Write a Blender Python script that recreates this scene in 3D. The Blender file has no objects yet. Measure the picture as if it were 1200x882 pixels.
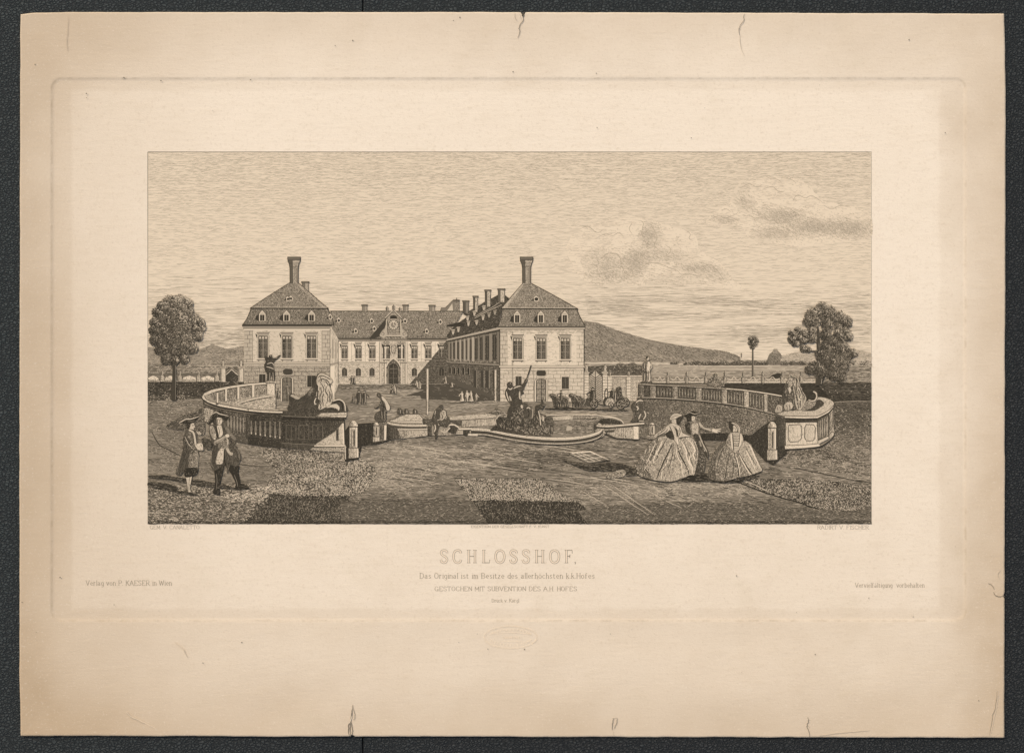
ILLUM = (1.12, 1.128, 1.178)
EXPOSURE = 0.75
# An old etching on a sheet of toned paper, lying on a board covered in black grained leather.
# Everything on the sheet is ink film built at its real size; one drawing unit = 0.5 mm on the sheet.
import bpy, math, random
import numpy as np

rng = np.random.default_rng(7)
random.seed(7)
U = 0.0005
CX, CY = 600.0, 441.0
scene = bpy.context.scene
COL = scene.collection

# ------------------------------------------------------------------ materials
def srgb2lin(c):
    c = np.asarray(c, float) / 255.0
    return np.where(c <= 0.04045, c / 12.92, ((c + 0.055) / 1.055) ** 2.4)

ILL = np.array(ILLUM)                      # light reaching the sheet, so albedo = tone / light
def albedo(rgb):
    return tuple(np.clip(srgb2lin(rgb) / ILL, 0.0, 0.9))

PLATE = np.array([233, 212, 183.0])         # bare paper inside the plate, with its film of plate tone
INK = np.array([46, 41, 32.0])              # warm black printing ink
NT = 48
INKS = []
def make_inks():
    for i in range(NT + 1):
        t = i / NT
        m = bpy.data.materials.new('etching_ink')
        m.use_nodes = True
        b = m.node_tree.nodes['Principled BSDF']
        c = albedo(PLATE * (1 - t) + INK * t)
        b.inputs['Base Color'].default_value = (*c, 1)
        b.inputs['Roughness'].default_value = 0.85
        b.inputs['Specular IOR Level'].default_value = 0.12
        INKS.append(m)
make_inks()

# ------------------------------------------------------------------ noise and shapes
def vnoise(x, y, seed=0):
    xi = np.floor(x).astype(np.int64); yi = np.floor(y).astype(np.int64)
    fx = x - xi; fy = y - yi
    fx = fx * fx * (3 - 2 * fx); fy = fy * fy * (3 - 2 * fy)
    def h(a, b):
        n = (a * 374761393 + b * 668265263 + seed * 974634777) & 0x7fffffff
        n = ((n ^ (n >> 13)) * 1274126177) & 0x7fffffff
        return ((n ^ (n >> 16)) & 0xffff) / 65535.0
    return (h(xi, yi) * (1 - fx) + h(xi + 1, yi) * fx) * (1 - fy) + (h(xi, yi + 1) * (1 - fx) + h(xi + 1, yi + 1) * fx) * fy

def fbm(x, y, seed=0):
    return 0.55 * vnoise(x, y, seed) + 0.3 * vnoise(x * 2.1, y * 2.1, seed + 1) + 0.15 * vnoise(x * 4.3, y * 4.3, seed + 2)

def noise(sx, sy, lo=0.3, hi=0.7, seed=0):
    """a field that swings between 0 and 1 in patches of about sx by sy"""
    return lambda x, y: np.clip((fbm(x / sx, y / sy, seed) - lo) / (hi - lo), 0, 1)

def blobs(lst, base=0.0):
    """sum of soft spots (cx, cy, rx, ry, strength)"""
    def f(x, y):
        r = np.full(np.shape(x), base, float)
        for cx, cy, rx, ry, s in lst:
            r = r + s * np.exp(-((x - cx) / rx) ** 2 - ((y - cy) / ry) ** 2)
        return np.clip(r, 0, 1)
    return f

def smooth(pts, closed=False, n=5):
    p = [np.array(q, float) for q in pts]
    m = len(p)
    out = []
    for i in range(m if closed else m - 1):
        a = p[(i - 1) % m] if closed or i > 0 else p[0]
        b = p[i]; c = p[(i + 1) % m]
        d = p[(i + 2) % m] if closed or i + 2 < m else p[-1]
        for k in range(n):
            t = k / n
            out.append(0.5 * (2 * b + (c - a) * t + (2 * a - 5 * b + 4 * c - d) * t * t + (3 * b - a - 3 * c + d) * t ** 3))
    if not closed: out.append(p[-1])
    return [tuple(q) for q in out]

def rect(x0, y0, x1, y1): return [(x0, y0), (x1, y0), (x1, y1), (x0, y1)]
def ell(cx, cy, rx, ry, n=18, a0=0.0, a1=360.0):
    full = abs(a1 - a0) >= 360
    k = n if full else n + 1
    return [(cx + rx * math.cos(math.radians(a0 + (a1 - a0) * i / n)), cy + ry * math.sin(math.radians(a0 + (a1 - a0) * i / n))) for i in range(k)]
def zoomed(x0, y0, s): return lambda pts: [(x0 + a / s, y0 + b / s) for a, b in pts]

def inside(poly, x, y):
    r = np.zeros(x.shape, bool)
    n = len(poly)
    for i in range(n):
        x0, y0 = poly[i]; x1, y1 = poly[(i + 1) % n]
        if y0 == y1: continue
        c = ((y0 > y) != (y1 > y)) & (x < (x1 - x0) * (y - y0) / (y1 - y0) + x0)
        r ^= c
    return r

# ------------------------------------------------------------------ the ink film
LAYER = 8e-5
STEP = 1.2e-6
TOPZ = {}
TEX = 0
class Ink:
    """one printed thing: fills and etched strokes of ink, linked as ONE mesh object"""
    def __init__(s, name, parent=None, lay=0.0, label=None, group=None):
        s.name, s.parent, s.label, s.group = name, parent, label, group
        s.z = 2e-5 + lay * LAYER
        if parent is not None and parent.name in TOPZ: s.z = max(s.z, TOPZ[parent.name])
        s.k = 0
        s.V = []; s.nv = 0
        s.lo = []; s.sz = []; s.to = []
        s.ob = None
        s.tex = TEX
    def zz(s):
        s.k += 1
        return s.z + s.k * STEP
    def _add(s, xyz, loops, sizes, tones):
        s.V.append(xyz); s.lo.append(loops + s.nv); s.sz.append(sizes); s.to.append(tones)
        s.nv += len(xyz)
    def F(s, pts, t=0.0, rough=0.0):
        p = np.array(pts, float)
        if rough: p = p + rng.normal(0, rough, p.shape)
        a = np.sum(p[:, 0] * np.roll(p[:, 1], -1) - np.roll(p[:, 0], -1) * p[:, 1])
        if a > 0: p = p[::-1]                        # y points down on the sheet, so this faces up
        n = len(p)
        xyz = np.column_stack([p, np.full(n, s.zz())])
        s._add(xyz, np.arange(n), np.array([n]), np.array([t]))
        area = abs(a) / 2
        if s.tex and area > 5:
            s.tex, keep = 0, s.tex
            x0, x1 = p[:, 0].min(), p[:, 0].max(); w = max(x1 - x0, .1)
            an = float(rng.choice([55, 75, 95, 112]))
            keep_l = .3 if t <= .2 and area < 80 else 1.0          # faces, hands and highlights stay clear
            nz = noise(5, 6, .15, .75, int(rng.integers(1000)))
            s.H(p, an, .95, .42, min(t + .32, .99), (1, 3.6), .15, .2, lambda x, y: keep_l * np.clip((1.15 - 1.5 * (x - x0) / w) * .6 + .75 * (nz(x, y) - .3), 0, 1))
            s.G(p, int(area * (1.1 if t < .7 else .75)) + 4, (.7, 2.0), .42, max(t - (.40 if t < .7 else .30), .03), an, 35, lambda x, y: np.clip(-.1 + .65 * (x - x0) / w + .5 * (nz(x, y) - .45), 0, .7) * keep)
            if t < .45: s.O(p, .42, min(t + .55, .9), .05)
            s.tex = keep
        return s
    def R(s, x0, y0, x1, y1, t): return s.F(rect(x0, y0, x1, y1), t)
    def E(s, cx, cy, rx, ry, t): return s.F(ell(cx, cy, rx, ry), t)
    def _ribbons(s, P, Wd, t):
        """P (m,k,2) polylines, Wd (m,k) widths, t (m,) tones"""
        m, k, _ = P.shape
        if m == 0: return
        d = np.gradient(P, axis=1)
        nrm = np.stack([-d[..., 1], d[..., 0]], -1)
        nrm /= np.maximum(np.linalg.norm(nrm, axis=-1, keepdims=True), 1e-9)
        a = P + nrm * Wd[..., None] * 0.5; b = P - nrm * Wd[..., None] * 0.5
        z = s.zz() + rng.random((m, 1)) * STEP * 0.9
        z = np.repeat(z, k, 1)
        va = np.concatenate([a, z[..., None]], -1); vb = np.concatenate([b, z[..., None]], -1)
        xyz = np.concatenate([va, vb], 1).reshape(-1, 3)
        base = (np.arange(m) * 2 * k)[:, None]
        i = np.arange(k - 1)[None, :]
        q = np.stack([base + i, base + i + 1, base + k + i + 1, base + k + i], -1).reshape(-1, 4)
        s._add(xyz, q.ravel(), np.full(len(q), 4), np.repeat(np.broadcast_to(t, (m,)), k - 1))
    def S(s, pts, w=0.6, t=0.9, taper=0.6, sm=True, wob=0.0):
        p = np.array(smooth(pts) if sm and len(pts) > 2 else pts, float)
        if wob: p = p + rng.normal(0, wob, p.shape)
        u = np.linspace(-1, 1, len(p))
        wd = w * (1 - taper * np.abs(u) ** 3) if taper else np.full(len(p), w)
        s._ribbons(p[None], wd[None], np.array([t]))
        return s
    def O(s, pts, w=0.5, t=0.85, wob=0.0):
        return s.S(list(pts) + [pts[0]], w, t, 0, False, wob)
    def H(s, poly, ang=0.0, sp=1.2, w=0.5, t=0.85, L=(4, 10), gap=0.15, wob=0.18, field=None, vary=0.35):
        """etched hatching clipped to an outline"""
        a = math.radians(ang); ca, sa = math.cos(a), math.sin(a)
        p = np.array(poly, float)
        q = np.column_stack([p[:, 0] * ca + p[:, 1] * sa, -p[:, 0] * sa + p[:, 1] * ca])
        y0, y1 = q[:, 1].min(), q[:, 1].max()
        ys = np.arange(y0 + sp * rng.random(), y1, sp)
        if len(ys) == 0: return s
        ys = ys + rng.normal(0, sp * 0.12, len(ys))
        A = q; B = np.roll(q, -1, 0)
        x0s = []; x1s = []; yy = []
        for y in ys:
            c = (A[:, 1] > y) != (B[:, 1] > y)
            if not c.any(): continue
            xs = np.sort(A[c, 0] + (B[c, 0] - A[c, 0]) * (y - A[c, 1]) / (B[c, 1] - A[c, 1]))
            for i in range(0, len(xs) - 1, 2):
                x = xs[i] - rng.random() * L[0] * 0.5; e = xs[i + 1]
                while x < e:
                    l = L[0] + (L[1] - L[0]) * rng.random()
                    lo = max(x, xs[i]); hi = min(x + l, e)
                    if hi - lo > 0.25 and rng.random() > gap:
                        x0s.append(lo); x1s.append(hi); yy.append(y)
                    x += l + 0.2 + rng.random() * 0.6
        if not x0s: return s
        x0 = np.array(x0s); x1 = np.array(x1s); y = np.array(yy)
        m = len(x0)
        P = np.zeros((m, 4, 2))
        for j in range(4):
            P[:, j, 0] = x0 + (x1 - x0) * j / 3
            P[:, j, 1] = y + rng.normal(0, wob, m)
        G = np.stack([P[..., 0] * ca - P[..., 1] * sa, P[..., 0] * sa + P[..., 1] * ca], -1)
        ws = w * (1 + vary * (rng.random(m) * 2 - 1))
        if field is not None:
            mid = G[:, 1:3].mean(1)
            f = field(mid[:, 0], mid[:, 1])
            keep = rng.random(m) < f
            G = G[keep]; ws = (ws * (0.65 + 0.35 * f))[keep]
        prof = np.array([0.45, 1, 1, 0.35])
        s._ribbons(G, ws[:, None] * prof[None], np.array([t]))
        return s
    def G(s, poly, n, l=(1, 2.5), w=0.5, t=0.1, ang=0.0, jit=25.0, field=None, curl=0.3):
        """n short loose marks scattered inside an outline (grass, flecks, stipple)"""
        p = np.array(poly, float)
        a, b = p.min(0), p.max(0)
        x = a[0] + (b[0] - a[0]) * rng.random(n); y = a[1] + (b[1] - a[1]) * rng.random(n)
        k = inside(poly, x, y)
        if field is not None: k &= rng.random(n) < field(x, y)
        x, y = x[k], y[k]; m = len(x)
        if m == 0: return s
        an = np.radians(ang + rng.normal(0, jit, m)); ln = l[0] + (l[1] - l[0]) * rng.random(m)
        dx, dy = np.cos(an) * ln / 2, np.sin(an) * ln / 2
        c = rng.normal(0, curl, m)
        P = np.stack([np.stack([x - dx, y - dy], -1), np.stack([x - dy * c, y + dx * c], -1), np.stack([x + dx, y + dy], -1)], 1)
        wd = w * (0.6 + 0.8 * rng.random(m))
        s._ribbons(P, wd[:, None] * np.array([0.5, 1, 0.4])[None], np.array([t]))
        return s
    def B(s, lines, w=0.5, t=0.8, wob=0.1):
        """many straight strokes in one go"""
        if lines:
            P = np.array([[a, ((a[0] + b[0]) / 2, (a[1] + b[1]) / 2), b] for a, b in lines], float)
            P = P + rng.normal(0, wob, P.shape)
            s._ribbons(P, np.full(P.shape[:2], w) * np.array([.8, 1, .8]), np.array([t]))
        return s
    def build(s):
        if s.k > 90: print('steps', s.name, s.k, s.label)
        V = np.concatenate(s.V); Lp = np.concatenate(s.lo); Sz = np.concatenate(s.sz); T = np.concatenate(s.to)
        co = np.empty_like(V)
        co[:, 0] = (V[:, 0] - CX) * U; co[:, 1] = (CY - V[:, 1]) * U; co[:, 2] = V[:, 2] + PAPER_Z
        me = bpy.data.meshes.new(s.name)
        me.vertices.add(len(co)); me.vertices.foreach_set('co', co.ravel().astype(np.float32))
        me.loops.add(len(Lp)); me.loops.foreach_set('vertex_index', Lp.astype(np.int32))
        me.polygons.add(len(Sz))
        st = np.concatenate([[0], np.cumsum(Sz)[:-1]])
        me.polygons.foreach_set('loop_start', st.astype(np.int32))
        ti = np.clip(np.rint(T * NT), 0, NT).astype(int)
        used = sorted(set(ti.tolist()))
        for u in used: me.materials.append(INKS[u])
        lut = {u: i for i, u in enumerate(used)}
        me.polygons.foreach_set('material_index', np.array([lut[u] for u in ti], np.int32))
        me.update(calc_edges=True); me.validate()
        o = bpy.data.objects.new(s.name, me)
        COL.objects.link(o)
        if s.parent is not None: o.parent = s.parent
        if s.label: o['label'] = s.label
        if s.group: o['group'] = s.group
        s.ob = o
        TOPZ[o.name] = s.z + (s.k + 1) * STEP
        return o
PAPER_Z = 0.0012
# ------------------------------------------------------------------ node helpers
def nt_math(nt, op, a, b=None, c=None):
    n = nt.nodes.new('ShaderNodeMath'); n.operation = op
    for i, v in enumerate((a, b, c)):
        if v is None: continue
        if isinstance(v, (int, float)): n.inputs[i].default_value = v
        else: nt.links.new(v, n.inputs[i])
    return n.outputs[0]
def nt_noise(nt, vec, scale, detail=4, rough=0.55, stretch=None):
    if stretch:
        mp = nt.nodes.new('ShaderNodeMapping'); mp.inputs['Scale'].default_value = stretch
        nt.links.new(vec, mp.inputs['Vector']); vec = mp.outputs[0]
    n = nt.nodes.new('ShaderNodeTexNoise'); n.inputs['Scale'].default_value = scale
    n.inputs['Detail'].default_value = detail; n.inputs['Roughness'].default_value = rough
    nt.links.new(vec, n.inputs['Vector'])
    return n.outputs['Fac']
def nt_mix(nt, fac, a, b):
    n = nt.nodes.new('ShaderNodeMix'); n.data_type = 'RGBA'
    if isinstance(fac, (int, float)): n.inputs[0].default_value = fac
    else: nt.links.new(fac, n.inputs[0])
    for i, v in ((6, a), (7, b)):
        if isinstance(v, tuple): n.inputs[i].default_value = (*v, 1)
        else: nt.links.new(v, n.inputs[i])
    return n.outputs[2]
def nt_range(nt, v, a, b, c=0.0, d=1.0):
    n = nt.nodes.new('ShaderNodeMapRange'); n.interpolation_type = 'SMOOTHSTEP'
    nt.links.new(v, n.inputs[0])
    for i, q in enumerate((a, b, c, d)): n.inputs[i + 1].default_value = q
    return n.outputs[0]
def nt_box(nt, X, Y, x0, y0, x1, y1, r=0.0):
    """signed distance (drawing units) to a rectangle with corners rounded by r, negative inside"""
    dx = nt_math(nt, 'SUBTRACT', nt_math(nt, 'ABSOLUTE', nt_math(nt, 'SUBTRACT', X, (x0 + x1) / 2)), (x1 - x0) / 2 - r)
    dy = nt_math(nt, 'SUBTRACT', nt_math(nt, 'ABSOLUTE', nt_math(nt, 'SUBTRACT', Y, (y0 + y1) / 2)), (y1 - y0) / 2 - r)
    if not r: return nt_math(nt, 'MAXIMUM', dx, dy)
    ax = nt_math(nt, 'MAXIMUM', dx, 0.0); ay = nt_math(nt, 'MAXIMUM', dy, 0.0)
    h = nt_math(nt, 'SQRT', nt_math(nt, 'ADD', nt_math(nt, 'MULTIPLY', ax, ax), nt_math(nt, 'MULTIPLY', ay, ay)))
    return nt_math(nt, 'SUBTRACT', nt_math(nt, 'ADD', h, nt_math(nt, 'MINIMUM', nt_math(nt, 'MAXIMUM', dx, dy), 0.0)), r)

def paper_material():
    m = bpy.data.materials.new('toned_paper'); m.use_nodes = True
    nt = m.node_tree; b = nt.nodes['Principled BSDF']
    g = nt.nodes.new('ShaderNodeNewGeometry'); pos = g.outputs['Position']
    sp = nt.nodes.new('ShaderNodeSeparateXYZ'); nt.links.new(pos, sp.inputs[0])
    X = nt_math(nt, 'ADD', nt_math(nt, 'MULTIPLY', sp.outputs[0], 1 / U), CX)
    Y = nt_math(nt, 'ADD', nt_math(nt, 'MULTIPLY', sp.outputs[1], -1 / U), CY)
    big = nt_noise(nt, pos, 9, 3)
    mid = nt_noise(nt, pos, 45, 5, 0.6)
    fib = nt_noise(nt, pos, 260, 4, 0.6, (0.35, 1.6, 1))
    fine = nt_noise(nt, pos, 1500, 2)
    # the paper has browned inwards from its cut edges
    d = nt_box(nt, X, Y, 23, 14, 1177, 863)
    dn = nt_math(nt, 'ADD', d, nt_math(nt, 'MULTIPLY_ADD', big, 110, -55))
    edge = nt_range(nt, dn, -95, 8)
    # more so along both sides; low paints the light's falloff towards the bottom
    left = nt_range(nt, nt_math(nt, 'ADD', X, nt_math(nt, 'MULTIPLY_ADD', mid, 60, -30)), 20, 330, 1, 0)
    right = nt_range(nt, nt_math(nt, 'ADD', X, nt_math(nt, 'MULTIPLY_ADD', mid, 60, -30)), 1080, 1200, 0, 1)
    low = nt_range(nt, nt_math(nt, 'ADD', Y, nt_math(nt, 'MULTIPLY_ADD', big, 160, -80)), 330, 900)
    age_falloff = nt_math(nt, 'MINIMUM', nt_math(nt, 'ADD', nt_math(nt, 'ADD', nt_math(nt, 'MULTIPLY', edge, 0.28), nt_math(nt, 'MULTIPLY', left, 0.34)),
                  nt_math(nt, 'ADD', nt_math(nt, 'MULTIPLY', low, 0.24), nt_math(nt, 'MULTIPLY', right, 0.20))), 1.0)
    # a mount once covered all but the middle, which stayed paler
    w = nt_box(nt, nt_math(nt, 'ADD', X, nt_math(nt, 'MULTIPLY_ADD', mid, 8, -4)), nt_math(nt, 'ADD', Y, nt_math(nt, 'MULTIPLY_ADD', mid, 8, -4)), 84, 106, 1101, 713)
    outer = nt_range(nt, w, -3, 3)
    age_falloff = nt_math(nt, 'ADD', age_falloff, nt_math(nt, 'MULTIPLY', outer, 0.13))
    age_falloff = nt_math(nt, 'ADD', age_falloff, nt_math(nt, 'MULTIPLY_ADD', big, 0.14, -0.07))
    age_falloff = nt_math(nt, 'ADD', age_falloff, nt_math(nt, 'MULTIPLY_ADD', mid, 0.24, -0.12))
    n = nt.nodes.new('ShaderNodeClamp'); nt.links.new(age_falloff, n.inputs[0]); age_falloff = n.outputs[0]
    c = nt_mix(nt, age_falloff, albedo((244, 226, 202)), albedo((192, 167, 136)))
    # faint grey-green handling marks and cloudy foxing
    soil = nt_math(nt, 'MULTIPLY', nt_range(nt, nt_noise(nt, pos, 28, 6, 0.65), 0.54, 0.80), 0.22)
    c = nt_mix(nt, soil, c, albedo((206, 188, 156)))
    c = nt_mix(nt, nt_range(nt, fib, 0.48, 0.8, 0, 0.15), c, albedo((204, 180, 148)))
    grain = nt_noise(nt, pos, 620, 5, 0.75)
    c = nt_mix(nt, nt_range(nt, grain, 0.50, 0.72, 0, 0.34), c, albedo((200, 176, 146)))
    c = nt_mix(nt, nt_range(nt, nt_noise(nt, pos, 700, 3, 0.7), 0.56, 0.74, 0, 0.30), c, albedo((246, 230, 208)))
    # dirt caught in the step of the plate mark, broken along its length
    p = nt_math(nt, 'ABSOLUTE', nt_math(nt, 'SUBTRACT', nt_box(nt, X, Y, 62.5, 94.0, 1129.5, 725.0, 10.0), 1.9))
    line = nt_math(nt, 'MULTIPLY', nt_range(nt, p, 0.2, 2.2, 1, 0), nt_range(nt, nt_noise(nt, pos, 160, 6, 0.7), 0.42, 0.68, 0.04, 0.30))
    c = nt_mix(nt, line, c, albedo((150, 128, 98)))
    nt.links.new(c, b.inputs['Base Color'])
    b.inputs['Roughness'].default_value = 0.92
    b.inputs['Specular IOR Level'].default_value = 0.1
    bp = nt.nodes.new('ShaderNodeBump'); bp.inputs['Strength'].default_value = 0.6; bp.inputs['Distance'].default_value = 0.0003
    h = nt_math(nt, 'ADD', nt_math(nt, 'MULTIPLY', fib, 0.8), nt_math(nt, 'MULTIPLY', fine, 0.5))
    nt.links.new(h, bp.inputs['Height']); nt.links.new(bp.outputs[0], b.inputs['Normal'])
    return m

def leather_material():
    m = bpy.data.materials.new('black_grained_leather'); m.use_nodes = True
    nt = m.node_tree; b = nt.nodes['Principled BSDF']
    g = nt.nodes.new('ShaderNodeNewGeometry'); pos = g.outputs['Position']
    mp = nt.nodes.new('ShaderNodeMapping'); mp.inputs['Rotation'].default_value = (0, 0, 0.5); mp.inputs['Scale'].default_value = (1, 1.5, 1)
    wob = nt.nodes.new('ShaderNodeTexNoise'); wob.inputs['Scale'].default_value = 300
    nt.links.new(pos, wob.inputs['Vector'])
    va = nt.nodes.new('ShaderNodeVectorMath'); va.operation = 'MULTIPLY_ADD'; va.inputs[1].default_value = (0.0022, 0.0022, 0)
    nt.links.new(wob.outputs['Color'], va.inputs[0]); nt.links.new(pos, va.inputs[2])
    nt.links.new(va.outputs[0], mp.inputs['Vector'])
    v = nt.nodes.new('ShaderNodeTexVoronoi'); v.feature = 'DISTANCE_TO_EDGE'; v.inputs['Scale'].default_value = 500
    nt.links.new(mp.outputs[0], v.inputs['Vector'])
    v2 = nt.nodes.new('ShaderNodeTexVoronoi'); v2.inputs['Scale'].default_value = 500
    nt.links.new(mp.outputs[0], v2.inputs['Vector'])
    n1 = nt_noise(nt, pos, 900, 4, 0.6); n2 = nt_noise(nt, pos, 14, 3)
    peb = nt_range(nt, v.outputs[0], 0.0, 0.28)
    h = nt_math(nt, 'ADD', peb, nt_math(nt, 'MULTIPLY', n1, 0.6))
    sx = nt.nodes.new('ShaderNodeSeparateXYZ'); nt.links.new(pos, sx.inputs[0])
    # the board is a little lighter and greener to the upper left
    diag = nt_range(nt, nt_math(nt, 'ADD', sx.outputs[0], nt_math(nt, 'MULTIPLY', sx.outputs[1], -1.0)), -0.3, 0.35)
    c = nt_mix(nt, diag, albedo((60, 65, 63)), albedo((49, 48, 47)))
    c = nt_mix(nt, nt_math(nt, 'MULTIPLY', n2, 0.35), c, albedo((38, 41, 40)))
    c = nt_mix(nt, nt_range(nt, n1, 0.45, 0.72, 0, 0.7), c, albedo((82, 86, 84)))
    c = nt_mix(nt, nt_math(nt, 'SUBTRACT', 0.85, nt_math(nt, 'MULTIPLY', peb, 0.85)), c, albedo((24, 26, 25)))
    nt.links.new(c, b.inputs['Base Color'])
    b.inputs['Roughness'].default_value = 0.62
    b.inputs['Specular IOR Level'].default_value = 0.22
    bp = nt.nodes.new('ShaderNodeBump'); bp.inputs['Strength'].default_value = 0.7; bp.inputs['Distance'].default_value = 0.0006
    nt.links.new(h, bp.inputs['Height']); nt.links.new(bp.outputs[0], b.inputs['Normal'])
    return m

def wood_material():
    m = bpy.data.materials.new('oiled_oak'); m.use_nodes = True
    nt = m.node_tree; b = nt.nodes['Principled BSDF']
    g = nt.nodes.new('ShaderNodeNewGeometry')
    n = nt_noise(nt, g.outputs['Position'], 6, 8, 0.6, (0.6, 9, 1))
    nt.links.new(nt_mix(nt, n, (0.16, 0.09, 0.045), (0.30, 0.19, 0.10)), b.inputs['Base Color'])
    b.inputs['Roughness'].default_value = 0.5
    return m
def ground_material():
    m = bpy.data.materials.new('gravel'); m.use_nodes = True
    nt = m.node_tree; b = nt.nodes['Principled BSDF']
    g = nt.nodes.new('ShaderNodeNewGeometry')
    n = nt_noise(nt, g.outputs['Position'], 40, 8, 0.7)
    nt.links.new(nt_mix(nt, n, (0.16, 0.15, 0.13), (0.34, 0.31, 0.27)), b.inputs['Base Color'])
    b.inputs['Roughness'].default_value = 0.95
    return m

def mesh_obj(name, verts, faces, mat, parent=None):
    me = bpy.data.meshes.new(name); me.from_pydata(verts, [], faces); me.update()
    me.materials.append(mat)
    o = bpy.data.objects.new(name, me); COL.objects.link(o)
    if parent is not None: o.parent = parent
    return o
def empty(name, label, cat, loc=(0, 0, 0)):
    o = bpy.data.objects.new(name, None); COL.objects.link(o); o.location = loc
    o.empty_display_size = 0.02
    o['label'] = label; o['category'] = cat
    return o
def box_data(x0, y0, z0, x1, y1, z1, bev=0.0):
    b = bev
    ring = [(x0 + b, y0), (x1 - b, y0), (x1, y0 + b), (x1, y1 - b), (x1 - b, y1), (x0 + b, y1), (x0, y1 - b), (x0, y0 + b)]
    def inset(r, d):
        cx, cy = (x0 + x1) / 2, (y0 + y1) / 2
        return [(x - math.copysign(d, x - cx), y - math.copysign(d, y - cy)) for x, y in r]
    levels = [(inset(ring, b), z0), (ring, z0 + b), (ring, z1 - b), (inset(ring, b * 0.4), z1 - b * 0.25), (inset(ring, b * 1.2), z1)]
    vs = []; fs = []
    for r, z in levels: vs += [(x, y, z) for x, y in r]
    for l in range(len(levels) - 1):
        for i in range(8):
            j = (i + 1) % 8
            fs.append((l * 8 + i, l * 8 + j, l * 8 + 8 + j, l * 8 + 8 + i))
    fs.append(tuple(range((len(levels) - 1) * 8, len(levels) * 8))); fs.append(tuple(range(7, -1, -1)))
    return vs, fs

# ------------------------------------------------------------------ ground, table, leather board
def px(x): return (x - CX) * U
def py(y): return (CY - y) * U
TABLE_TOP = -0.006
g = mesh_obj('ground', [(-400, -400, -0.76), (400, -400, -0.76), (400, 400, -0.76), (-400, 400, -0.76)], [(0, 1, 2, 3)], ground_material()); g['kind'] = 'structure'
wood = wood_material()
table = empty('work_table', 'plain oak table carrying the leather board and the etching', 'table', (0, 0, -0.756))
tv, tf = box_data(-0.75, -0.5, 0.716, 0.75, 0.5, 0.75, 0.004)
mesh_obj('table_top', tv, tf, wood, table)
for sx in (-1, 1):
    for sy in (-1, 1):
        lv, lf = box_data(sx * 0.68 - 0.035, sy * 0.43 - 0.035, 0.0, sx * 0.68 + 0.035, sy * 0.43 + 0.035, 0.7155, 0.004)
        mesh_obj('leg', lv, lf, wood, table)
board = empty('leather_board', 'black grained leather board with a narrow seam, under the etching', 'leather board', (0, 0, TABLE_TOP))
lea = leather_material()
for x0, x1 in ((-150, 424.4), (425.6, 1350)):                     # two leather panels that meet in the seam
    v, f = box_data(px(x0), py(1010), 0.0005, px(x1), py(-130), 0.006, 0.0004)
    mesh_obj('leather_panel', v, f, lea, board)

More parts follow.
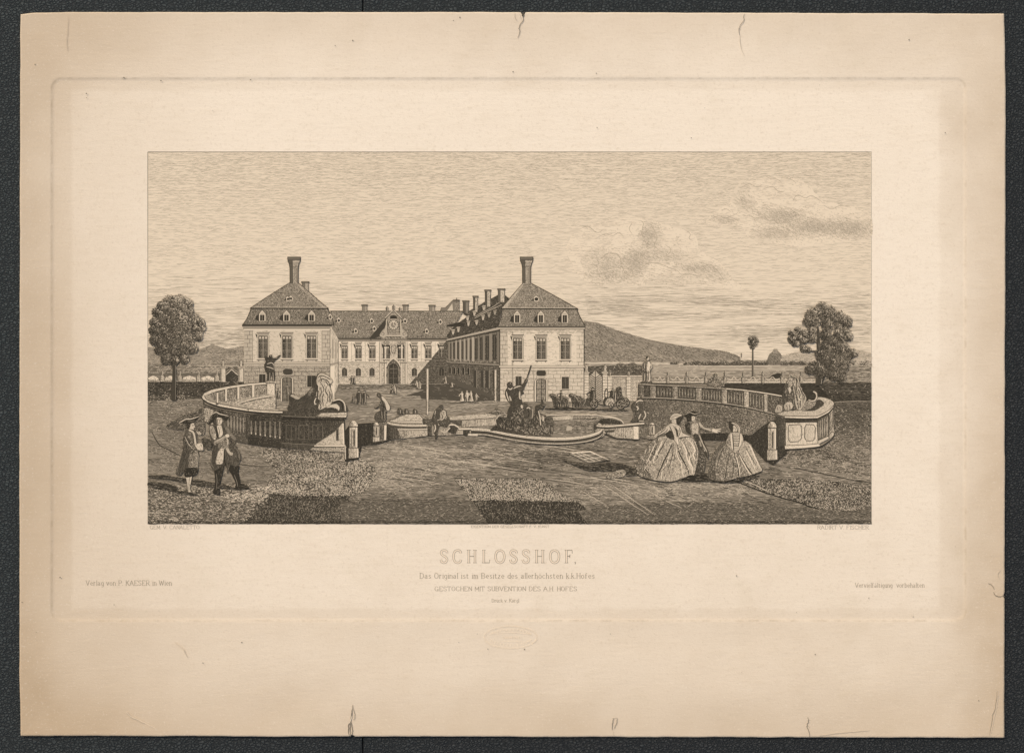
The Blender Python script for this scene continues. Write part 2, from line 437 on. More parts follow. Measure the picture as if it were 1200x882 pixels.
# ------------------------------------------------------------------ the sheet of paper
print_root = empty('etching_print', 'old etching of a palace court on browned paper, lying on black leather', 'etching', (0, 0, 0))
def build_paper():
    nx, ny = 600, 450
    us = np.linspace(0, 1, nx + 1); vs = np.linspace(0, 1, ny + 1)
    Ug, Vg = np.meshgrid(us, vs)
    yT = np.interp(us, [0, 0.012, 0.05, 0.5, 1], [17.2, 15.6, 14.6, 14.6, 16.4]) + 0.35 * (fbm(us * 60, us * 0, 3) - 0.5) * 2
    xs = 23 + us * 1154
    yT = yT + 5.0 * np.exp(-((xs - 612.6) / 1.7) ** 2)             # torn notch in the upper edge
    yB = np.interp(us, [0, 1], [861.4, 863.6]) + 0.5 * (fbm(us * 50, us * 0, 5) - 0.5) * 2
    yB = yB - 2.2 * np.exp(-((xs - 412) / 2.0) ** 2)
    yv = 15 + vs * 848
    xL = np.interp(vs, [0, 0.6, 0.9, 1], [24.2, 23.2, 23.2, 24.6]) + 0.4 * (fbm(vs * 45, vs * 0, 8) - 0.5) * 2
    xR = np.interp(vs, [0, 0.05, 0.12, 0.5, 1], [1176.2, 1177.6, 1178.2, 1177.4, 1176.4]) + 0.4 * (fbm(vs * 45, vs * 0, 9) - 0.5) * 2
    xR = xR - 1.5 * np.exp(-((yv - 697) / 2.0) ** 2)
    X = xL[:, None] + (xR - xL)[:, None] * Ug
    Y = yT[None, :] + (yB - yT)[None, :] * Vg
    # the plate bit into the sheet: the printed area lies 0.25 mm lower than the margins
    qx = np.abs(X - 596) - (533.5 - 10); qy = np.abs(Y - 409.5) - (315.5 - 10)
    d = np.minimum(np.maximum(qx, qy), 0) + np.hypot(np.maximum(qx, 0), np.maximum(qy, 0)) - 10
    s = np.clip((d + 0.2) / 3.0, 0, 1); s = s * s * (3 - 2 * s)
    out = np.clip(d / 30, 0, 1)
    Z = PAPER_Z + 0.00038 * s + out * (fbm(X / 120, Y / 90, 12) - 0.5) * 0.0008
    e = np.minimum(np.minimum(X - 23, 1177 - X), np.minimum(Y - 14, 863 - Y))
    curl = np.clip(1 - e / 40, 0, 1) ** 2
    Z = Z + curl * (fbm(X / 160, Y / 160, 21) - 0.35) * 0.0012
    # blind stamp pressed below the plate mark
    n = (nx + 1) * (ny + 1)
    co = np.stack([(X - CX) * U, (CY - Y) * U, np.maximum(Z, 0.0006)], -1).reshape(-1, 3)
    idx = np.arange(n).reshape(ny + 1, nx + 1)
    q = np.stack([idx[1:, :-1], idx[1:, 1:], idx[:-1, 1:], idx[:-1, :-1]], -1).reshape(-1, 4)
    rim = np.concatenate([idx[0, :-1], idx[:-1, -1], idx[-1, :0:-1], idx[:0:-1, 0]])
    low = co[rim].copy(); low[:, 2] -= 0.00035
    m = len(rim); li = n + np.arange(m)
    sk = np.stack([rim, np.roll(rim, -1), np.roll(li, -1), li], -1)
    co = np.concatenate([co, low]); q = np.concatenate([q, sk])
    me = bpy.data.meshes.new('paper_sheet')
    me.vertices.add(len(co)); me.vertices.foreach_set('co', co.ravel())
    me.loops.add(q.size); me.loops.foreach_set('vertex_index', q.ravel().astype(np.int32))
    me.polygons.add(len(q)); me.polygons.foreach_set('loop_start', (np.arange(len(q)) * 4).astype(np.int32))
    me.polygons.foreach_set('use_smooth', np.ones(len(q), bool))
    me.update(calc_edges=True); me.validate()
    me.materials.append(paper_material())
    o = bpy.data.objects.new('paper_sheet', me); COL.objects.link(o); o.parent = print_root
    return o
build_paper()

# ------------------------------------------------------------------ camera and daylight
cam = bpy.data.cameras.new('camera'); co_ = bpy.data.objects.new('camera', cam); COL.objects.link(co_)
cam.sensor_width = 36; cam.lens = 60
co_.location = (0, 0, 0.6 * 60 / 36 + 0.0013)
cam.clip_start = 0.05; cam.clip_end = 1200
scene.camera = co_
w = bpy.data.worlds.new('World'); scene.world = w; w.use_nodes = True
SUN_EL, SUN_AZ = 48.0, -38.0                 # azimuth from +Y (top of the sheet), clockwise
sky = w.node_tree.nodes.new('ShaderNodeTexSky'); sky.sky_type = 'NISHITA'; sky.sun_disc = False
sky.sun_elevation = math.radians(SUN_EL); sky.sun_rotation = math.radians(SUN_AZ)
sky.dust_density = 3.0; sky.air_density = 1.0
bg = w.node_tree.nodes['Background']; bg.inputs[1].default_value = 0.08
w.node_tree.links.new(sky.outputs[0], bg.inputs[0])
sun = bpy.data.lights.new('sun', 'SUN'); sun.energy = 1.5; sun.angle = math.radians(12); sun.color = (1.0, 0.94, 0.85)
so = bpy.data.objects.new('sun', sun); COL.objects.link(so)
so.rotation_euler = (math.radians(90 - SUN_EL), 0, math.radians(180 - SUN_AZ))
scene.view_settings.view_transform = 'Standard'; scene.view_settings.look = 'None'
scene.view_settings.exposure = EXPOSURE; scene.view_settings.gamma = 1.0
scene.view_settings.use_curve_mapping = False
TEX = 0
# ================================================================== the etched view: sky and land
PR = print_root
def item(name, lay, label=None, parent=None, group=None): return Ink(name, parent if parent is not None else PR, lay, label, group)
X0, X1, Y0, Y1 = 173.2, 1021.2, 178.2, 613.5

k = item('sky', 0, 'pale etched sky of fine wavy horizontal lines')
SKY = rect(X0, Y0, X1, 432)
k.F(SKY, .02)
even = lambda x, y: np.clip(.88 - .30 * np.clip((y - 215) / 95, 0, 1) + .22 * (fbm(x / 150, y / 40, 4) - .5), .12, 1)
k.H(rect(X0, Y0, X1, 348), .4, 1.15, .38, .26, (5, 18), .08, .30, lambda x, y: even(x, y) * .9)
k.H(rect(X0, Y0, X1, 320), -.8, 1.6, .34, .33, (3, 12), .12, .35, lambda x, y: even(x, y) * .75)
k.H(rect(X0, Y0, X1, 236), 1.6, 2.0, .36, .36, (4, 12), .2, .4, lambda x, y: .75 * np.clip((236 - y) / 30, 0, 1))
band = lambda x, y: np.clip((vnoise(x / 150, y / 8, 31) * .55 + vnoise(x / 60, y / 4, 32) * .45 - .26) / .42, .05, 1)
low = lambda x, y: np.clip((y - 312) / 50, 0, 1)
k.H(rect(X0, 312, X1, 432), 0, 1.0, .40, .36, (8, 30), .06, .2, lambda x, y: (.25 + .75 * band(x, y)) * low(x, y) * np.where(y > 398, .7, 1))
k.H(rect(X0, 336, X1, 425), .6, 1.5, .38, .46, (6, 24), .15, .2, lambda x, y: band(x, y + 30) * low(x, y) * .75)
k.H(rect(X0, 378, 290, 412), 0, 1.1, .5, .45, (6, 20), .12, .2, lambda x, y: np.clip((y - 378) / 22, 0, 1))
k.H([(684, 342), (X1, 345), (X1, 392), (880, 395), (760, 392), (690, 375)], 0, 1.25, .46, .42, (10, 32), .1, .2, band)
k.O(rect(X0, Y0, X1, Y1), .7, .62)
k.build()

Z3 = zoomed(640, 180, 3.077)
def cloud(label, outline, puffs, shades, hz, seed):
    c = item('cloud', .5, label)
    P = smooth(Z3(outline), True)
    c.F(P, .0, .4)
    S = [(640 + a / 3.077, 180 + b / 3.077, rx / 3.077, ry / 3.077, s) for a, b, rx, ry, s in shades]
    f = blobs(S)
    for lev in range(5):                       # the shaded folds, bitten a little deeper each time
        for cx, cy, rx, ry, s in S:
            if s < .2 + lev * .13: continue
            q_ = 1.12 - lev * .20
            pts = [(cx + (rx * q_ * (1 + rng.normal(0, .16))) * math.cos(a), cy + (ry * q_ * (1 + rng.normal(0, .18))) * math.sin(a)) for a in np.linspace(0, 2 * math.pi, 14, False)]
            pts = [(min(x, 1020.8), y) for x, y in smooth(pts, True, 3)]
            c.F(pts, .02 + .016 * (lev + 1))
    c.H(P, hz, .80, .34, .36, (2.5, 8), .03, .2, lambda x, y: np.clip(f(x, y) * 1.2 - .05, 0, 1))
    c.H(P, hz + 35, .95, .32, .44, (2, 6), .08, .2, lambda x, y: np.clip(f(x, y) * 1.3 - .5, 0, 1))
    c.G(P, 9000, (.8, 2.2), .34, .30, hz, 18, lambda x, y: np.clip(f(x, y) * .9 + .08, 0, 1))
    c.H(P, .5, 1.3, .34, .24, (3, 10), .1, .3, lambda x, y: np.clip(.12 + .75 * noise(22, 12, .35, .75, seed)(x, y), 0, 1))
    for a_ in range(len(S)):                   # bright rounded tops over the folds
        cx, cy, rx, ry, s = S[a_]
        c.S(ell(cx + rx * .1, cy - ry * .9, rx * .5, ry * .45, 8, 200, 340), 1.0, .015, .8)
    for q in puffs: c.S(Z3(q), .42, .36, .6, True, .1)
    c.build()
cloud('large billowing cloud right of the palace chimney, shaded in its folds',
      [(75, 350), (100, 290), (170, 255), (260, 235), (340, 232), (420, 255), (500, 275), (540, 300), (560, 350), (640, 400), (670, 450), (720, 490), (560, 478), (420, 470), (300, 475), (170, 470), (110, 430)],
      [[(130, 268), (150, 262), (165, 272), (185, 285), (205, 276)], [(190, 300), (215, 290), (240, 296), (262, 285), (280, 300)], [(330, 240), (350, 250), (345, 290), (360, 320)],
       [(380, 260), (400, 300), (390, 330), (410, 350)], [(500, 275), (520, 290), (515, 305), (530, 315)], [(200, 380), (220, 360), (255, 362), (270, 390), (265, 430)],
       [(345, 410), (370, 395), (410, 398), (440, 410), (470, 420), (490, 440)], [(490, 440), (510, 432), (545, 440), (575, 432)], [(560, 410), (590, 400), (620, 425), (640, 455)],
       [(270, 400), (285, 430), (300, 440)], [(310, 250), (300, 270), (310, 290)], [(430, 330), (450, 345), (440, 365)]],
      [(372, 295, 34, 48, .8), (320, 390, 45, 50, .85), (230, 410, 50, 45, .6), (430, 370, 90, 24, .55), (540, 412, 80, 18, .75), (180, 400, 45, 50, .35), (620, 440, 40, 25, .5), (250, 450, 80, 25, .4), (480, 455, 110, 18, .3)], 14, 41)
cloud('broad cloud at upper right with a long shaded underside',
      [(575, 245), (620, 205), (680, 160), (700, 110), (760, 92), (830, 85), (900, 92), (950, 120), (1000, 170), (1070, 185), (1130, 200), (1171, 225), (1171, 300), (1090, 312), (960, 335), (860, 330), (740, 305), (700, 260), (620, 262)],
      [[(700, 125), (730, 110), (760, 120), (780, 112)], [(780, 130), (815, 120), (840, 138), (860, 135)], [(850, 88), (880, 92), (900, 105)], [(890, 170), (905, 150), (935, 160), (960, 152), (1000, 180)],
       [(1000, 185), (1030, 200), (1060, 188), (1100, 195)], [(590, 240), (620, 225), (650, 232), (690, 215)], [(880, 200), (900, 215), (890, 230)], [(630, 205), (650, 200), (665, 210)], [(800, 90), (830, 92), (850, 105)]],
      [(720, 180, 45, 30, .55), (850, 225, 80, 30, .85), (820, 290, 80, 25, .6), (960, 265, 90, 30, .75), (1100, 270, 90, 34, .95), (640, 238, 45, 14, .6), (710, 130, 25, 25, .35)], 20, 43)

# ---- hills, fields, far trees
def land(name, lay, label, outline, base, slope, seed, dark=.75, light=.12, dens=.8):
    h = item(name, lay, label)
    P = smooth(outline, True, 3) if len(outline) > 12 else outline
    h.F(P, base, .35)
    h.H(P, slope, 1.05, .5, dark, (2, 6), .15, .2, lambda x, y: dens * np.clip(.25 + noise(16, 6, .2, .7, seed)(x, y), 0, 1))
    h.H(P, slope + 50, 1.7, .4, dark, (1.5, 4), .3, .2, noise(20, 8, .35, .9, seed + 1))
    top = [q for q in P if q[1] < min(b[1] for b in P) + 45][:40]
    for (ax, ay), (bx, by) in zip(top, top[1:]):            # woods along the ridge
        for _ in range(int(abs(bx - ax) / 1.6)):
            u = rng.random(); h.F(ell(ax + (bx - ax) * u, ay + (by - ay) * u + .5, .8 + rng.random(), .5 + .6 * rng.random(), 7), base + .12 * rng.random())
    h.G(P, int(2200), (1, 3.8), .42, light, slope, 22, noise(18, 6, .35, .8, seed + 2))
    h.build()
    return h
land('hill', 1.0, 'wooded hill sloping down to the right behind the palace', [(684, 376), (700, 378.5), (720, 386), (740, 392), (760, 398), (797, 405), (830, 409), (850, 411.5), (868, 418), (868, 426), (684, 436)], .44, 22, 51, .86, .14, .8)
land('hill', 1.0, 'low hills behind the tree at far left', [(173, 407), (190, 409), (215, 410), (235, 409), (243, 406), (249, 403.6), (256, 406), (266, 409), (276, 407), (288, 405), (288, 436), (173, 436)], .40, -8, 54, .80, .16, .85)
land('hill', .9, 'faint distant hill behind the tree at far right', [(915, 417), (930, 413.5), (950, 410.5), (965, 409.5), (985, 409.5), (1000, 409.5), (1012, 412), (1021, 414), (1021, 428), (915, 428)], .26, 4, 57, .6, .1, .7)
k = item('fields', 1.3, 'flat fields stretching to the horizon on the right')
P = [(684, 423), (800, 424), (868, 422), (1021.2, 422), (1021.2, 452), (684, 452)]
k.F(P, .34)
k.H(P, 0, 1.15, .55, .74, (5, 18), .15, .2, lambda x, y: np.clip(.25 + .9 * vnoise(x / 90, y / 4.2, 61) - .2 * (y < 432), 0, 1))
k.H(rect(684, 428, 760, 441), 0, 1.0, .7, .85, (5, 14), .05, .2)
k.H(rect(960, 426, 1021.2, 452), -2, 1.1, .6, .8, (4, 12), .12, .2)
k.S([(684, 425.5), (740, 425.2), (800, 426.5)], 1.2, .06, .2)
k.S([(800, 428.5), (860, 429), (930, 428)], .7, .1, .4)
k.S([(830, 433), (880, 432.5), (950, 433.5)], .6, .12, .4)
k.G(P, 500, (2, 7), .4, .1, 0, 4)
k.build()
k = item('fields', 1.3, 'dim fields behind the garden wall at far left')
P = rect(X0, 426, 288, 448)
k.F(P, .52); k.H(P, 0, 1.1, .6, .84, (4, 14), .1, .2, noise(40, 4, .15, .6, 63))
k.S([(232, 428.6), (252, 428.2), (287, 428.8)], .8, .16, .3); k.S([(225, 431.8), (260, 431.2)], .6, .2, .3)
k.H(rect(258, 430, 288, 441), 0, .9, .75, .86, (4, 10), .02, .15)
k.build()

def far_bushes(label, x0, x1, y, hmin, hmax, n, tone=.72, lay=1.6):
    c = item('distant_trees', lay, label)
    for i in range(n):
        cx = min(x0 + (x1 - x0) * (i + rng.random()) / n, 1014)
        h = hmin + (hmax - hmin) * rng.random(); w = h * (1.0 + .8 * rng.random())
        c.F(smooth([(cx - w, y + .6), (cx - w * .8, y - h * .6), (cx - w * .2, y - h), (cx + w * .5, y - h * .85), (cx + w, y + .6)], True, 4), tone + .12 * (rng.random() - .5), .12)
    c.G(rect(x0, y - hmax, x1, y), int((x1 - x0) * 2), (.6, 1.5), .45, .2, 0, 60)
    c.H(rect(x0, y - hmin, x1, y + .8), 0, .9, .6, .9, (2, 6), .2, .15)
    c.ob = c.build()
far_bushes('dark line of far trees between the hill and the castle', 802, 898, 427, 2.5, 5.5, 20)
far_bushes('dark line of far trees right of the castle', 915, 955, 427, 2.5, 5, 9)
far_bushes('dark line of far trees right of the big tree', 996, 1021, 427, 2.5, 5.5, 6)
far_bushes('two far bushes at the foot of the hill', 785, 796, 426, 2, 4, 2, .62)
far_bushes('small far bushes by the road under the hill', 722, 742, 427.5, 1.5, 3, 3, .6)
k = item('castle', 1.7, 'tiny far castle with a square tower on a wooded mound')
k.F(smooth([(896, 427), (899, 421), (902, 415), (906, 411), (911, 411), (915, 415), (920, 421), (924, 427)], True, 3), .56, .2)
k.F([(905.5, 414), (905.5, 410.5), (907, 408.6), (911, 408.8), (911, 411), (913, 414)], .42)
k.R(868, 413.5, 869.4, 419, .55)
k.G([(896, 427), (902, 415), (911, 409), (924, 427)], 150, (.8, 1.8), .5, .88, 0, 70); k.G([(900, 424), (905, 412), (911, 410), (918, 424)], 60, (.6, 1.4), .4, .2, 0, 70)
k.build()

# ---- trees
def leaf_crown(c, clumps, n_leaf, seed, light_dir=(.75, -.66)):
    """clumps: (x, y, radius, darkness). Each clump is ringed with scalloped leaf loops."""
    r = np.random.default_rng(seed)
    for x, y, R, dk in clumps:
        n = int(R * 3) + 12
        pts = []
        for q_ in range(n):
            a = 2 * math.pi * q_ / n
            q = R * (.78 + r.normal(0, .15))
            pts.append((x + q * math.cos(a), y + q * .92 * math.sin(a)))
        c.F(pts, .42 + .32 * dk)
    def leaves(cnt, tone, w, l, pick):
        out = []
        for _ in range(cnt):
            x, y, R, dk = clumps[r.integers(len(clumps))]
            a = r.random() * 6.283; q = R * math.sqrt(r.random()) * 1.22
            dx, dy = q * math.cos(a), q * math.sin(a)
            lit = (dx * light_dir[0] + dy * light_dir[1]) / R
            if r.random() > pick(lit, dk): continue
            s = l * (.7 + .6 * r.random()); b = r.random() * 6.283
            # a little scallop: three points of an arc
            px_, py_ = x + dx, y + dy * .92
            out.append([(px_ + s * math.cos(b + k_), py_ + s * math.sin(b + k_)) for k_ in (0, .9, 1.8, 2.7)])
        if out:
            P = np.array(out)
            c._ribbons(P, np.full(P.shape[:2], w) * np.array([.5, 1, 1, .5]), np.array([tone]))
    leaves(n_leaf, .88, .50, .85, lambda lit, dk: .50 + .3 * dk - .35 * lit)
    leaves(n_leaf, .62, .42, .85, lambda lit, dk: .75)
    leaves(n_leaf, .34, .36, .80, lambda lit, dk: .40 + .5 * lit - .34 * dk)
    leaves(n_leaf // 2, .14, .32, .75, lambda lit, dk: .20 + .55 * lit - .42 * dk)
    leaves(int(n_leaf * .6), .95, .50, .75, lambda lit, dk: .34 + .45 * dk - .25 * lit)
    leaves(n_leaf // 3, .10, .55, .9, lambda lit, dk: .10 + .22 * lit - .2 * dk)

ZL = lambda a, b: (165 + a / 6.3, 335 + b / 6.3)
t = item('tree', 9.0, 'round leafy tree with a thin straight trunk at far left'); 
cl = []
for a, b, R, dk in [(290, 130, 60, .3), (220, 130, 55, .4), (330, 180, 50, .35), (195, 190, 60, .7), (120, 195, 30, .6), (100, 270, 28, .6), (150, 250, 55, .8), (240, 220, 55, .5), (300, 240, 40, .2), (400, 250, 40, .4),
                    (430, 310, 42, .5), (370, 300, 50, .4), (300, 320, 60, .6), (210, 310, 60, .95), (140, 330, 50, .85), (95, 330, 30, .7), (110, 400, 38, .8), (180, 400, 60, 1), (260, 400, 60, .8), (340, 400, 55, .5),
                    (420, 370, 32, .5), (380, 460, 38, .5), (310, 470, 48, .7), (230, 480, 46, .9), (150, 470, 40, .9), (190, 540, 36, .8), (320, 540, 30, .6), (260, 120, 40, .3), (155, 150, 30, .5), (350, 130, 30, .4), (440, 270, 26, .4), (250, 550, 26, .7)]:
    x, y = ZL(a, b); cl.append((x, y, R / 6.3, dk))
t.F(smooth([ZL(*q) for q in [(170, 330), (240, 250), (300, 300), (340, 400), (270, 480), (190, 470), (140, 380)]], True, 4), .74)
t.build()
c = item('crown', 9.1, None, t.ob); leaf_crown(c, cl, 7000, 3); c.build()
c = item('trunk', 9.05, None, t.ob)
c.F([ZL(240, 470), ZL(262, 470), ZL(258, 620), ZL(262, 846), ZL(226, 846), ZL(236, 620)], .86)
c.S([ZL(247, 620), ZL(214, 560), ZL(190, 520)], 1.0, .85); c.S([ZL(252, 600), ZL(290, 540), ZL(320, 500)], 1.0, .85); c.S([ZL(258, 480), ZL(258, 600), ZL(259, 840)], .5, .45, .2)
c.S([ZL(270, 540), ZL(300, 545), ZL(318, 560)], 1.2, .15)
c.build()

ZR = lambda a, b: (900 + a / 6.785, 340 + b / 6.785)
t = item('tree', 9.0, 'tall spreading tree with open branches at far right')
cl = []
for a, b, R, dk in [(430, 140, 45, .3), (380, 175, 35, .3), (480, 170, 45, .4), (340, 200, 45, .35), (320, 250, 40, .5), (430, 215, 50, .5), (500, 230, 45, .7), (560, 210, 45, .3), (600, 240, 42, .3), (625, 265, 32, .4), (470, 280, 42, .7),
                    (370, 255, 35, .4), (345, 330, 32, .5), (340, 380, 36, .6), (300, 350, 28, .5), (265, 345, 32, .4), (235, 320, 24, .4), (225, 370, 34, .5), (185, 340, 22, .5), (185, 390, 28, .5), (215, 420, 26, .5), (260, 400, 26, .5), (290, 395, 24, .5),
                    (450, 350, 40, .9), (470, 400, 48, .95), (560, 300, 28, .5), (610, 340, 42, .5), (635, 370, 32, .5), (580, 380, 30, .5), (550, 340, 24, .4), (530, 420, 32, .7), (450, 470, 40, .9), (600, 450, 34, .6), (560, 470, 38, .7), (500, 490, 48, .8),
                    (430, 530, 42, .95), (660, 500, 36, .6), (620, 530, 42, .6), (550, 560, 50, .6), (480, 580, 50, .9), (370, 620, 50, 1), (330, 635, 32, 1), (410, 650, 45, 1), (500, 640, 50, .9), (570, 640, 50, .8), (600, 600, 40, .6), (580, 700, 34, .7), (520, 690, 30, .85),
                    (280, 465, 24, .5), (315, 470, 20, .5), (400, 500, 26, .8), (685, 505, 20, .5), (640, 240, 20, .4)]:
    x, y = ZR(a, b); cl.append((x, y, R / 6.785, dk))
t.F(smooth([ZR(*q) for q in [(430, 500), (520, 470), (610, 520), (600, 640), (520, 690), (400, 660), (350, 620), (420, 580)]], True, 4), .78)
t.build()
c = item('trunk', 9.05, None, t.ob)
c.F([ZR(388, 300), ZR(398, 300), ZR(412, 420), ZR(415, 520), ZR(418, 640), ZR(428, 750), ZR(372, 760), ZR(388, 640), ZR(385, 480), ZR(383, 400)], .84)
for q in ([(400, 480), (340, 485), (280, 470), (240, 420)], [(405, 400), (400, 320), (385, 260)], [(412, 460), (470, 400), (540, 330), (560, 290)], [(385, 420), (360, 400), (330, 380)], [(415, 520), (520, 480), (600, 440)], [(440, 700), (415, 740), (400, 758)], [(460, 660), (430, 720), (405, 755)], [(545, 300), (530, 350), (520, 420)]):
    c.S([ZR(*p) for p in q], 1.3, .86, .7)
c.S([ZR(404, 420), ZR(408, 560), ZR(410, 640)], .6, .35); c.S([ZR(430, 690), ZR(420, 745)], .9, .12)
c.build()
c = item('crown', 9.1, None, t.ob); leaf_crown(c, cl, 7000, 5); c.build()
t = item('tree', 2.9, 'slim young tree with a small tuft crown in the far field')
t.F([(881.2, 405), (882.8, 405), (883.6, 449), (880.6, 449)], .74); t.S([(882.6, 410), (883, 447)], .4, .3, .2)
t.build()
c = item('crown', 3.0, None, t.ob)
leaf_crown(c, [(880, 397.5, 2.8, .6), (883.5, 396, 2.6, .4), (886, 399, 2.6, .4), (879.6, 401.5, 2.6, .7), (884.2, 403, 3, .6), (882, 406.5, 2.4, .8), (882, 400, 3, .6)], 260, 8); c.build()

# ---- the ground of court and garden
k = item('ground', 2.0, 'gravel ground of the courtyard and garden')
GP = [(X0, 447), (290, 447), (395, 452), (396, 449.5), (524, 449.5), (586, 470), (700, 468), (760, 449), (X1, 449), (X1, Y1), (X0, Y1)]
k.F(GP, .45)
CT = [(310, 458), (395, 450), (524, 450), (586, 470), (700, 468), (760, 449), (760, 498), (310, 494)]
k.H(CT, 1, 1.15, .5, .72, (3, 10), .12, .25, noise(40, 6, .12, .6, 71))
k.H(CT, -3, 1.7, .5, .1, (4, 12), .3, .25, noise(50, 7, .35, .75, 72))
k.H(rect(395, 450, 520, 456), 0, .9, .55, .8, (4, 10), .1, .2)
# shade of the long wing across the court
k.F([(478, 452), (486, 450), (524, 448), (586, 469), (560, 470.3), (527, 469), (494, 467.2), (492, 463.4), (476, 463.8), (486, 460), (497, 457)], .80)
k.H([(478, 452), (524, 450), (586, 469), (560, 470.3), (527, 469), (494, 467), (492, 463), (497, 457)], 12, 1.1, .45, .5, (2, 6), .3, .2, noise(8, 4, .4, .9, 73))
for q in ([(474, 463), (500, 463.5), (540, 465)], [(525, 472.5), (545, 471.5), (562, 472)], [(404, 472.5), (416, 471.5)], [(449, 462), (461, 461.2)], [(640, 478.5), (700, 479.5), (735, 480)], [(405, 474), (430, 474)]):
    k.S(q, 1.3, .82, .7)
# garden ground in front of the fountain
MID = [(405, 540), (415, 515), (455, 505), (500, 503), (560, 506), (640, 514), (700, 508), (750, 506), (820, 506), (905, 526), (960, 522), (1021, 545), (1021, Y1), (X0, Y1), (X0, 585), (300, 560), (400, 545)]
litf = blobs([(455, 552, 75, 20, .95), (560, 545, 90, 9, .6), (395, 560, 60, 20, .4), (790, 574, 125, 13, 1.0), (600, 524, 120, 7, .6), (480, 528, 70, 8, .5), (960, 548, 70, 12, .5), (330, 575, 40, 10, .5), (690, 580, 40, 12, .4)])
sweep = lambda x, y: np.clip(.62 + 1.5 * (fbm(x / 60, y / 4, 75) - .5) + .6 * (1 - litf(x, y)) - .38 + .3 * np.clip((y - 580) / 12, 0, 1), .05, 1)
k.H(MID, 4, .98, .55, .82, (4, 16), .05, .25, sweep)
k.H(MID, 10, 1.3, .42, .82, (3, 12), .1, .25, lambda x, y: noise(50, 8, .3, .7, 76)(x, y) * (1 - .7 * litf(x, y)))
k.H(MID, -6, 1.9, .42, .85, (2, 7), .2, .3, lambda x, y: noise(24, 6, .42, .8, 79)(x, y) * (1 - .6 * litf(x, y)))
k.H(MID, 4, 1.25, .46, .10, (2, 9), .15, .3, lambda x, y: np.clip(noise(30, 5, .42, .8, 77)(x, y) * .7 + .6 * litf(x, y) - .1, 0, 1))
k.G(MID, 7500, (.8, 2.6), .44, .08, 4, 30, lambda x, y: litf(x, y) * .8)
k.G(MID, 3500, (.8, 2.2), .45, .90, 4, 40, lambda x, y: np.clip(.55 * noise(18, 7, .4, .8, 78)(x, y), 0, 1))
for i in range(46):                                               # long furrows sweeping across the gravel
    x = 430 + 330 * rng.random(); y = 518 + 44 * rng.random(); l = 30 + 60 * rng.random()
    k.S([(x, y), (x + l * .5, y + l * .04 + 1), (x + l, y + l * .13 + 1)], .55, .9 if i % 3 else .08, .8, True, .15)
# left: paths and rough grass
LG = [(X0, 466), (238, 452), (238, 500), (300, 520), (404, 533), (404, 545), (300, 562), (X0, 590)]
k.H(LG, 4, 1.0, .5, .78, (2, 9), .1, .3, noise(22, 6, .1, .55, 81))
k.G(LG, 3400, (.8, 2.4), .42, .14, 3, 35, noise(26, 8, .3, .7, 82))
k.H([(X0, 570), (300, 566), (320, 580), (285, Y1), (X0, Y1)], 6, 1.05, .52, .84, (2, 7), .08, .3, noise(26, 8, .05, .5, 83))
k.G([(X0, 570), (300, 566), (320, 580), (285, Y1), (X0, Y1)], 1500, (1, 3.2), .5, .1, 6, 25)
k.G([(255, 582), (322, 566), (330, 572), (300, 590)], 500, (1, 3), .6, .05, -12, 15)
k.S([(178, 506), (186, 520), (200, 528), (225, 540)], 1.2, .85, .4, True, .2)
k.S([(262, 541), (290, 545), (325, 547)], .9, .86, .4, True, .2)
# right: dark lawn beyond the wall
RG = [(957, 449), (X1, 449), (X1, 560), (900, 540), (905, 525), (957, 527), (977, 512), (977, 470)]
k.F([(957, 449), (X1, 449), (X1, 512), (977, 508), (977, 470)], .60); k.H(RG, 2, 1.0, .55, .86, (3, 10), .06, .25, lambda x, y: np.clip(1.05 - .5 * np.clip((y - 512) / 30, 0, 1), 0, 1))
k.H([(957, 449), (X1, 449), (X1, 470), (977, 470)], 0, .85, .75, .9, (4, 12), .04, .2)
k.H([(957, 455), (X1, 470), (X1, 500), (977, 505)], 26, 1.3, .5, .95, (2, 8), .15, .25)
k.G(RG, 2600, (.8, 2.4), .45, .14, 8, 35, lambda x, y: np.clip((y - 470) / 60, .05, 1))
k.S([(X1, 470.3), (1000, 470), (978, 471)], .5, .25, .2)
# long shade along the lower edge
BS = [(400, 586), (470, 584), (553, 586), (572, Y1), (400, Y1)]
k.F(BS, .58, .5); k.H(BS, 2, 1.05, .6, .84, (3, 10), .08, .25); k.H(BS, -20, 1.8, .4, .88, (2, 6), .2, .25)
k.G(BS, 240, (1, 3), .45, .22, 3, 20)
BR = [(678, 598), (720, 592), (800, 588), (880, 591), (960, 596), (1000, 600), (X1, 592), (X1, Y1), (690, Y1)]
k.F(smooth(BR[:7]) + BR[7:], .56, .4); k.H(BR, 1, 1.05, .6, .84, (3, 10), .08, .25); k.H(BR, -24, 1.7, .4, .88, (2, 6), .15, .25)
k.G(BR, 450, (1, 3.5), .45, .2, 2, 20)
k.H(rect(X0, 610, X1, Y1), 1, .8, .6, .92, (3, 9), .12, .2)
# cart tracks slanting through the gravel on the right
for a, b in (((680, 574), (712, 592)), ((705, 566), (760, 603)), ((716, 567), (768, 603)), ((760, 575), (800, 596))):
    k.S([a, ((a[0] + b[0]) / 2, (a[1] + b[1]) / 2 + .5), b], .6, .14, .8, True, .25); k.S([(a[0] + 2, a[1]), (b[0] + 2, b[1] - 1)], .5, .85, .5)
for i in range(40):                                               # joints of the paved walk
    x = 760 + 180 * rng.random(); y = 566 + 24 * rng.random()
    k.S([(x, y), (x + 4, y + 1.5 + rng.normal(0, .8)), (x + 9, y + 1.5 + rng.normal(0, 1))], .6, .85, .5)
k.build()

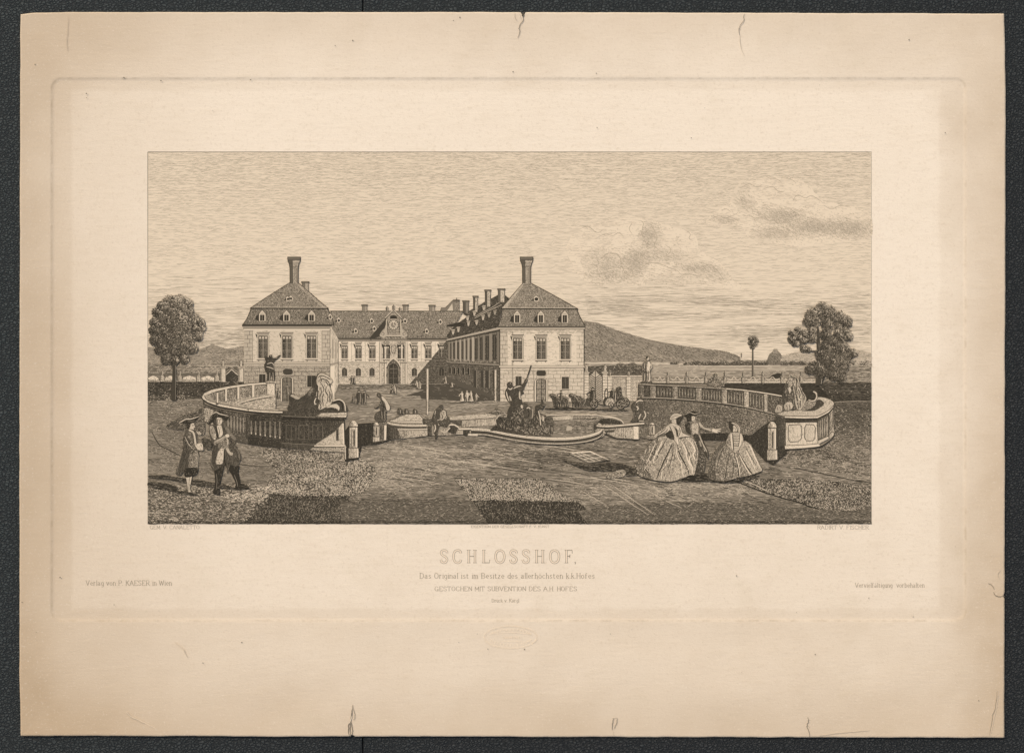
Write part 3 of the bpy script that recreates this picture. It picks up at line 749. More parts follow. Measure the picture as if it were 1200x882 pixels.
k = item('hedge', 2.5, 'dark clipped hedge below the garden wall at far left')
P = [(X0, 447.5), (236, 447.2), (290, 446.6), (330, 444.5), (330, 447.5), (290, 450.5), (262, 456), (240, 463), (236, 466.5), (215, 468), (X0, 469.5)]
k.F(P, .80); k.H(P, 0, 1, .7, .95, (3, 9), .1, .25); k.G(P, 420, (.8, 2), .4, .38, 0, 50); k.H([(X0, 463), (225, 462), (225, 470), (X0, 470)], 10, 1.3, .5, .3, (1, 3), .5, .3)
k.build()
k = item('hedge', 2.5, 'long dark hedge band behind the gate right of the palace')
P = [(688, 429), (762, 428.5), (762, 441.3), (688, 441.5)]
k.F(P, .62); k.H(P, 0, .95, .6, .92, (3, 9), .1, .2); k.G(P, 60, (1, 2), .4, .3, 0, 30)
k.build()
k = item('hedge', 2.5, 'dark hedge behind the right lion')
P = [(845, 449), (X1, 448.2), (X1, 471), (915, 471), (880, 460), (845, 455)]
k.F(P, .84); k.H(P, 0, .95, .6, .96, (3, 9), .1, .2); k.G(rect(975, 455, X1, 470), 260, (1, 2.4), .4, .5, 0, 40)
k.F(smooth([(900, 452), (902, 443), (907, 438.5), (914, 437.5), (919, 443), (920, 452)], True, 4), .9, .15)
k.build()
def grow(P, d):
    q = np.array(P, float); m = q.mean(0); v = q - m
    r = np.linalg.norm(v, axis=1, keepdims=True)
    return [tuple(a) for a in m + v * (1 + d / np.maximum(r, 1))]
def bed(label, P, base, dark, n_light, n_dark, lt=.1, seed=0, ang=-80):
    b = item('grass_bed', 2.6, label); P = [(min(x, X1 - 1.2), y) for x, y in P]
    b.F(P, base, .5)
    clip = lambda x, y: (y < 613) * (x < 1020.5) * (x > 173.8)
    b.H(P, 2, 1.0, .6, dark, (1.5, 4), .12, .35, noise(20, 7, .05, .5, 131))
    b.G(grow(P, 1.5), n_dark, (1, 2.6), .5, .96, ang, 40, clip)
    b.G(grow(P, 2.5), n_dark // 4, (1, 2.6), .45, .92, ang, 50, clip)
    f = noise(14, 5, .2, .8, 133)
    b.G(grow(P, .5), int(n_light * 1.25), (.7, 1.9), .46, lt, ang, 55, lambda x, y: clip(x, y) * (.35 + .65 * f(x, y)))
    b.build()
bed('large dark grass bed at lower left corner of the print', [(284, Y1), (292, 602), (301, 590), (318, 579), (345, 580), (380, 579), (409, 581), (406, 595), (411, Y1)], .76, .95, 1500, 2600, .38)
bed('pale rough lawn in front of the left balustrade', smooth([(322, 521), (345, 524.5), (404, 532.5), (424, 538), (440, 552), (432, 570), (410, 580), (345, 580), (318, 578), (305, 586), (315, 566), (322, 550), (306, 532)], True, 3), .56, .92, 8200, 3800, .08, 0, 10)
bed('sunlit back half of the central grass bed', [(533, 562), (560, 560.5), (600, 561.5), (632, 561.5), (645, 570), (657, 579), (676, 588), (640, 586.5), (600, 586), (553, 586), (545, 574)], .50, .92, 4300, 2600, .1, 0, -80)
bed('shaded front half of the central grass bed', [(553, 586), (600, 585.5), (640, 586), (677, 588), (690, 599), (701, Y1), (573, Y1), (562, 599)], .80, .96, 1200, 2600, .40, 0, -80)
bed('triangular grass bed at lower right', [(857, 562), (880, 561), (950, 562), (X1, 571), (X1, 592), (1000, 598), (975, 600), (940, 589), (900, 577)], .60, .94, 4200, 3600, .12, 0, 15)
k = item('path_edge', 2.75, 'dark edge of the walk beside the lower right grass bed')
k.S([(856, 562), (900, 578), (940, 590), (980, 603)], 1.6, .93, .5, True, .25); k.S([(855, 560), (880, 566), (900, 575.5)], .7, .08, .5); k.S([(930, 548), (970, 556), (X1, 566)], 1.2, .9, .4, True, .3)
k.build()
# ================================================================== the palace
pal = item('palace', 4.0, 'long two storey palace around a courtyard, two tall pavilions with mansard roofs at its ends')
def tiles(c, P, base, ang=90, sp=1.2, dark=.88, dens=.8, light=.2):
    c.F(P, base)
    c.H(P, ang, sp, .55, dark, (.9, 2.4), .22, .18, lambda x, y: dens * noise(9, 5, .1, .7, 91)(x, y))
    c.H(P, 0, 2.1, .4, dark, (1.5, 4), .25, .15)
    a = np.array(P); n = int(np.prod(a.max(0) - a.min(0)) * .35)
    c.G(P, n, (.6, 1.5), .42, light, ang, 20)
def wall_tex(c, P, t0=.0, d=.35, dens=.5):
    c.F(P, t0)
    c.H(P, 0, 1.5, .4, .45, (1.5, 5), .2, .2, lambda x, y: dens * noise(10, 8, .2, .8, 93)(x, y))
    c.H(P, 68, 1.7, .38, .5, (1.5, 4), .3, .2, lambda x, y: d * noise(8, 12, .3, .8, 94)(x, y))
def blocks(c, x0, y0, x1, y1, h=4.0, w=8.0, t=.55):
    y = y0; row = 0; ln = []
    while y < y1 - 1:
        ln.append(((x0, y), (x1, y)))
        x = x0 + (w * .5 if row % 2 else w)
        while x < x1:
            xx = x + rng.normal(0, .6)
            if x0 + 1 < xx < x1 - 1: ln.append(((xx, y), (xx, min(y + h, y1))))
            x += w
        y += h; row += 1
    c.B(ln, .5, t)
def pipe_shade(c, x0, y0, x1, y1, t=.8):
    c.H(rect(x0, y0, x1, y1), 90, .8, .5, t, (2, 5), .1, .1)

# -- main wing wall
W1 = [(394, 397), (526, 397), (526, 450), (394, 450)]
wall_tex(pal, W1, .03, .5, .7)
pal.R(394, 426, 526, 450, .13); pal.H(rect(394, 426, 526, 450), 0, 1.2, .45, .6, (2, 6), .2, .2, noise(10, 6, .2, .7, 95)); 
pal.H(rect(394, 426, 526, 450), 60, 1.8, .4, .55, (1.5, 4), .3, .2)
pal.R(394, 397, 526, 399.2, .5); pal.S([(394, 399.6), (526, 399.6)], .5, .9, 0)
pal.S([(394, 424.6), (526, 424.6)], .9, .6, 0); pal.S([(394, 426), (526, 426)], .4, .3, 0)
for x in (412, 428, 444.4, 478, 493.6, 510): pal.S([(x, 401), (x, 424)], .6, .3, .1)
# slanting shade on the court front
SH = [(526, 398), (524, 398.5), (480.5, 449.8), (526, 449.8)]
pal.F(SH, .60); pal.H(SH, 0, 1.1, .6, .9, (2, 6), .08, .2); pal.H(SH, 50, 1.6, .45, .9, (2, 5), .2, .2); pal.S([(524, 398.5), (480.5, 449.8)], .5, .8, 0)
pal.build(); PO = pal.ob
pal = Ink('pavilion', PO, 4.5, 'left pavilion with three tall windows, its court side foreshortened')
# -- left pavilion
LF = [(286, 384), (387, 384), (387, 470), (286, 470)]
wall_tex(pal, LF, .11, .75, .9)
pal.R(286, 428.5, 387, 470, .24); pal.H(rect(286, 428.5, 387, 470), 0, 1.15, .48, .62, (2, 6), .15, .2, noise(14, 8, .1, .7, 96))
pal.H(rect(286, 428.5, 387, 470), 55, 1.5, .42, .6, (1.5, 4), .3, .2)
blocks(pal, 286.5, 431, 387, 470, 4.6, 9, .78)
pal.R(286, 386.5, 295.5, 425, .22); blocks(pal, 286.5, 388, 295.5, 425, 4.7, 6, .75)
pal.R(377.6, 386.5, 386.8, 425, .2); blocks(pal, 377.8, 388, 386.6, 425, 4.7, 6, .75)
pal.S([(296, 387), (296, 425)], .5, .6, 0); pal.S([(377.4, 387), (377.4, 425)], .5, .6, 0)
pal.R(283.8, 380, 388.6, 382.6, .78); pal.R(285, 382.6, 388, 384.4, .35); pal.S([(285, 384.8), (388, 384.8)], .7, .9, 0); pal.R(286, 385.2, 387, 387, .06)
pal.R(285.6, 424.6, 387.4, 426.2, .12); pal.S([(285.6, 424.4), (387.4, 424.4)], .6, .8, 0); pal.S([(285.6, 426.6), (387.4, 426.6)], .7, .85, 0); pal.S([(286, 428.6), (387, 428.6)], .4, .6, 0)
SF = [(387, 385), (388, 382.5), (396.6, 397.5), (396.6, 450), (394, 458), (387, 470)]
pal.F(SF, .10); pal.H(SF, 90, 1.3, .45, .5, (3, 9), .15, .15); pal.R(389, 398, 391, 420, .35); pal.R(392.8, 401, 394.6, 420, .35); pal.F([(387, 426), (396.6, 424), (396.6, 426), (387, 428.4)], .4)
pal.F([(386.8, 430), (392, 428), (392, 470), (386.8, 470)], .03); pal.S([(386.8, 386), (386.8, 470)], .6, .85, 0); pal.S([(396.4, 399), (396.4, 449)], .7, .7, 0)
pal.build()
pal = Ink('side_wing', PO, 4.3, 'long shaded wing along the right of the courtyard')
# -- right pavilion and its long side towards the court
SD = [(523.5, 398), (586, 383.5), (586, 470), (523.5, 448)]
pal.F(SD, .66)
pal.H(SD, 4, 1.1, .5, .9, (2, 6), .12, .2, noise(12, 8, .05, .6, 97)); pal.H(SD, 86, 1.5, .45, .9, (2, 5), .2, .2); pal.G(SD, 900, (.8, 2), .4, .4, 0, 40)
pal.F([(523.5, 398), (586, 383.5), (586, 385.6), (523.5, 399.2)], .28); pal.S([(523.5, 400), (586, 387)], .8, .95, 0)
pal.F([(523.5, 423.5), (586, 426.6), (586, 428.4), (523.5, 424.8)], .48); pal.S([(523.5, 425.4), (586, 429.2)], .7, .95, 0)
pal.G([(523.5, 420.5), (586, 422.5), (586, 426), (523.5, 423)], 160, (.7, 1.6), .5, .3, 90, 30)
pal.F([(523.5, 441), (545, 449), (575, 462), (586, 466), (586, 470), (523.5, 448)], .76)
# white wall strips between the side windows
for i, (x, wd, tn) in enumerate([(526.4, .8, .35), (530, .8, .3), (534.6, 1.0, .2), (539.5, 1.1, .18), (544.4, 1.2, .2), (549, 1.2, .2), (554.4, 1.5, .15), (561, 1.0, .4), (567, 1.3, .38), (575, 1.7, .34), (583.8, 1.3, .45)]):
    f = (x - 523.5) / 62.5
    pal.F([(x - wd, 401.5 - 13 * f), (x + wd, 401.2 - 13 * f), (x + wd, 422 + 2 * f), (x - wd, 422 + 2 * f)], tn + .14, .1)
pal.build()
pal = Ink('pavilion', PO, 4.6, 'right pavilion with three tall windows above a rusticated ground floor')
RF = [(585.7, 382), (684.3, 382), (684.3, 470.5), (585.7, 470.5)]
wall_tex(pal, RF, .04, .5, .75)
pal.R(585.7, 431, 684.3, 470.5, .10); pal.H(rect(585.7, 431, 684.3, 470.5), 0, 1.3, .42, .5, (2, 6), .2, .2, noise(14, 8, .2, .8, 98))
blocks(pal, 586, 434, 684, 470, 4.6, 9.5, .58)
pal.R(586, 387.5, 595, 429, .16); blocks(pal, 586.2, 389, 595, 429, 5, 6, .65)
pal.R(675.4, 387.5, 684, 429, .08); blocks(pal, 675.6, 389, 684, 429, 5, 6, .55)
pal.S([(600.4, 388), (600.4, 470)], .9, .5, 0); pal.S([(602, 388), (602, 470)], .4, .4, 0); pal.S([(625.5, 433), (625.5, 470)], .7, .55, 0); pal.S([(684.3, 386), (684.3, 470)], .8, .85, 0); pal.S([(585.8, 386), (585.8, 470)], .9, .88, 0)
pal.R(583.6, 381.6, 686, 384, .72); pal.R(584.4, 384, 685.4, 385.4, .2); pal.S([(584.4, 386), (685.4, 386)], .8, .85, 0)
pal.R(585, 428.6, 685, 430.2, .1); pal.S([(585, 428.2), (685, 428.2)], .5, .75, 0); pal.S([(585, 430.8), (685, 430.8)], .7, .8, 0)
pal.H(rect(586, 386, 684, 391), 0, 1, .4, .5, (3, 9), .2, .1)
pal.build()
def part(name, lay, label=None): return Ink(name, PO, lay, label)

# -- roofs
c = part('roof', 4.5)                                             # court wing
tiles(c, [(387, 364.6), (543, 364.6), (536, 378), (524, 397), (396, 397), (386, 382)], .50, 90, 1.15, .9, .8, .2)
c.S([(387, 364.4), (543, 364.6)], .8, .9, 0); c.S([(394, 396.6), (525, 396.8)], 1.4, .85, 0)
c.F([(450, 376), (456, 369), (454, 392), (436, 397), (432, 397)], .86)
for a, b in ((434, 396.5), (451, 396.5), (480, 396.5)): c.S([(a, b), (a + 1, b + 2.5)], 1.2, .85, .3)
c.build()
c = part('roof', 5.0)                                             # left pavilion
UP = [(340, 331), (349.5, 331), (384.5, 361), (293.4, 361)]
tiles(c, UP, .48, 90, 1.15, .88, .8, .2); c.F([(345, 331), (350, 331), (384.5, 361), (378, 361)], .3); c.H([(345, 331), (350, 331), (384.5, 361), (378, 361)], 40, 1.2, .5, .8, (1.5, 4), .2)
tiles(c, [(294.2, 362), (384.2, 362), (389, 372), (391.5, 380.5), (284.4, 380.5), (289.5, 373)], .56, 90, 1.15, .9, .8, .25)
c.S([(293, 361.2), (385, 361.6)], 1.3, .93, 0); c.S([(294, 360), (384, 360.2)], .5, .15, 0); c.S(UP[0:1] + [(316, 346), (293.4, 361)], .7, .85, 0); c.S([(349.5, 331), (367, 346.5), (384.5, 361)], .7, .85, 0)
c.S([(294.2, 362), (289.5, 373), (284.4, 380.5)], .8, .9, 0); c.S([(384.2, 362), (389, 372), (391.5, 380.5)], .8, .9, 0); c.S([(284, 380.4), (392, 380.4)], 1.0, .92, 0)
c.build()
c = part('roof', 4.9)                                             # long side roof in shade
RS = [(543, 368), (588, 343), (600, 352), (588, 362), (584, 383), (523.5, 398), (524, 392), (534, 380), (548, 371)]
c.F(RS, .72); c.H(RS, -24, 1.1, .55, .95, (2, 6), .12, .2); c.H(RS, 60, 1.5, .45, .95, (1.5, 4), .2, .2); c.G(RS, 260, (.8, 2), .45, .35, -25, 15)
c.F([(524, 380.6), (536, 378), (545, 379), (544, 382), (524, 383)], .9)
c.S([(556, 373), (572, 364.5), (588, 357)], .8, .3, .2); c.S([(556, 371), (575, 361), (590, 351)], .6, .25, .2); c.S([(523.5, 398), (584, 384)], .9, .25, 0)
for x, y in ((531, 388), (537, 385), (549, 378), (558.5, 377), (548, 372), (566, 371), (573, 368), (580, 365), (556, 366), (567, 360)):
    c.F([(x - 2.2, y - 1.4), (x + 2.2, y - 2.2), (x + 1.8, y - .4), (x + .6, y + 4), (x - .6, y + 4), (x - 1.6, y)], .2 if x < 570 else .35, .15); c.S([(x - 2, y + 3), (x - 2.2, y + .3), (x + 2, y - .6)], .6, .93, .2)
c.build()
c = part('roof', 5.2)                                             # right pavilion
UP = [(612.6, 332), (622.6, 332), (677, 361.8), (587.2, 361.4)]
tiles(c, UP, .46, 90, 1.15, .86, .75, .18); c.F([(612.6, 332), (615, 332), (594, 361.4), (587.2, 361.4)], .22); c.H([(612.6, 332), (615, 332), (594, 361.4), (587.2, 361.4)], -50, 1.3, .45, .8, (1.5, 4), .2)
tiles(c, [(588.4, 362.6), (676, 362.6), (680, 372), (686, 382), (583.6, 382), (587, 373)], .50, 90, 1.15, .88, .75, .2)
c.S([(586.6, 361.8), (677.4, 362.2)], 1.3, .92, 0); c.S([(588, 360.4), (675, 360.8)], .5, .12, 0); c.S([(612.6, 332), (600, 346.5), (587.2, 361.4)], .7, .85, 0); c.S([(622.6, 332), (650, 346.6), (677, 361.8)], .8, .88, 0)
c.S([(588.4, 362.6), (587, 373), (583.6, 382)], .7, .88, 0); c.S([(676, 362.6), (680, 372), (686, 382)], .9, .9, 0)
c.build()

# -- chimneys
def chimney(P, lay, dark=.72, lit=.12, split=.45, cap=1.6, label=None):
    x0, y0, x1, y1 = P
    c = part('chimney', lay, label)
    m = x0 + (x1 - x0) * split
    c.R(x0, y0, m, y1, dark); c.R(m, y0, x1, y1, lit); pipe_shade(c, m, y0, x1, y1, .45)
    c.R(x0 - 1, y0 - .2, x1 + 1, y0 + cap, .55); c.S([(x0 - 1, y0), (x1 + 1, y0)], .6, .9, 0); c.S([(x0 - .6, y0 + cap), (x1 + .6, y0 + cap)], .5, .9, 0)
    c.O(rect(x0, y0, x1, y1), .45, .85)
    c.build()
def big_chimney(x, lay, side):
    c = part('chimney', lay, 'tall flared chimney on the roof of the ' + side + ' pavilion')
    L = [(x - 4.7, 332), (x - 4.9, 314), (x - 5.6, 309.5), (x - 7.2, 306), (x - 7.6, 302)]; R_ = [(x + 7.6, 302), (x + 7.2, 306), (x + 5.6, 309.5), (x + 4.9, 314), (x + 4.7, 332)]
    c.F(L + R_, .26); c.F(L + [(x - 1.5, 302), (x - 1.2, 314), (x - 1, 332)], .70)
    pipe_shade(c, x - 1, 310, x + 4.6, 332, .55); c.H(L + R_, 0, 1.6, .4, .75, (1, 3), .3)
    c.F([(x - 7.8, 301.4), (x + 7.8, 301.4), (x + 7.5, 304.6), (x - 7.5, 304.6)], .62); c.S([(x - 7.8, 301.3), (x + 7.8, 301.3)], .8, .9, 0); c.S([(x - 7.4, 304.8), (x + 7.4, 304.8)], .6, .9, 0); c.S([(x - 6, 308.6), (x + 6, 308.6)], .6, .85, 0); c.S([(x - 5, 312.6), (x + 5, 312.6)], .5, .8, 0)
    c.F([(x + 2.6, 314), (x + 4.4, 314), (x + 4.2, 331), (x + 2.6, 331)], .5)
    c.S(L, .7, .9, 0, False); c.S(R_, .7, .9, 0, False)
    c.build()
big_chimney(344.6, 5.4, 'left'); big_chimney(617, 5.6, 'right')
chimney((354, 330, 361.6, 341), 4.95, .6, .3, .5)
for P in ((424.4, 357, 430, 365), (472.4, 357, 478, 365), (503, 357.4, 509.4, 365)): chimney(P, 4.7, .5, .3, .6)
c = part('chimney', 4.7, 'broad stepped chimney stack with a slanting buttress on the court roof')
c.F([(516, 364.6), (517, 360.5), (522, 360.5), (528, 355), (531, 351.5), (538, 351.5), (538, 364.6)], .55); c.F([(524, 364), (530, 355.5), (531, 364)], .15); c.R(531, 351, 538.6, 353.2, .7); c.R(533, 353.4, 538, 364.6, .36); pipe_shade(c, 533, 353, 538, 364.6); c.S([(535, 349), (535, 351)], .8, .7, 0); c.O([(516, 364.6), (517, 360.5), (522, 360.5), (531, 351.5), (538, 351.5), (538, 364.6)], .5, .85); c.build()
chimney((542.6, 352.2, 549, 367), 4.95, .74, .55, .5); chimney((554.6, 346.8, 559.8, 365.5), 5.0, .74, .12, .45); chimney((568.4, 339.6, 574.8, 359.5), 5.05, .74, .14, .42); chimney((583.6, 338.2, 591.2, 354), 5.1, .66, .10, .4)

# -- dormers
def dormer(x, y, w, h, lay, t=.9, tall=True):
    d = part('dormer', lay)
    if tall:
        d.F([(x - w / 2 - 1.5, y + h - 1), (x - w / 2 - .8, y + 2.4), (x, y - 2), (x + w / 2 + .8, y + 2.4), (x + w / 2 + 1, y + h)], .30)
        d.F([(x - w / 2 - 5.5, y + h - 2), (x - w / 2 - 4, y + h * .45), (x - w / 2 - .6, y + 2.6), (x - w / 2 - .6, y + h)], .90)
        d.F([(x - w / 2 - 1.4, y + 2.8), (x, y - 2.2), (x + w / 2 + 1.4, y + 2.8), (x, y + .8)], .15); d.S([(x - w / 2 - 1.6, y + 2.8), (x, y - 2.6), (x + w / 2 + 1.6, y + 2.8)], .6, .9, 0, False)
        d.R(x - w / 2 - .4, y + 2.4, x + w / 2 + .4, y + h, .10); d.build()
        g = Ink('window', d.ob.parent, lay + .3); g.R(x - w / 2 + .6, y + 3.2, x + w / 2 - .6, y + h - .4, t); g.S([(x, y + 3.2), (x, y + h - .6)], .4, .35, 0); g.build()
    else:
        d.F(ell(x, y, w / 2 + .9, h / 2 + 1), .12); d.F([(x - w / 2 - 3, y + h / 2), (x - w / 2, y - 1), (x - w / 2 + .2, y + h / 2)], .88); d.F(ell(x + .2, y + .5, w / 2 - .5, h / 2 - .5), t); d.S([(x - w / 2 - 1, y - h * .15), (x, y - h / 2 - 1.4), (x + w / 2 + 1, y)], .5, .9, .2); d.build()
for x in (307.4, 335.8, 365.2): dormer(x, 365.6, 6.4, 10.6, 5.4)
for x in (606, 633.8, 661.8): dormer(x, 366, 6.2, 12.2, 5.6)
dormer(337.2, 350, 3.6, 3.6, 5.4, .9, False); dormer(341, 349.4, 3.6, 4.2, 5.4, .9, False); dormer(628.4, 350, 5.6, 5, 5.6, .9, False); dormer(387, 371, 3.6, 5, 5.4, .7, False)
for x, y in ((397, 375), (435.6, 375.6), (416.8, 387.4), (474.6, 375.8), (516, 376.6), (500, 387.6), (438.6, 384.6)): dormer(x, y, 3.8, 4.4, 4.8, .85, False)

# -- windows
def window(x, y0, y1, w, lay, hood=True, sill=True, base=.62, ls=.12):
    c = part('window', lay)
    fr = max(.8, w * .14)
    c.R(x - w / 2 - fr, y0 - fr, x + w / 2 + fr, y1 + fr * .5, ls)
    c.R(x - w / 2, y0, x + w / 2, y1, base)
    c.H(rect(x - w / 2, y0, x + w / 2, y1), 0, 1.15, .55, .9, (1, 3), .12, .1); c.H(rect(x - w / 2, y0, x - w / 2 + w * .25, y1), 90, .8, .6, .95, (2, 5), .05, .1)
    c.S([(x, y0), (x, y1)], max(.5, w * .06), .32, 0)
    for f in (.33, .66): c.S([(x - w / 2, y0 + (y1 - y0) * f), (x + w / 2, y0 + (y1 - y0) * f)], .4, .4, 0)
    c.R(x - w / 2, y0, x + w / 2, y0 + 1.2, .92)
    c.O(rect(x - w / 2, y0, x + w / 2, y1), .55, .92); c.S([(x + w / 2 + fr, y0), (x + w / 2 + fr, y1)], .5, .75, 0); c.S([(x - w / 2 - fr, y0), (x - w / 2 - fr, y1)], .4, .5, 0)
    if hood:
        h = w * .72
        c.F([(x - h, y0 - 3.6), (x + h, y0 - 3.6), (x + h - 1, y0 - 1.9), (x - h + 1, y0 - 1.9)], .22); c.S([(x - h, y0 - 3.8), (x + h, y0 - 3.8)], .8, .9, 0); c.S([(x - h + 1, y0 - 1.7), (x + h - 1, y0 - 1.7)], .8, .92, 0)
        c.F([(x - h - 1.5, y0 - 2.6), (x - h + .6, y0 - 1.6), (x - w / 2 - fr, y0 + 3.4), (x - w / 2 - fr - 1.3, y0 + .8)], .84)
        for i in range(3):
            q = x - w / 2 + w * (i + .5) / 3; c.F([(q - w * .12, y0 + 1), (q + w * .12, y0 + 1), (q + w * .1, y0 + 3.4), (q - w * .1, y0 + 3.4)], .15)
    if sill:
        c.R(x - w * .68, y1 + .4, x + w * .68, y1 + 2, .12); c.S([(x - w * .7, y1 + 2.3), (x + w * .7, y1 + 2.3)], .8, .9, 0); c.F([(x - w * .62, y1 + 2.4), (x - w * .4, y1 + 2.4), (x - w * .46, y1 + 4)], .8); c.F([(x + w * .4, y1 + 2.4), (x + w * .62, y1 + 2.4), (x + w * .46, y1 + 4)], .8)
    c.build()
for x in (308.4, 336.4, 365.2): window(x, 393.5, 419.4, 10.6, 5.2)
for x in (606.6, 634.2, 662.4): window(x, 396, 420.6, 10.2, 5.4)
for x in (403.8, 420, 436.2): window(x, 405, 419.6, 6, 4.6, base=.58)
for x in (452.8, 470): window(x, 405, 419.6, 6, 4.6, base=.58)
for x in (485.6, 501.8): window(x, 405, 419.6, 6, 4.6, base=.58)
window(517.6, 405, 418, 5, 4.6, base=.66, ls=.5, sill=False)
def small_window(P, lay, arched=False, base=.8, frame=.14):
    x0, y0, x1, y1 = P; c = part('window', lay)
    c.R(x0 - 1, y0 - 1, x1 + 1, y1 + 1, frame); top = [(x0, y1), (x0, y0)] + ([((x0 + x1) / 2, y0 - 1.8)] if arched else []) + [(x1, y0), (x1, y1)]
    c.F(top, base); c.H(rect(*P), 0, 1.1, .5, .97, (1, 3), .2, .1); c.S([((x0 + x1) / 2, y0), ((x0 + x1) / 2, y1)], .4, .55, 0); c.O(top, .5, .93); c.S([(x0 - 1, y1 + 1.2), (x1 + 1, y1 + 1.2)], .5, .8, 0); c.build()
for x in (403.8, 420, 436, 485.6): small_window((x - 2.8, 432.6, x + 2.8, 440.4), 4.6, True, .72)
small_window((515, 432.6, 520, 440), 4.6, True, .86, .62)
small_window((304, 438.6, 311, 448), 5.2, False, .86, .3); small_window((360.4, 440, 370, 453), 5.2, False, .86, .3)
small_window((658.6, 441.6, 666.4, 455.4), 5.4); small_window((604.4, 441, 611, 455), 5.4)
for x in (337.4,):
    c = part('window', 5.2, 'oval window over the left pavilion door'); c.F(smooth([(x - 5.6, 435.4), (x - 4, 432.4), (x + 4, 432.4), (x + 5.6, 435.4), (x + 4, 438.6), (x - 4, 438.6)], True), .84); c.O(smooth([(x - 6.4, 435.4), (x - 4.4, 431.6), (x + 4.4, 431.6), (x + 6.4, 435.4), (x + 4.4, 439.4), (x - 4.4, 439.4)], True), .7, .3); c.build()
c = part('window', 5.4, 'oval window over the right pavilion door'); x = 634.2; c.F(smooth([(x - 5.6, 437), (x - 4, 434.2), (x + 4, 434.2), (x + 5.6, 437), (x + 4, 440), (x - 4, 440)], True), .86); c.O(smooth([(x - 6.4, 437), (x - 4.4, 433.4), (x + 4.4, 433.4), (x + 6.4, 437), (x + 4.4, 440.8), (x - 4.4, 440.8)], True), .7, .25); c.build()
def door(x0, x1, y0, y1, lay, base, frame, label=None):
    c = part('door', lay, label); m = (x0 + x1) / 2
    out = [(x0 - 2, y1), (x0 - 2, y0)] + [(m + (x1 - x0 + 4) / 2 * math.cos(a), y0 - 3.4 * math.sin(a)) for a in np.linspace(math.pi, 0, 7)] + [(x1 + 2, y0), (x1 + 2, y1)]
    inn = [(x0, y1), (x0, y0)] + [(m + (x1 - x0) / 2 * math.cos(a), y0 - 2.2 * math.sin(a)) for a in np.linspace(math.pi, 0, 7)] + [(x1, y0), (x1, y1)]
    c.F(out, frame); c.F(inn, base); c.H(inn, 90, 1.1, .5, .9, (2, 6), .15, .1); c.S([(m, y0 - 2), (m, y1)], .7, .95, 0)
    for yy in np.linspace(y0 + 3, y1 - 2, 4): c.S([(x0, yy), (x1, yy)], .5, .9, 0)
    c.S(inn, .8, .95, 0, False); c.S(out, .5, .7, 0, False); c.build()
door(331, 342, 444, 470, 5.2, .55, .12); door(628.6, 639.8, 446, 470.4, 5.4, .38, .06)
# side windows of the long wing (lower row, in shade)
for i, x in enumerate((527.5, 532.5, 537.5, 543, 549)):
    f = (x - 523.5) / 62.5; c = part('window', 4.95); c.F([(x - .9, 431 + 1 * f), (x + .9, 431 + 1 * f), (x + .9, 437 + 4 * f), (x - .9, 437 + 4 * f)], .95); c.S([(x + 1.3, 430.6), (x + 1.3, 438 + 4 * f)], .5, .4, 0); c.build()
for x0, x1 in ((555, 558), (563.6, 566.6), (569, 572.6), (577.6, 580)):
    f = (x0 - 523.5) / 62.5; c = part('window', 4.95); c.F([(x0, 434), (x1, 434.4), (x1, 452 + 4 * f), (x0, 451 + 4 * f)], .86); c.S([(x1 + .8, 434), (x1 + .8, 452 + 4 * f)], .7, .42, 0); c.build()
# side windows, upper row
for x, w_ in ((528.2, 1.6), (532.3, 1.9), (537, 2.2), (542, 2.2), (546.7, 2.1), (551.6, 2.4), (558, 3.2), (564, 3), (571, 4), (579.4, 4.2)):
    f = (x - 523.5) / 62.5; c = part('window', 4.95)
    y0 = 404 - 13 * f; c.F([(x - w_ / 2, y0), (x + w_ / 2, y0 - .2), (x + w_ / 2, 420 + 1.5 * f), (x - w_ / 2, 420 + 1.5 * f)], .84); c.H([(x - w_ / 2, y0), (x + w_ / 2, y0), (x + w_ / 2, 420), (x - w_ / 2, 420)], 0, 1.1, .5, .96, (1, 3), .3); c.S([(x - w_ / 2, y0 - 1.5), (x + w_ / 2, y0 - 1.8)], .6, .4, 0); c.S([(x, y0 + 1), (x, 419)], .35, .6, 0); c.build()

# -- clock gable, portal
c = part('gable', 4.8, 'curved gable with a clock, statues and urns above the portal')
c.F(smooth([(447, 397), (448, 391), (452.4, 386), (453, 372), (456, 367.5), (461, 363), (466, 367.5), (469.4, 372), (470, 386), (475, 391), (477, 397)], False, 4), .34)
c.H([(453, 397), (453, 372), (461, 364), (470, 372), (470, 397)], 0, 1.2, .45, .8, (1, 4), .2, .2); c.H([(453, 397), (453, 372), (470, 372), (470, 397)], 90, 1.6, .4, .8, (2, 5), .3, .2)
c.S([(451.4, 372.6), (456, 368), (461, 362.6), (466, 368), (470.8, 372.6)], 1.2, .2, 0, False); c.S([(451.2, 373.8), (456, 369.4), (461, 364), (466, 369.4), (471, 373.8)], .7, .92, 0, False)
c.F(ell(461.2, 372, 4.2, 3, 16, 0, 180), .92); c.F(ell(461.2, 372, 4.2, 2.6, 16, 180, 360), .9); c.F([(458, 373.6), (464.4, 373.6), (465, 374.8), (457.4, 374.8)], .2)
c.S([(452.8, 374), (452.8, 392)], .9, .15, 0); c.S([(469.6, 374), (469.6, 392)], .9, .15, 0); c.S([(454.4, 376), (454.4, 390)], .6, .9, 0); c.S([(468, 376), (468, 390)], .6, .9, 0)
c.R(446, 392.6, 477, 394, .15); c.S([(445, 394.4), (478, 394.4)], .8, .9, 0)
for i in range(9): c.S([(447 + i * 3.5, 394.8), (448.4 + i * 3.5, 396.6)], .8, .85, .2)
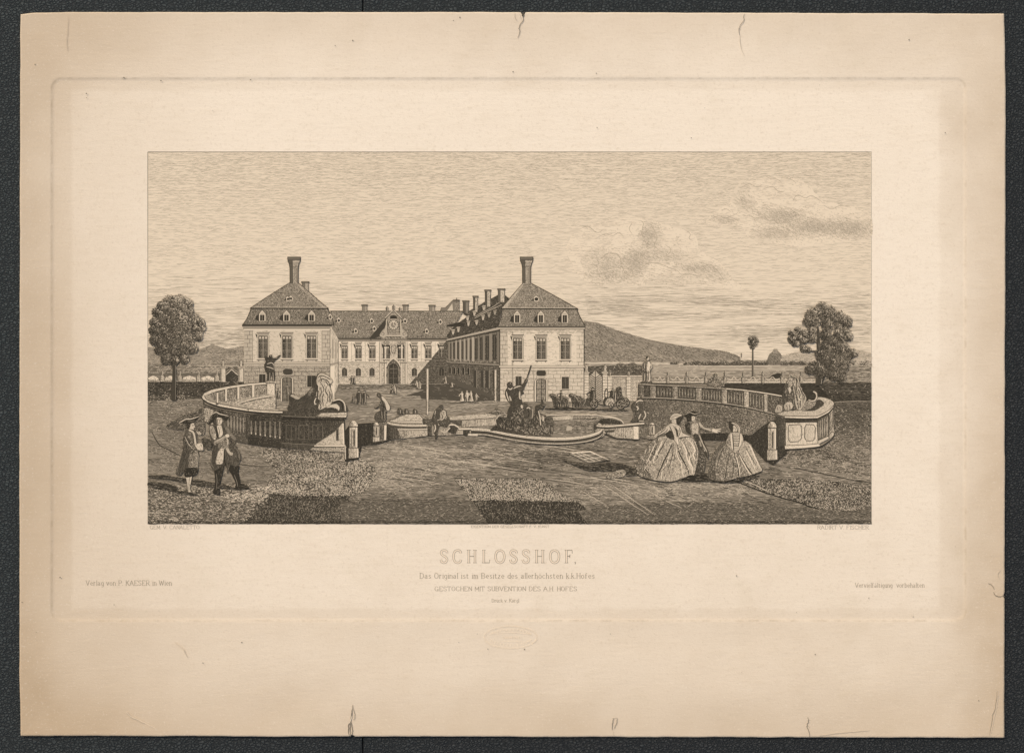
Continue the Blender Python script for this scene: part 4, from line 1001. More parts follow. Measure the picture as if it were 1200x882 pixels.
for s_ in (-1, 1):
    c.F(smooth([(461.2 + s_ * 8.6, 394), (461.2 + s_ * 8.6, 380), (461.2 + s_ * 10.5, 385), (461.2 + s_ * 13.5, 388), (461.2 + s_ * 16, 392), (461.2 + s_ * 15, 394.4)], True, 3), .26); c.O(ell(461.2 + s_ * 12.6, 391, 1.7, 1.7, 10), .6, .88)
    c.S([(461.2 + s_ * 9, 384), (461.2 + s_ * 13, 388), (461.2 + s_ * 15, 392), (461.2 + s_ * 12, 392)], 1.1, .3, .2); c.S([(461.2 + s_ * 10, 385), (461.2 + s_ * 14, 390)], .5, .9)
c.build()
g = part('clock', 5.1); g.F(ell(461.2, 380.6, 6, 6, 24), .78); g.F(ell(461.2, 380.6, 5.2, 5.2, 24), .10); g.F(ell(461.2, 380.6, 3.2, 3.2, 20), .5)
for i in range(12): a = i * math.pi / 6; g.S([(461.2 + 3.5 * math.cos(a), 380.6 + 3.5 * math.sin(a)), (461.2 + 4.9 * math.cos(a), 380.6 + 4.9 * math.sin(a))], .5, .9, 0)
g.S([(461.2, 380.6), (461.2, 376)], .6, .05, 0); g.S([(461.2, 380.6), (464.4, 382)], .6, .05, 0); g.build()
def finial(x, y, s, t=.55, parent=None, lay=5.0, name='statue'):
    g = Ink(name, PO if parent is None else parent, lay)
    g.F(smooth([(x - 1.6 * s, y), (x - 1.3 * s, y - 2 * s), (x - 1.9 * s, y - 3.6 * s), (x - .9 * s, y - 5 * s), (x, y - 6.4 * s), (x + .9 * s, y - 5.2 * s), (x + 1.8 * s, y - 3.8 * s), (x + 1.2 * s, y - 2 * s), (x + 1.7 * s, y)], True, 4), t)
    g.S([(x + .6 * s, y - 5.6 * s), (x + .9 * s, y - 3.4 * s), (x + .6 * s, y - .6 * s)], .5 * s, .12, .3); g.S([(x - .9 * s, y - 4.8 * s), (x - 1 * s, y - .4 * s)], .5 * s, .92, .3); g.build()
finial(461.2, 363, 1.0, .6, name='urn'); finial(453.6, 364.8, 1.0, .6); finial(468.6, 365.4, .9, .6)
c = part('portal', 4.6, 'columned arched portal with a coat of arms under the clock')
c.R(445.6, 399.6, 477, 449.6, .12); c.H(rect(445.6, 399.6, 477, 449.6), 90, 1.5, .42, .6, (2, 5), .25, .15); c.H(rect(445.6, 426, 477, 449.6), 0, 1.3, .45, .65, (1, 4), .2, .15)
for x in (446.4, 451.6, 471, 476): c.R(x - .9, 400, x + .9, 449.4, .04); c.S([(x - 1.1, 400), (x - 1.1, 449.4)], .6, .85, 0); c.S([(x + .9, 400), (x + .9, 449.4)], .4, .6, 0)
c.S([(445.6, 424.4), (477, 424.4)], 1.1, .3, 0); c.S([(445.6, 425.4), (477, 425.4)], .6, .9, 0)
c.F([(453.4, 449.6), (453.4, 430), (455, 425), (461, 420.4), (467, 425), (468.8, 430), (468.8, 449.6)], .5); c.H([(453.4, 449.6), (453.4, 430), (461, 420.4), (468.8, 430), (468.8, 449.6)], 90, 1, .5, .9, (2, 5), .15)
c.S([(452.6, 430), (455, 424.6), (461, 419.8), (467, 424.6), (469.6, 430)], 1.3, .1, 0); c.S([(453.6, 431), (456, 426.2), (461, 422), (466, 426.2), (468.6, 431)], .7, .92, 0); c.build()
g = part('door', 5.0, 'tall arched main door of the palace'); P = [(456.4, 449.6)] + [(461.2 + 4.9 * math.cos(a), 431 - 4.9 * math.sin(a)) for a in np.linspace(math.pi, 0, 9)] + [(466, 449.6)]
g.F(P, .80); g.H(P, 90, 1.05, .5, .97, (2, 6), .1); g.S([(461.2, 427), (461.2, 449.4)], .5, .6, 0); g.S([(456.4, 432), (466, 432)], .6, .55, 0); g.S(P, .6, .95, 0, False)
for y in (437, 443): g.S([(457, y), (465.6, y)], .4, .6, 0)
g.build()
g = part('coat_of_arms', 5.0); g.F(smooth([(457, 404), (459, 401), (461, 402), (463.4, 401), (465.4, 404), (464.6, 410), (465, 414), (461.2, 417.4), (457.4, 414), (457.8, 410)], True, 4), .2)
g.O(smooth([(458.6, 406), (461.2, 404.6), (464, 406), (463.6, 411), (461.2, 414), (458.8, 411)], True, 3), .6, .85); g.S([(457, 404), (456.6, 410), (458, 416)], .7, .88); g.G(rect(457.6, 402, 465, 416), 60, (.6, 1.4), .4, .85, 0, 70); g.build()
TEX = 1
# ================================================================== walls, gates, fountain, statues
# ---- far garden walls with humps and statues
gw = item('garden_wall', 3.0, 'far low garden wall with white scalloped humps at far left')
gw.R(X0, 445.2, 262, 447.6, .22)
for a, b in ((X0, 186), (193, 207), (214, 230), (235.6, 252)):
    gw.F(smooth([(a, 445.6), (a + .5, 442.6), (a + (b - a) * .3, 440.8), (a + (b - a) * .5, 440), (a + (b - a) * .7, 440.8), (b - .5, 442.6), (b, 445.6)], False, 4), .05)
    gw.G(rect(a, 441, b, 447), 40, (.6, 1.6), .45, .7, 0, 60)
gw.H(rect(X0, 444, 262, 447.6), 90, 1.5, .4, .6, (1, 2.5), .3); gw.S([(X0, 447.8), (262, 447.6)], .8, .92, 0)
gw.build()
for x in (190.2, 211, 232.8, 254.2):
    p = Ink('post', gw.ob, 3.3); p.F([(x - 2.6, 447), (x - 2.4, 441), (x - 1.4, 439.4), (x + 1.4, 439.4), (x + 2.4, 441), (x + 2.6, 447)], .34); p.S([(x - 2.4, 441.4), (x - 2.6, 447)], .8, .75, 0); p.build()
    finial(x, 439.6, .85, .45, gw.ob, 3.5)
gt = item('garden_gate', 3.2, 'chevron barred garden gate between two piers beside the left pavilion')
gt.R(264, 431.4, 279, 447, .74)
for i in range(7):
    d = i * 2.4; gt.S([(264.4, 436 + d), (271.5, 431 + d), (279, 436 + d)], .6, .35, 0, False)
gt.S([(264.4, 440), (271.5, 432.6), (279, 440)], 1.0, .12, 0, False); gt.F([(264, 440), (264, 447), (279, 447), (279, 440), (271.5, 434)], .85); gt.build()
for x in (261.4, 282.4):
    p = Ink('pier', gt.ob, 3.4); p.R(x - 3, 431, x + 3, 447.4, .14); p.S([(x - 3, 431), (x - 3, 447)], .7, .85, 0); p.S([(x - 1.6, 432), (x - 1.6, 447)], .6, .6, 0); p.R(x - 3.8, 429.6, x + 3.8, 431.4, .2); p.S([(x - 3.8, 431.6), (x + 3.8, 431.6)], .6, .9, 0); p.build(); finial(x, 429.6, 1.25, .3, gt.ob, 3.6, 'urn')

gw = item('garden_wall', 3.0, 'long far garden wall with scallops and posts behind the right balustrade')
gw.R(764, 443.2, 960, 449.6, .30); gw.H(rect(764, 443.2, 960, 449.6), 0, 1.1, .45, .75, (2, 8), .2)
gw.R(764, 446.6, 960, 448.2, .05); gw.S([(764, 449.4), (960, 449.4)], .9, .9, 0); gw.S([(764, 443), (960, 443)], .5, .85, 0)
posts = (782.6, 804.6, 827.4, 849.4, 870.8, 893.8, 916.6, 938.8)
for a, b in zip((764,) + posts[:-1], posts):
    gw.S([(a + 3, 443), (a + 7, 445), ((a + b) / 2, 441.6), (b - 7, 445), (b - 3, 443)], .8, .1, .2)
gw.build()
for i, x in enumerate(posts):
    p = Ink('post', gw.ob, 3.3); p.F([(x - 1.8, 449), (x - 1.6, 441.6), (x + 1.6, 441.6), (x + 1.8, 449)], .42); p.S([(x - 1.8, 441.6), (x - 1.8, 449)], .7, .9, 0); p.S([(x + 1.2, 442), (x + 1.2, 449)], .5, .12, 0); p.R(x - 2.4, 440.6, x + 2.4, 441.8, .3); p.build()
    finial(x, 440.8, .95, .6, gw.ob, 3.5)
gw = item('garden_wall', 3.0, 'block wall right of the chevron gate behind the carriage')
P = [(700, 440), (757, 440.5), (757, 470), (700, 470)]
gw.F(P, .18); gw.H(P, 0, 1.3, .42, .55, (2, 6), .2, .2, noise(10, 7, .15, .7, 99)); gw.H(P, 60, 1.7, .4, .5, (1.5, 4), .3); blocks(gw, 714, 444, 757, 470, 5, 9, .5); gw.R(700, 439.6, 757, 441.6, .1); gw.S([(700, 442), (757, 442)], .6, .8, 0); gw.build()
for x in (714.6, 736.6):
    p = Ink('pier', gw.ob, 3.3); p.R(x - 2.6, 441, x + 2.6, 469, .08); blocks(p, x - 2.6, 442, x + 2.6, 469, 3.4, 9, .6); p.S([(x - 2.8, 441), (x - 2.8, 469)], .7, .85, 0); p.build(); finial(x, 440.6, .9, .5, gw.ob, 3.5)
gt = item('garden_gate', 3.4, 'tall pointed gate with herringbone bars right of the palace')
P = [(690, 468), (690, 440), (694, 437), (697.5, 433), (701, 437), (705.4, 440), (705.4, 468)]
gt.F(P, .24)
for i in range(13):
    y = 438 + i * 2.5; gt.S([(690.4, y), (697.6, y + 5)], .8, .85, 0); gt.S([(705, y), (697.8, y + 5)], .8, .85, 0)
gt.S([(697.6, 434), (697.6, 468)], .8, .9, 0); gt.S([(690, 440), (694, 437), (697.5, 433), (701, 437), (705.4, 440)], 1, .8, 0, False); gt.build()
for x in (687, 708.8):
    p = Ink('pier', gt.ob, 3.6); p.R(x - 3, 437, x + 3, 468.6, .08); blocks(p, x - 3, 439, x + 3, 468, 3.2, 20, .75); p.S([(x - 3, 437), (x - 3, 468)], .8, .88, 0); p.R(x - 3.8, 435.6, x + 3.8, 437.4, .15); p.S([(x - 3.8, 437.6), (x + 3.8, 437.6)], .6, .9, 0); p.build(); finial(x, 435.6, 1.4, .34, gt.ob, 3.8)
for x, y0, y1, lb in ((501, 432, 486, 'tall pale pole standing alone in the courtyard'), (580.6, 433.4, 470, 'pale pole against the shaded corner of the right pavilion')):
    p = item('pole', 6.2, lb); p.R(x - 1.2, y0, x + 1.2, y1, .08); p.S([(x - 1.3, y0), (x - 1.3, y1)], .7, .8, 0); p.H(rect(x - 1.2, y1 - 18, x + 1.2, y1), 0, 1.2, .5, .8, (1, 2), .2); p.build()

# ---- left balustrade (a sweeping curve that ends in the lion block)
ZB = zoomed(230, 430, 6.316)
bl = item('balustrade', 7.5, 'curved stone balustrade sweeping round to the left lion block')
inner = ZB([(60, 215), (80, 185), (150, 160), (250, 140), (400, 122), (525, 115), (590, 190), (590, 310), (640, 325), (500, 320), (380, 308), (250, 285), (140, 262), (80, 240)])
bl.F(inner, .34)
bl.H(ZB([(110, 240), (250, 265), (380, 300), (590, 315), (590, 205), (450, 215), (330, 235)]), -8, 1.5, .5, .75, (1.5, 5), .25, .25); bl.G(ZB([(250, 265), (380, 300), (585, 312), (585, 210), (420, 225)]), 260, (1, 3), .6, .05, -8, 12)
bl.F(ZB([(300, 262), (420, 228), (585, 200), (585, 212), (430, 240), (320, 270)]), .08); bl.S(ZB([(330, 272), (450, 240), (585, 222)]), .7, .85, .2)
bl.F(ZB([(100, 190), (250, 160), (400, 140), (525, 132), (525, 200), (420, 215), (330, 235), (230, 262), (120, 238)]), .48)
bl.H(ZB([(100, 190), (250, 160), (400, 140), (525, 132), (525, 200), (420, 215), (330, 235), (230, 262), (120, 238)]), 88, 1.2, .5, .85, (1, 4), .2, .25); bl.G(ZB([(100, 190), (400, 140), (525, 132), (525, 200), (330, 235), (230, 262)]), 200, (.8, 2.2), .5, .14, 80, 40)
bl.F(ZB([(45, 215), (60, 192), (120, 165), (250, 140), (400, 120), (525, 112), (525, 128), (400, 136), (250, 158), (150, 180), (85, 205)]), .10); bl.S(ZB([(85, 208), (150, 184), (250, 161), (400, 139), (525, 131)]), .8, .85, .1); bl.S(ZB([(45, 215), (60, 192), (120, 165), (250, 139), (400, 119), (525, 111)]), .7, .9, .1)
# outer face, falling away into shade
face = ZB([(50, 235), (66, 280), (180, 310), (385, 345), (660, 352), (660, 600), (520, 590), (385, 570), (300, 555), (110, 440), (62, 400)])
bl.F(face, .66); bl.H(face, 6, 1.2, .5, .92, (2, 6), .15, .2); bl.H(face, 86, 1.7, .45, .92, (2, 6), .25, .2)
bl.F(ZB([(58, 300), (130, 318), (130, 430), (62, 400)]), .44); bl.H(ZB([(58, 300), (130, 318), (130, 430), (62, 400)]), 80, 1.4, .5, .85, (2, 5), .2); bl.G(ZB([(58, 300), (130, 318), (110, 420), (62, 400)]), 90, (1, 2.4), .5, .1, 60, 60)
bl.F(ZB([(385, 345), (660, 352), (660, 600), (520, 590), (385, 565)]), .82); bl.H(ZB([(385, 345), (660, 352), (660, 600), (520, 590), (385, 565)]), 4, 1, .6, .97, (3, 8), .1)
bl.F(ZB([(368, 340), (400, 345), (400, 570), (368, 562)]), .84)
bl.F(ZB([(385, 515), (660, 545), (660, 600), (520, 590), (385, 572)]), .90); bl.F(ZB([(210, 480), (385, 530), (385, 572), (290, 552)]), .78)
bl.build()
r_ = Ink('rail', bl.ob, 7.9)
r_.F(ZB([(40, 215), (50, 235), (90, 262), (180, 292), (300, 312), (385, 325), (500, 335), (640, 340), (1110, 352), (1112, 335), (640, 324), (500, 318), (380, 306), (250, 284), (140, 260), (80, 238), (60, 212)]), .06)
r_.S(ZB([(40, 218), (50, 240), (90, 268), (180, 298), (300, 318), (385, 331), (500, 341), (650, 346)]), 1.2, .93, 0); r_.S(ZB([(60, 214), (80, 240), (140, 263), (250, 287), (380, 309), (500, 321), (640, 327)]), .6, .75, 0); r_.S(ZB([(66, 275), (180, 312), (385, 346)]), .7, .9, .1)
r_.S(ZB([(383, 305), (386, 326)]), 1.0, .85, 0)
r_.F(ZB([(640, 322), (1112, 334), (1112, 354), (640, 344)]), .70); r_.H(rect(331, 481.5, 376, 486), 2, 1, .5, .95, (2, 6), .1); r_.build()
for a, b in ((150, 190), (213, 165), (303, 150), (412, 135)):
    p = Ink('baluster_post', bl.ob, 7.8); w_ = 16 + (a - 150) * .02; p.F(ZB([(a, b), (a + w_, b - 2), (a + w_, b + 85), (a, b + 90)]), .08); p.S(ZB([(a, b), (a, b + 88)]), .7, .85, 0); p.S(ZB([(a + w_, b), (a + w_, b + 84)]), .5, .7, 0); p.build()
def balusters(parent, pts, lay, dark=.86, lit=.30, w=1.5, tip=None):
    for (x, ya, yb) in pts:
        p = Ink('baluster', parent, lay); p.tex = 0; h = yb - ya
        p.F(smooth([(x - w * .5, ya), (x - w * .35, ya + h * .25), (x - w * .95, ya + h * .6), (x - w * .45, ya + h * .9), (x - w * .7, yb), (x + w * .7, yb), (x + w * .45, ya + h * .9), (x + w * .95, ya + h * .6), (x + w * .35, ya + h * .25), (x + w * .5, ya)], True, 3), lit)
        p.S([(x - w * .6, ya), (x - w * .9, ya + h * .6), (x - w * .5, yb)], .6, dark, .2)
        p.G(rect(x - w * .6, ya, x + w * .6, yb), 5, (.6, 1.5), .4, dark, 0, 50)
        if tip is not None: p.F(ell(x + .2, yb - .8, w * .5, 1.3, 8), tip)
        p.build()
balusters(bl.ob, [ZB([(a, 0)])[0][:1] + (ZB([(0, 360 + (a - 240) * .16)])[0][1], ZB([(0, 455 + (a - 240) * .24)])[0][1]) for a in (236, 258, 281, 304, 327, 350)], 7.8, .9, .44, 1.35)
balusters(bl.ob, [ZB([(a, 0)])[0][:1] + (ZB([(0, 400 + (a - 400) * .03)])[0][1], ZB([(0, 492 + (a - 400) * .16)])[0][1]) for a in (408, 440, 474, 510, 547, 584, 618)], 7.8, .93, .56, 1.7, .2)
# ---- left lion block
ZI = zoomed(330, 425, 7.35)
b = item('pedestal', 8.0, 'broad shaded stone block under the left lion, its right corner lit')
b.F(ZI([(0, 445), (560, 470), (545, 480), (530, 520), (535, 700), (550, 712), (550, 770), (430, 770), (240, 750), (0, 735)]), .80)
b.H(ZI([(0, 470), (545, 480), (530, 700), (290, 705), (0, 690)]), 88, 1.4, .5, .93, (3, 9), .15, .2); b.H(ZI([(0, 470), (545, 480), (535, 700), (0, 690)]), 2, 1.5, .45, .95, (3, 9), .2)
for x in (40, 150, 270): b.O(ZI([(x, 535), (x + 85, 540), (x + 85, 660), (x, 655)]), .6, .6); b.S(ZI([(x + 45, 550), (x + 45, 650)]), .5, .62, .2)
b.F(ZI([(527, 515), (535, 705), (288, 708), (300, 695), (470, 585)]), .16); b.H(ZI([(527, 515), (535, 705), (288, 708), (470, 585)]), 0, 1.6, .4, .6, (1, 4), .3); b.G(ZI([(527, 515), (535, 705), (300, 700), (470, 585)]), 70, (.6, 1.5), .4, .7, 0, 80)
b.F(ZI([(470, 578), (492, 566), (492, 670), (470, 668)]), .84); b.S(ZI([(468, 580), (468, 672), (494, 672)]), .5, .2, 0, False)
b.S(ZI([(530, 520), (536, 705)]), 1.6, .03, 0); b.S(ZI([(541, 510), (546, 700)]), 1.0, .85, 0)
b.F(ZI([(285, 706), (548, 703), (552, 722), (280, 722)]), .08); b.S(ZI([(280, 724), (552, 724)]), .8, .88, 0); b.F(ZI([(270, 727), (545, 727), (548, 768), (430, 768), (235, 750)]), .32); b.H(ZI([(270, 727), (545, 727), (548, 768), (430, 768), (235, 750)]), 4, 1.2, .45, .8, (1, 4), .2)
b.F(ZI([(541, 715), (556, 722), (556, 830), (543, 830)]), .2); b.S(ZI([(541, 770), (541, 830)]), .8, .9, 0)
b.S(ZI([(0, 690), (290, 706)]), .7, .55, .1); b.S(ZI([(0, 480), (300, 492), (540, 488)]), 1, .95, 0); b.build()
sl = Ink('slab', b.ob, 8.5)
sl.F(ZI([(0, 432), (330, 425), (560, 425), (562, 450), (556, 472), (290, 466), (0, 450)]), .74); sl.H(ZI([(0, 432), (330, 428), (300, 466), (0, 450)]), 2, 1.1, .5, .95, (2, 7), .15)
sl.F(ZI([(345, 432), (560, 425), (562, 448), (556, 470), (290, 463)]), .12); sl.S(ZI([(300, 456), (430, 452), (560, 446)]), .6, .75, .1); sl.G(ZI([(345, 435), (555, 428), (555, 468), (300, 462)]), 60, (1, 3), .4, .65, 0, 15); sl.S(ZI([(0, 470), (290, 480), (556, 476)]), 1.1, .95, 0); sl.S(ZI([(0, 455), (290, 470)]), .5, .5, 0); sl.build()
# ---- left lion, seen from behind its mane
l = item('lion_statue', 8.9, 'crouching stone lion at left with a lit shaggy mane and a dark body')
l.F(smooth(ZI([(66, 420), (68, 340), (65, 290), (85, 262), (110, 270), (150, 292), (190, 288), (235, 240), (265, 205), (292, 150), (300, 112), (335, 84), (400, 105), (440, 155), (422, 190), (430, 260), (448, 322), (500, 313), (548, 350), (556, 424), (320, 430)]), True, 3), .84)
l.F(smooth(ZI([(75, 285), (92, 268), (112, 276), (165, 298), (135, 318), (100, 300)]), True, 4), .3); l.S(ZI([(80, 300), (110, 312), (150, 318)]), .7, .9)
l.F(smooth(ZI([(228, 262), (262, 215), (275, 225), (258, 262), (240, 285)]), True, 4), .6)
l.H(ZI([(80, 330), (230, 260), (300, 180), (310, 420), (80, 420)]), -40, 1.6, .45, .7, (2, 6), .45, .3)
l.F(smooth(ZI([(380, 372), (430, 358), (475, 354), (502, 385), (492, 414), (478, 396), (430, 384), (392, 388)]), True, 4), .14); l.S(ZI([(440, 330), (500, 316), (542, 350), (550, 415)]), 1.4, .12, .3); l.S(ZI([(450, 345), (500, 330), (525, 360), (520, 410)]), 1.4, .96, .2); l.S(ZI([(400, 395), (440, 400), (480, 412)]), .8, .95); l.build()
m = Ink('mane', l.ob, 9.2)
m.F(smooth(ZI([(306, 128), (320, 100), (345, 88), (400, 108), (442, 155), (424, 180), (408, 185), (432, 250), (442, 312), (420, 362), (370, 388), (330, 405), (316, 380), (330, 330), (312, 300), (322, 220), (300, 170)]), True, 4), .18)
for q in ([(312, 130), (340, 110), (390, 125), (430, 150)], [(318, 160), (350, 140), (390, 150), (415, 175)], [(340, 175), (365, 220), (360, 250)], [(330, 205), (345, 250), (330, 300), (345, 360)], [(365, 260), (350, 310), (365, 370)], [(390, 200), (380, 240), (400, 290), (390, 350)], [(405, 230), (418, 280), (408, 340)], [(370, 150), (395, 180), (402, 200)], [(322, 330), (340, 380), (330, 398)], [(425, 260), (430, 300), (415, 340)], [(330, 120), (345, 150), (335, 170)]):
    m.S(ZI(q), 1.0, .90, .7)
for q in ([(300, 300), (285, 330), (290, 355), (300, 350)], [(305, 250), (300, 290)], [(310, 185), (322, 200), (318, 240)]): m.S(ZI(q), 1.3, .1, .6)
m.G(ZI([(306, 128), (345, 88), (442, 155), (432, 250), (442, 312), (370, 388), (316, 380), (300, 170)]), 90, (1, 2.6), .45, .7, 75, 30); m.build()
# ---- bollards
def bollard(x, y0, y1, w, lay, label, t=.1, dark=.8):
    p = item('bollard', lay, label); h = y1 - y0
    s0, s1, bs = y0 + h * .17, y0 + h * .72, y0 + h * .72
    p.F(rect(x - w * .5, s0, x + w * .5, s1), t); p.H(rect(x - w * .5, s0, x - w * .1, s1), 90, .9, .5, .7, (2, 6), .2); p.R(x - w * .28, s0 + h * .06, x + w * .16, s1 - 1, .32); p.F(rect(x - w * .02, s0 + h * .1, x + w * .16, s1 - 2), dark); p.R(x + w * .26, s0, x + w * .5, s1, .02); p.O(rect(x - w * .5, s0, x + w * .5, s1), .5, .85)
    p.F([(x - w * .62, bs), (x + w * .62, bs), (x + w * .66, y1 - 1), (x - w * .6, y1)], t + .14); p.H([(x - w * .62, bs), (x + w * .1, bs), (x + w * .1, y1), (x - w * .6, y1)], 80, 1.1, .45, .75, (2, 5), .25); p.S([(x - w * .62, bs), (x + w * .62, bs)], .8, .88, 0); p.F([(x + w * .36, bs + 1), (x + w * .62, bs + 1), (x + w * .64, y1 - 1.5), (x + w * .38, y1 - 1)], .04); p.S([(x - w * .6, y1), (x + w * .66, y1 - .6)], .9, .9, .1); p.build()
    q = Ink('cap', p.ob, lay + .3); q.F(ell(x, s0, w * .56, s0 - y0, 12, 180, 360), t); q.F(ell(x - w * .28, s0, w * .28, (s0 - y0) * .86, 10, 180, 360), .45); q.F(ell(x + w * .2, s0 - (s0 - y0) * .4, w * .16, (s0 - y0) * .3, 8), .0); q.S([(x - w * .6, s0), (x + w * .6, s0)], 1, .9, 0); q.S(ell(x, s0, w * .56, s0 - y0, 12, 180, 360), .5, .85, 0, False); q.build()
dk = item('shaded_recess', 7.3, 'dark shaded gap between the left lion block and the fountain rim')
P = [(404, 505), (410, 497), (437, 495), (455, 495), (462, 500), (462, 514), (445, 520), (424, 522), (420, 538), (404, 541)]
dk.F(P, .86); dk.H(P, 88, 1.1, .6, .97, (2, 7), .1); dk.H(P, 0, 1.3, .5, .95, (2, 6), .2); dk.build()
bollard(414.4, 492.4, 537, 9.4, 8.8, 'stone bollard right of the left lion block', .08)
bollard(440.8, 494.4, 518, 6.2, 8.8, 'small stone bollard beside the nude statue on its post', .1)
bollard(904.6, 493.6, 539.4, 9.6, 8.8, 'stone bollard in front of the right lion block', .08)
bollard(763.6, 494.6, 515, 7, 8.8, 'small stone bollard at the right end of the fountain rim', .24)

# ---- right balustrade and its retaining wall
rw = item('retaining_wall', 7.2, 'dark brick retaining wall curving below the right balustrade')
P = [(746, 466), (770, 467.5), (822, 470.5), (850, 475), (878, 479), (905, 486), (922, 490), (922, 531), (906, 545), (896, 540), (880, 522), (850, 516.5), (800, 514), (765, 515), (747, 512)]
rw.F(P, .56)
rw.H([(746, 466), (822, 470.5), (878, 479), (878, 500), (820, 500), (746, 500)], 7, 1.3, .5, .88, (2, 5), .15, .2); rw.H([(820, 470), (922, 490), (922, 520), (820, 505)], 13, 1.3, .55, .88, (2, 5), .15, .2); rw.H(P, 80, 2.2, .4, .9, (1, 3), .4); rw.G(P, 900, (1, 2.6), .45, .26, 8, 14)
DK = [(815, 508), (850, 507), (880, 510), (892, 500), (905, 492), (922, 490), (922, 531), (906, 545), (896, 540), (880, 522), (850, 516.5), (815, 515)]
rw.F(DK, .84); rw.H(DK, 85, 1.2, .6, .97, (2, 6), .1); rw.H(DK, 8, 1.2, .5, .95, (2, 6), .15); rw.build()
br = item('balustrade', 7.7, 'dark curved balustrade with panelled posts running to the right lion')
top = [(747.6, 449), (767.5, 450), (795, 451), (822, 452.6), (850, 454.4), (870, 456), (895, 459.4), (916, 463)]
bot = [(920, 490), (900, 485), (877.5, 479.4), (850, 474.6), (822, 471.4), (790, 469), (767.5, 468), (747, 467.4)]
br.F(smooth(top) + smooth(bot), .66); br.H(smooth(top) + smooth(bot), 86, 1.3, .5, .93, (2, 6), .15, .2); br.H(smooth(top) + smooth(bot), 6, 1.6, .45, .93, (2, 6), .25)
br.S([(x, y + 2.2) for x, y in top], .8, .93, 0); br.S([(x, y - 2) for x, y in bot], .9, .3, .1); br.S([(x, y - .6) for x, y in bot], 1.1, .95, .1); br.build()
r_ = Ink('rail', br.ob, 8.2); r_.F(smooth(top) + [(x, y + 1.7) for x, y in smooth(top)][::-1], .34); r_.F(smooth(top[4:]) + [(x, y + 1.8) for x, y in smooth(top[4:])][::-1], .08); r_.S([(x, y - .2) for x, y in top], .6, .92, 0); r_.S([(x, y + 2) for x, y in top], .7, .95, 0); r_.build()
def ytop(x): return float(np.interp(x, [p[0] for p in top], [p[1] for p in top]))
def ybot(x): return float(np.interp(x, [p[0] for p in bot[::-1]], [p[1] for p in bot[::-1]]))
for x, w_, t_ in ((751, 3.4, .62), (765, 3.4, .45), (790.5, 3.6, .45), (818.5, 3.6, .4), (848.6, 3.4, .3), (874.4, 3.0, .12), (897, 2.4, .2)):
    p = Ink('baluster_post', br.ob, 8.0); p.F([(x - w_, ytop(x) + 2.4), (x + w_, ytop(x) + 2.4), (x + w_, ybot(x) - 2.4), (x - w_, ybot(x) - 2.4)], t_); p.H(rect(x - w_, ytop(x) + 3, x + w_ * .2, ybot(x) - 3), 88, 1.1, .45, .85, (2, 5), .2); p.O(rect(x - w_ * .6, ytop(x) + 5, x + w_ * .6, ybot(x) - 5), .45, .85); p.S([(x - w_, ytop(x) + 2.4), (x - w_, ybot(x) - 2.4)], .7, .93, 0); p.S([(x + w_, ytop(x) + 2.4), (x + w_, ybot(x) - 2.4)], .5, .9, 0); p.build()
bp_ = []
for a, b_ in ((771, 785), (796, 813), (824, 843), (853.6, 870), (879, 893)):
    n_ = int((b_ - a) / 2.9)
    for i in range(n_ + 1):
        x = a + (b_ - a) * i / n_; bp_.append((x, ytop(x) + 5, ybot(x) - 5))
balusters(br.ob, bp_, 8.0, .93, .36, .85)

# ---- right lion block
ZK = zoomed(890, 430, 7.67)
b = item('pedestal', 8.4, 'pale panelled stone block under the right lion')
b.F(ZK([(140, 440), (235, 465), (235, 705), (170, 715), (150, 600)]), .82)
b.F(ZK([(235, 490), (515, 490), (522, 700), (235, 712)]), .06); b.H(ZK([(235, 490), (515, 490), (522, 700), (235, 712)]), 88, 1.6, .4, .45, (2, 6), .35); b.G(ZK([(235, 500), (515, 500), (520, 700), (235, 705)]), 60, (.6, 1.6), .4, .6, 90, 40)
for q in ([(262, 520), (358, 515), (380, 540), (376, 640), (350, 668), (275, 674), (256, 645), (256, 545)], [(420, 515), (485, 518), (502, 545), (496, 640), (480, 660), (420, 662), (404, 635), (405, 545)]):
    b.F(ZK(q), .10); b.O(ZK(q), .9, .8); b.H(ZK(q), 85, 1.8, .4, .5, (2, 6), .35); b.S(ZK([(q[7][0] + 6, q[7][1]), (q[6][0] + 6, q[6][1] - 8), (q[5][0] + 6, q[5][1] - 8)]), .5, .3, .2, False)
b.F(ZK([(518, 478), (618, 425), (618, 640), (522, 695)]), .62); b.H(ZK([(518, 478), (618, 425), (618, 640), (522, 695)]), 80, 1.2, .5, .9, (2, 5), .15)
b.F(ZK([(618, 425), (662, 375), (664, 540), (676, 590), (668, 620), (640, 648), (620, 635)]), .24); b.H(ZK([(618, 425), (662, 375), (664, 540), (640, 640), (620, 635)]), 85, 1.3, .45, .75, (2, 5), .2); b.S(ZK([(630, 440), (655, 400), (655, 540), (632, 570), (630, 440)]), .6, .85, 0, False); b.S(ZK([(632, 600), (650, 580), (672, 595), (664, 618), (642, 640)]), .8, .85, .3); b.S(ZK([(622, 425), (622, 640)]), 1, .9, 0)
b.F(ZK([(525, 660), (618, 618), (620, 645), (525, 695)]), .16); b.S(ZK([(525, 658), (618, 616)]), .6, .88, 0)
b.F(ZK([(226, 706), (400, 700), (520, 688), (540, 694), (540, 712), (400, 728), (230, 738)]), .04); b.S(ZK([(228, 740), (400, 730), (542, 714), (620, 668), (640, 650)]), 1.1, .93, .1); b.S(ZK([(235, 704), (400, 698), (520, 686)]), .6, .85, .1)
b.F(ZK([(233, 462), (520, 468), (618, 412), (660, 360), (660, 378), (618, 428), (520, 484), (520, 496), (233, 500)]), .80); b.H(ZK([(233, 462), (520, 468), (520, 496), (233, 500)]), 0, .9, .5, .95, (2, 6), .1); b.build()
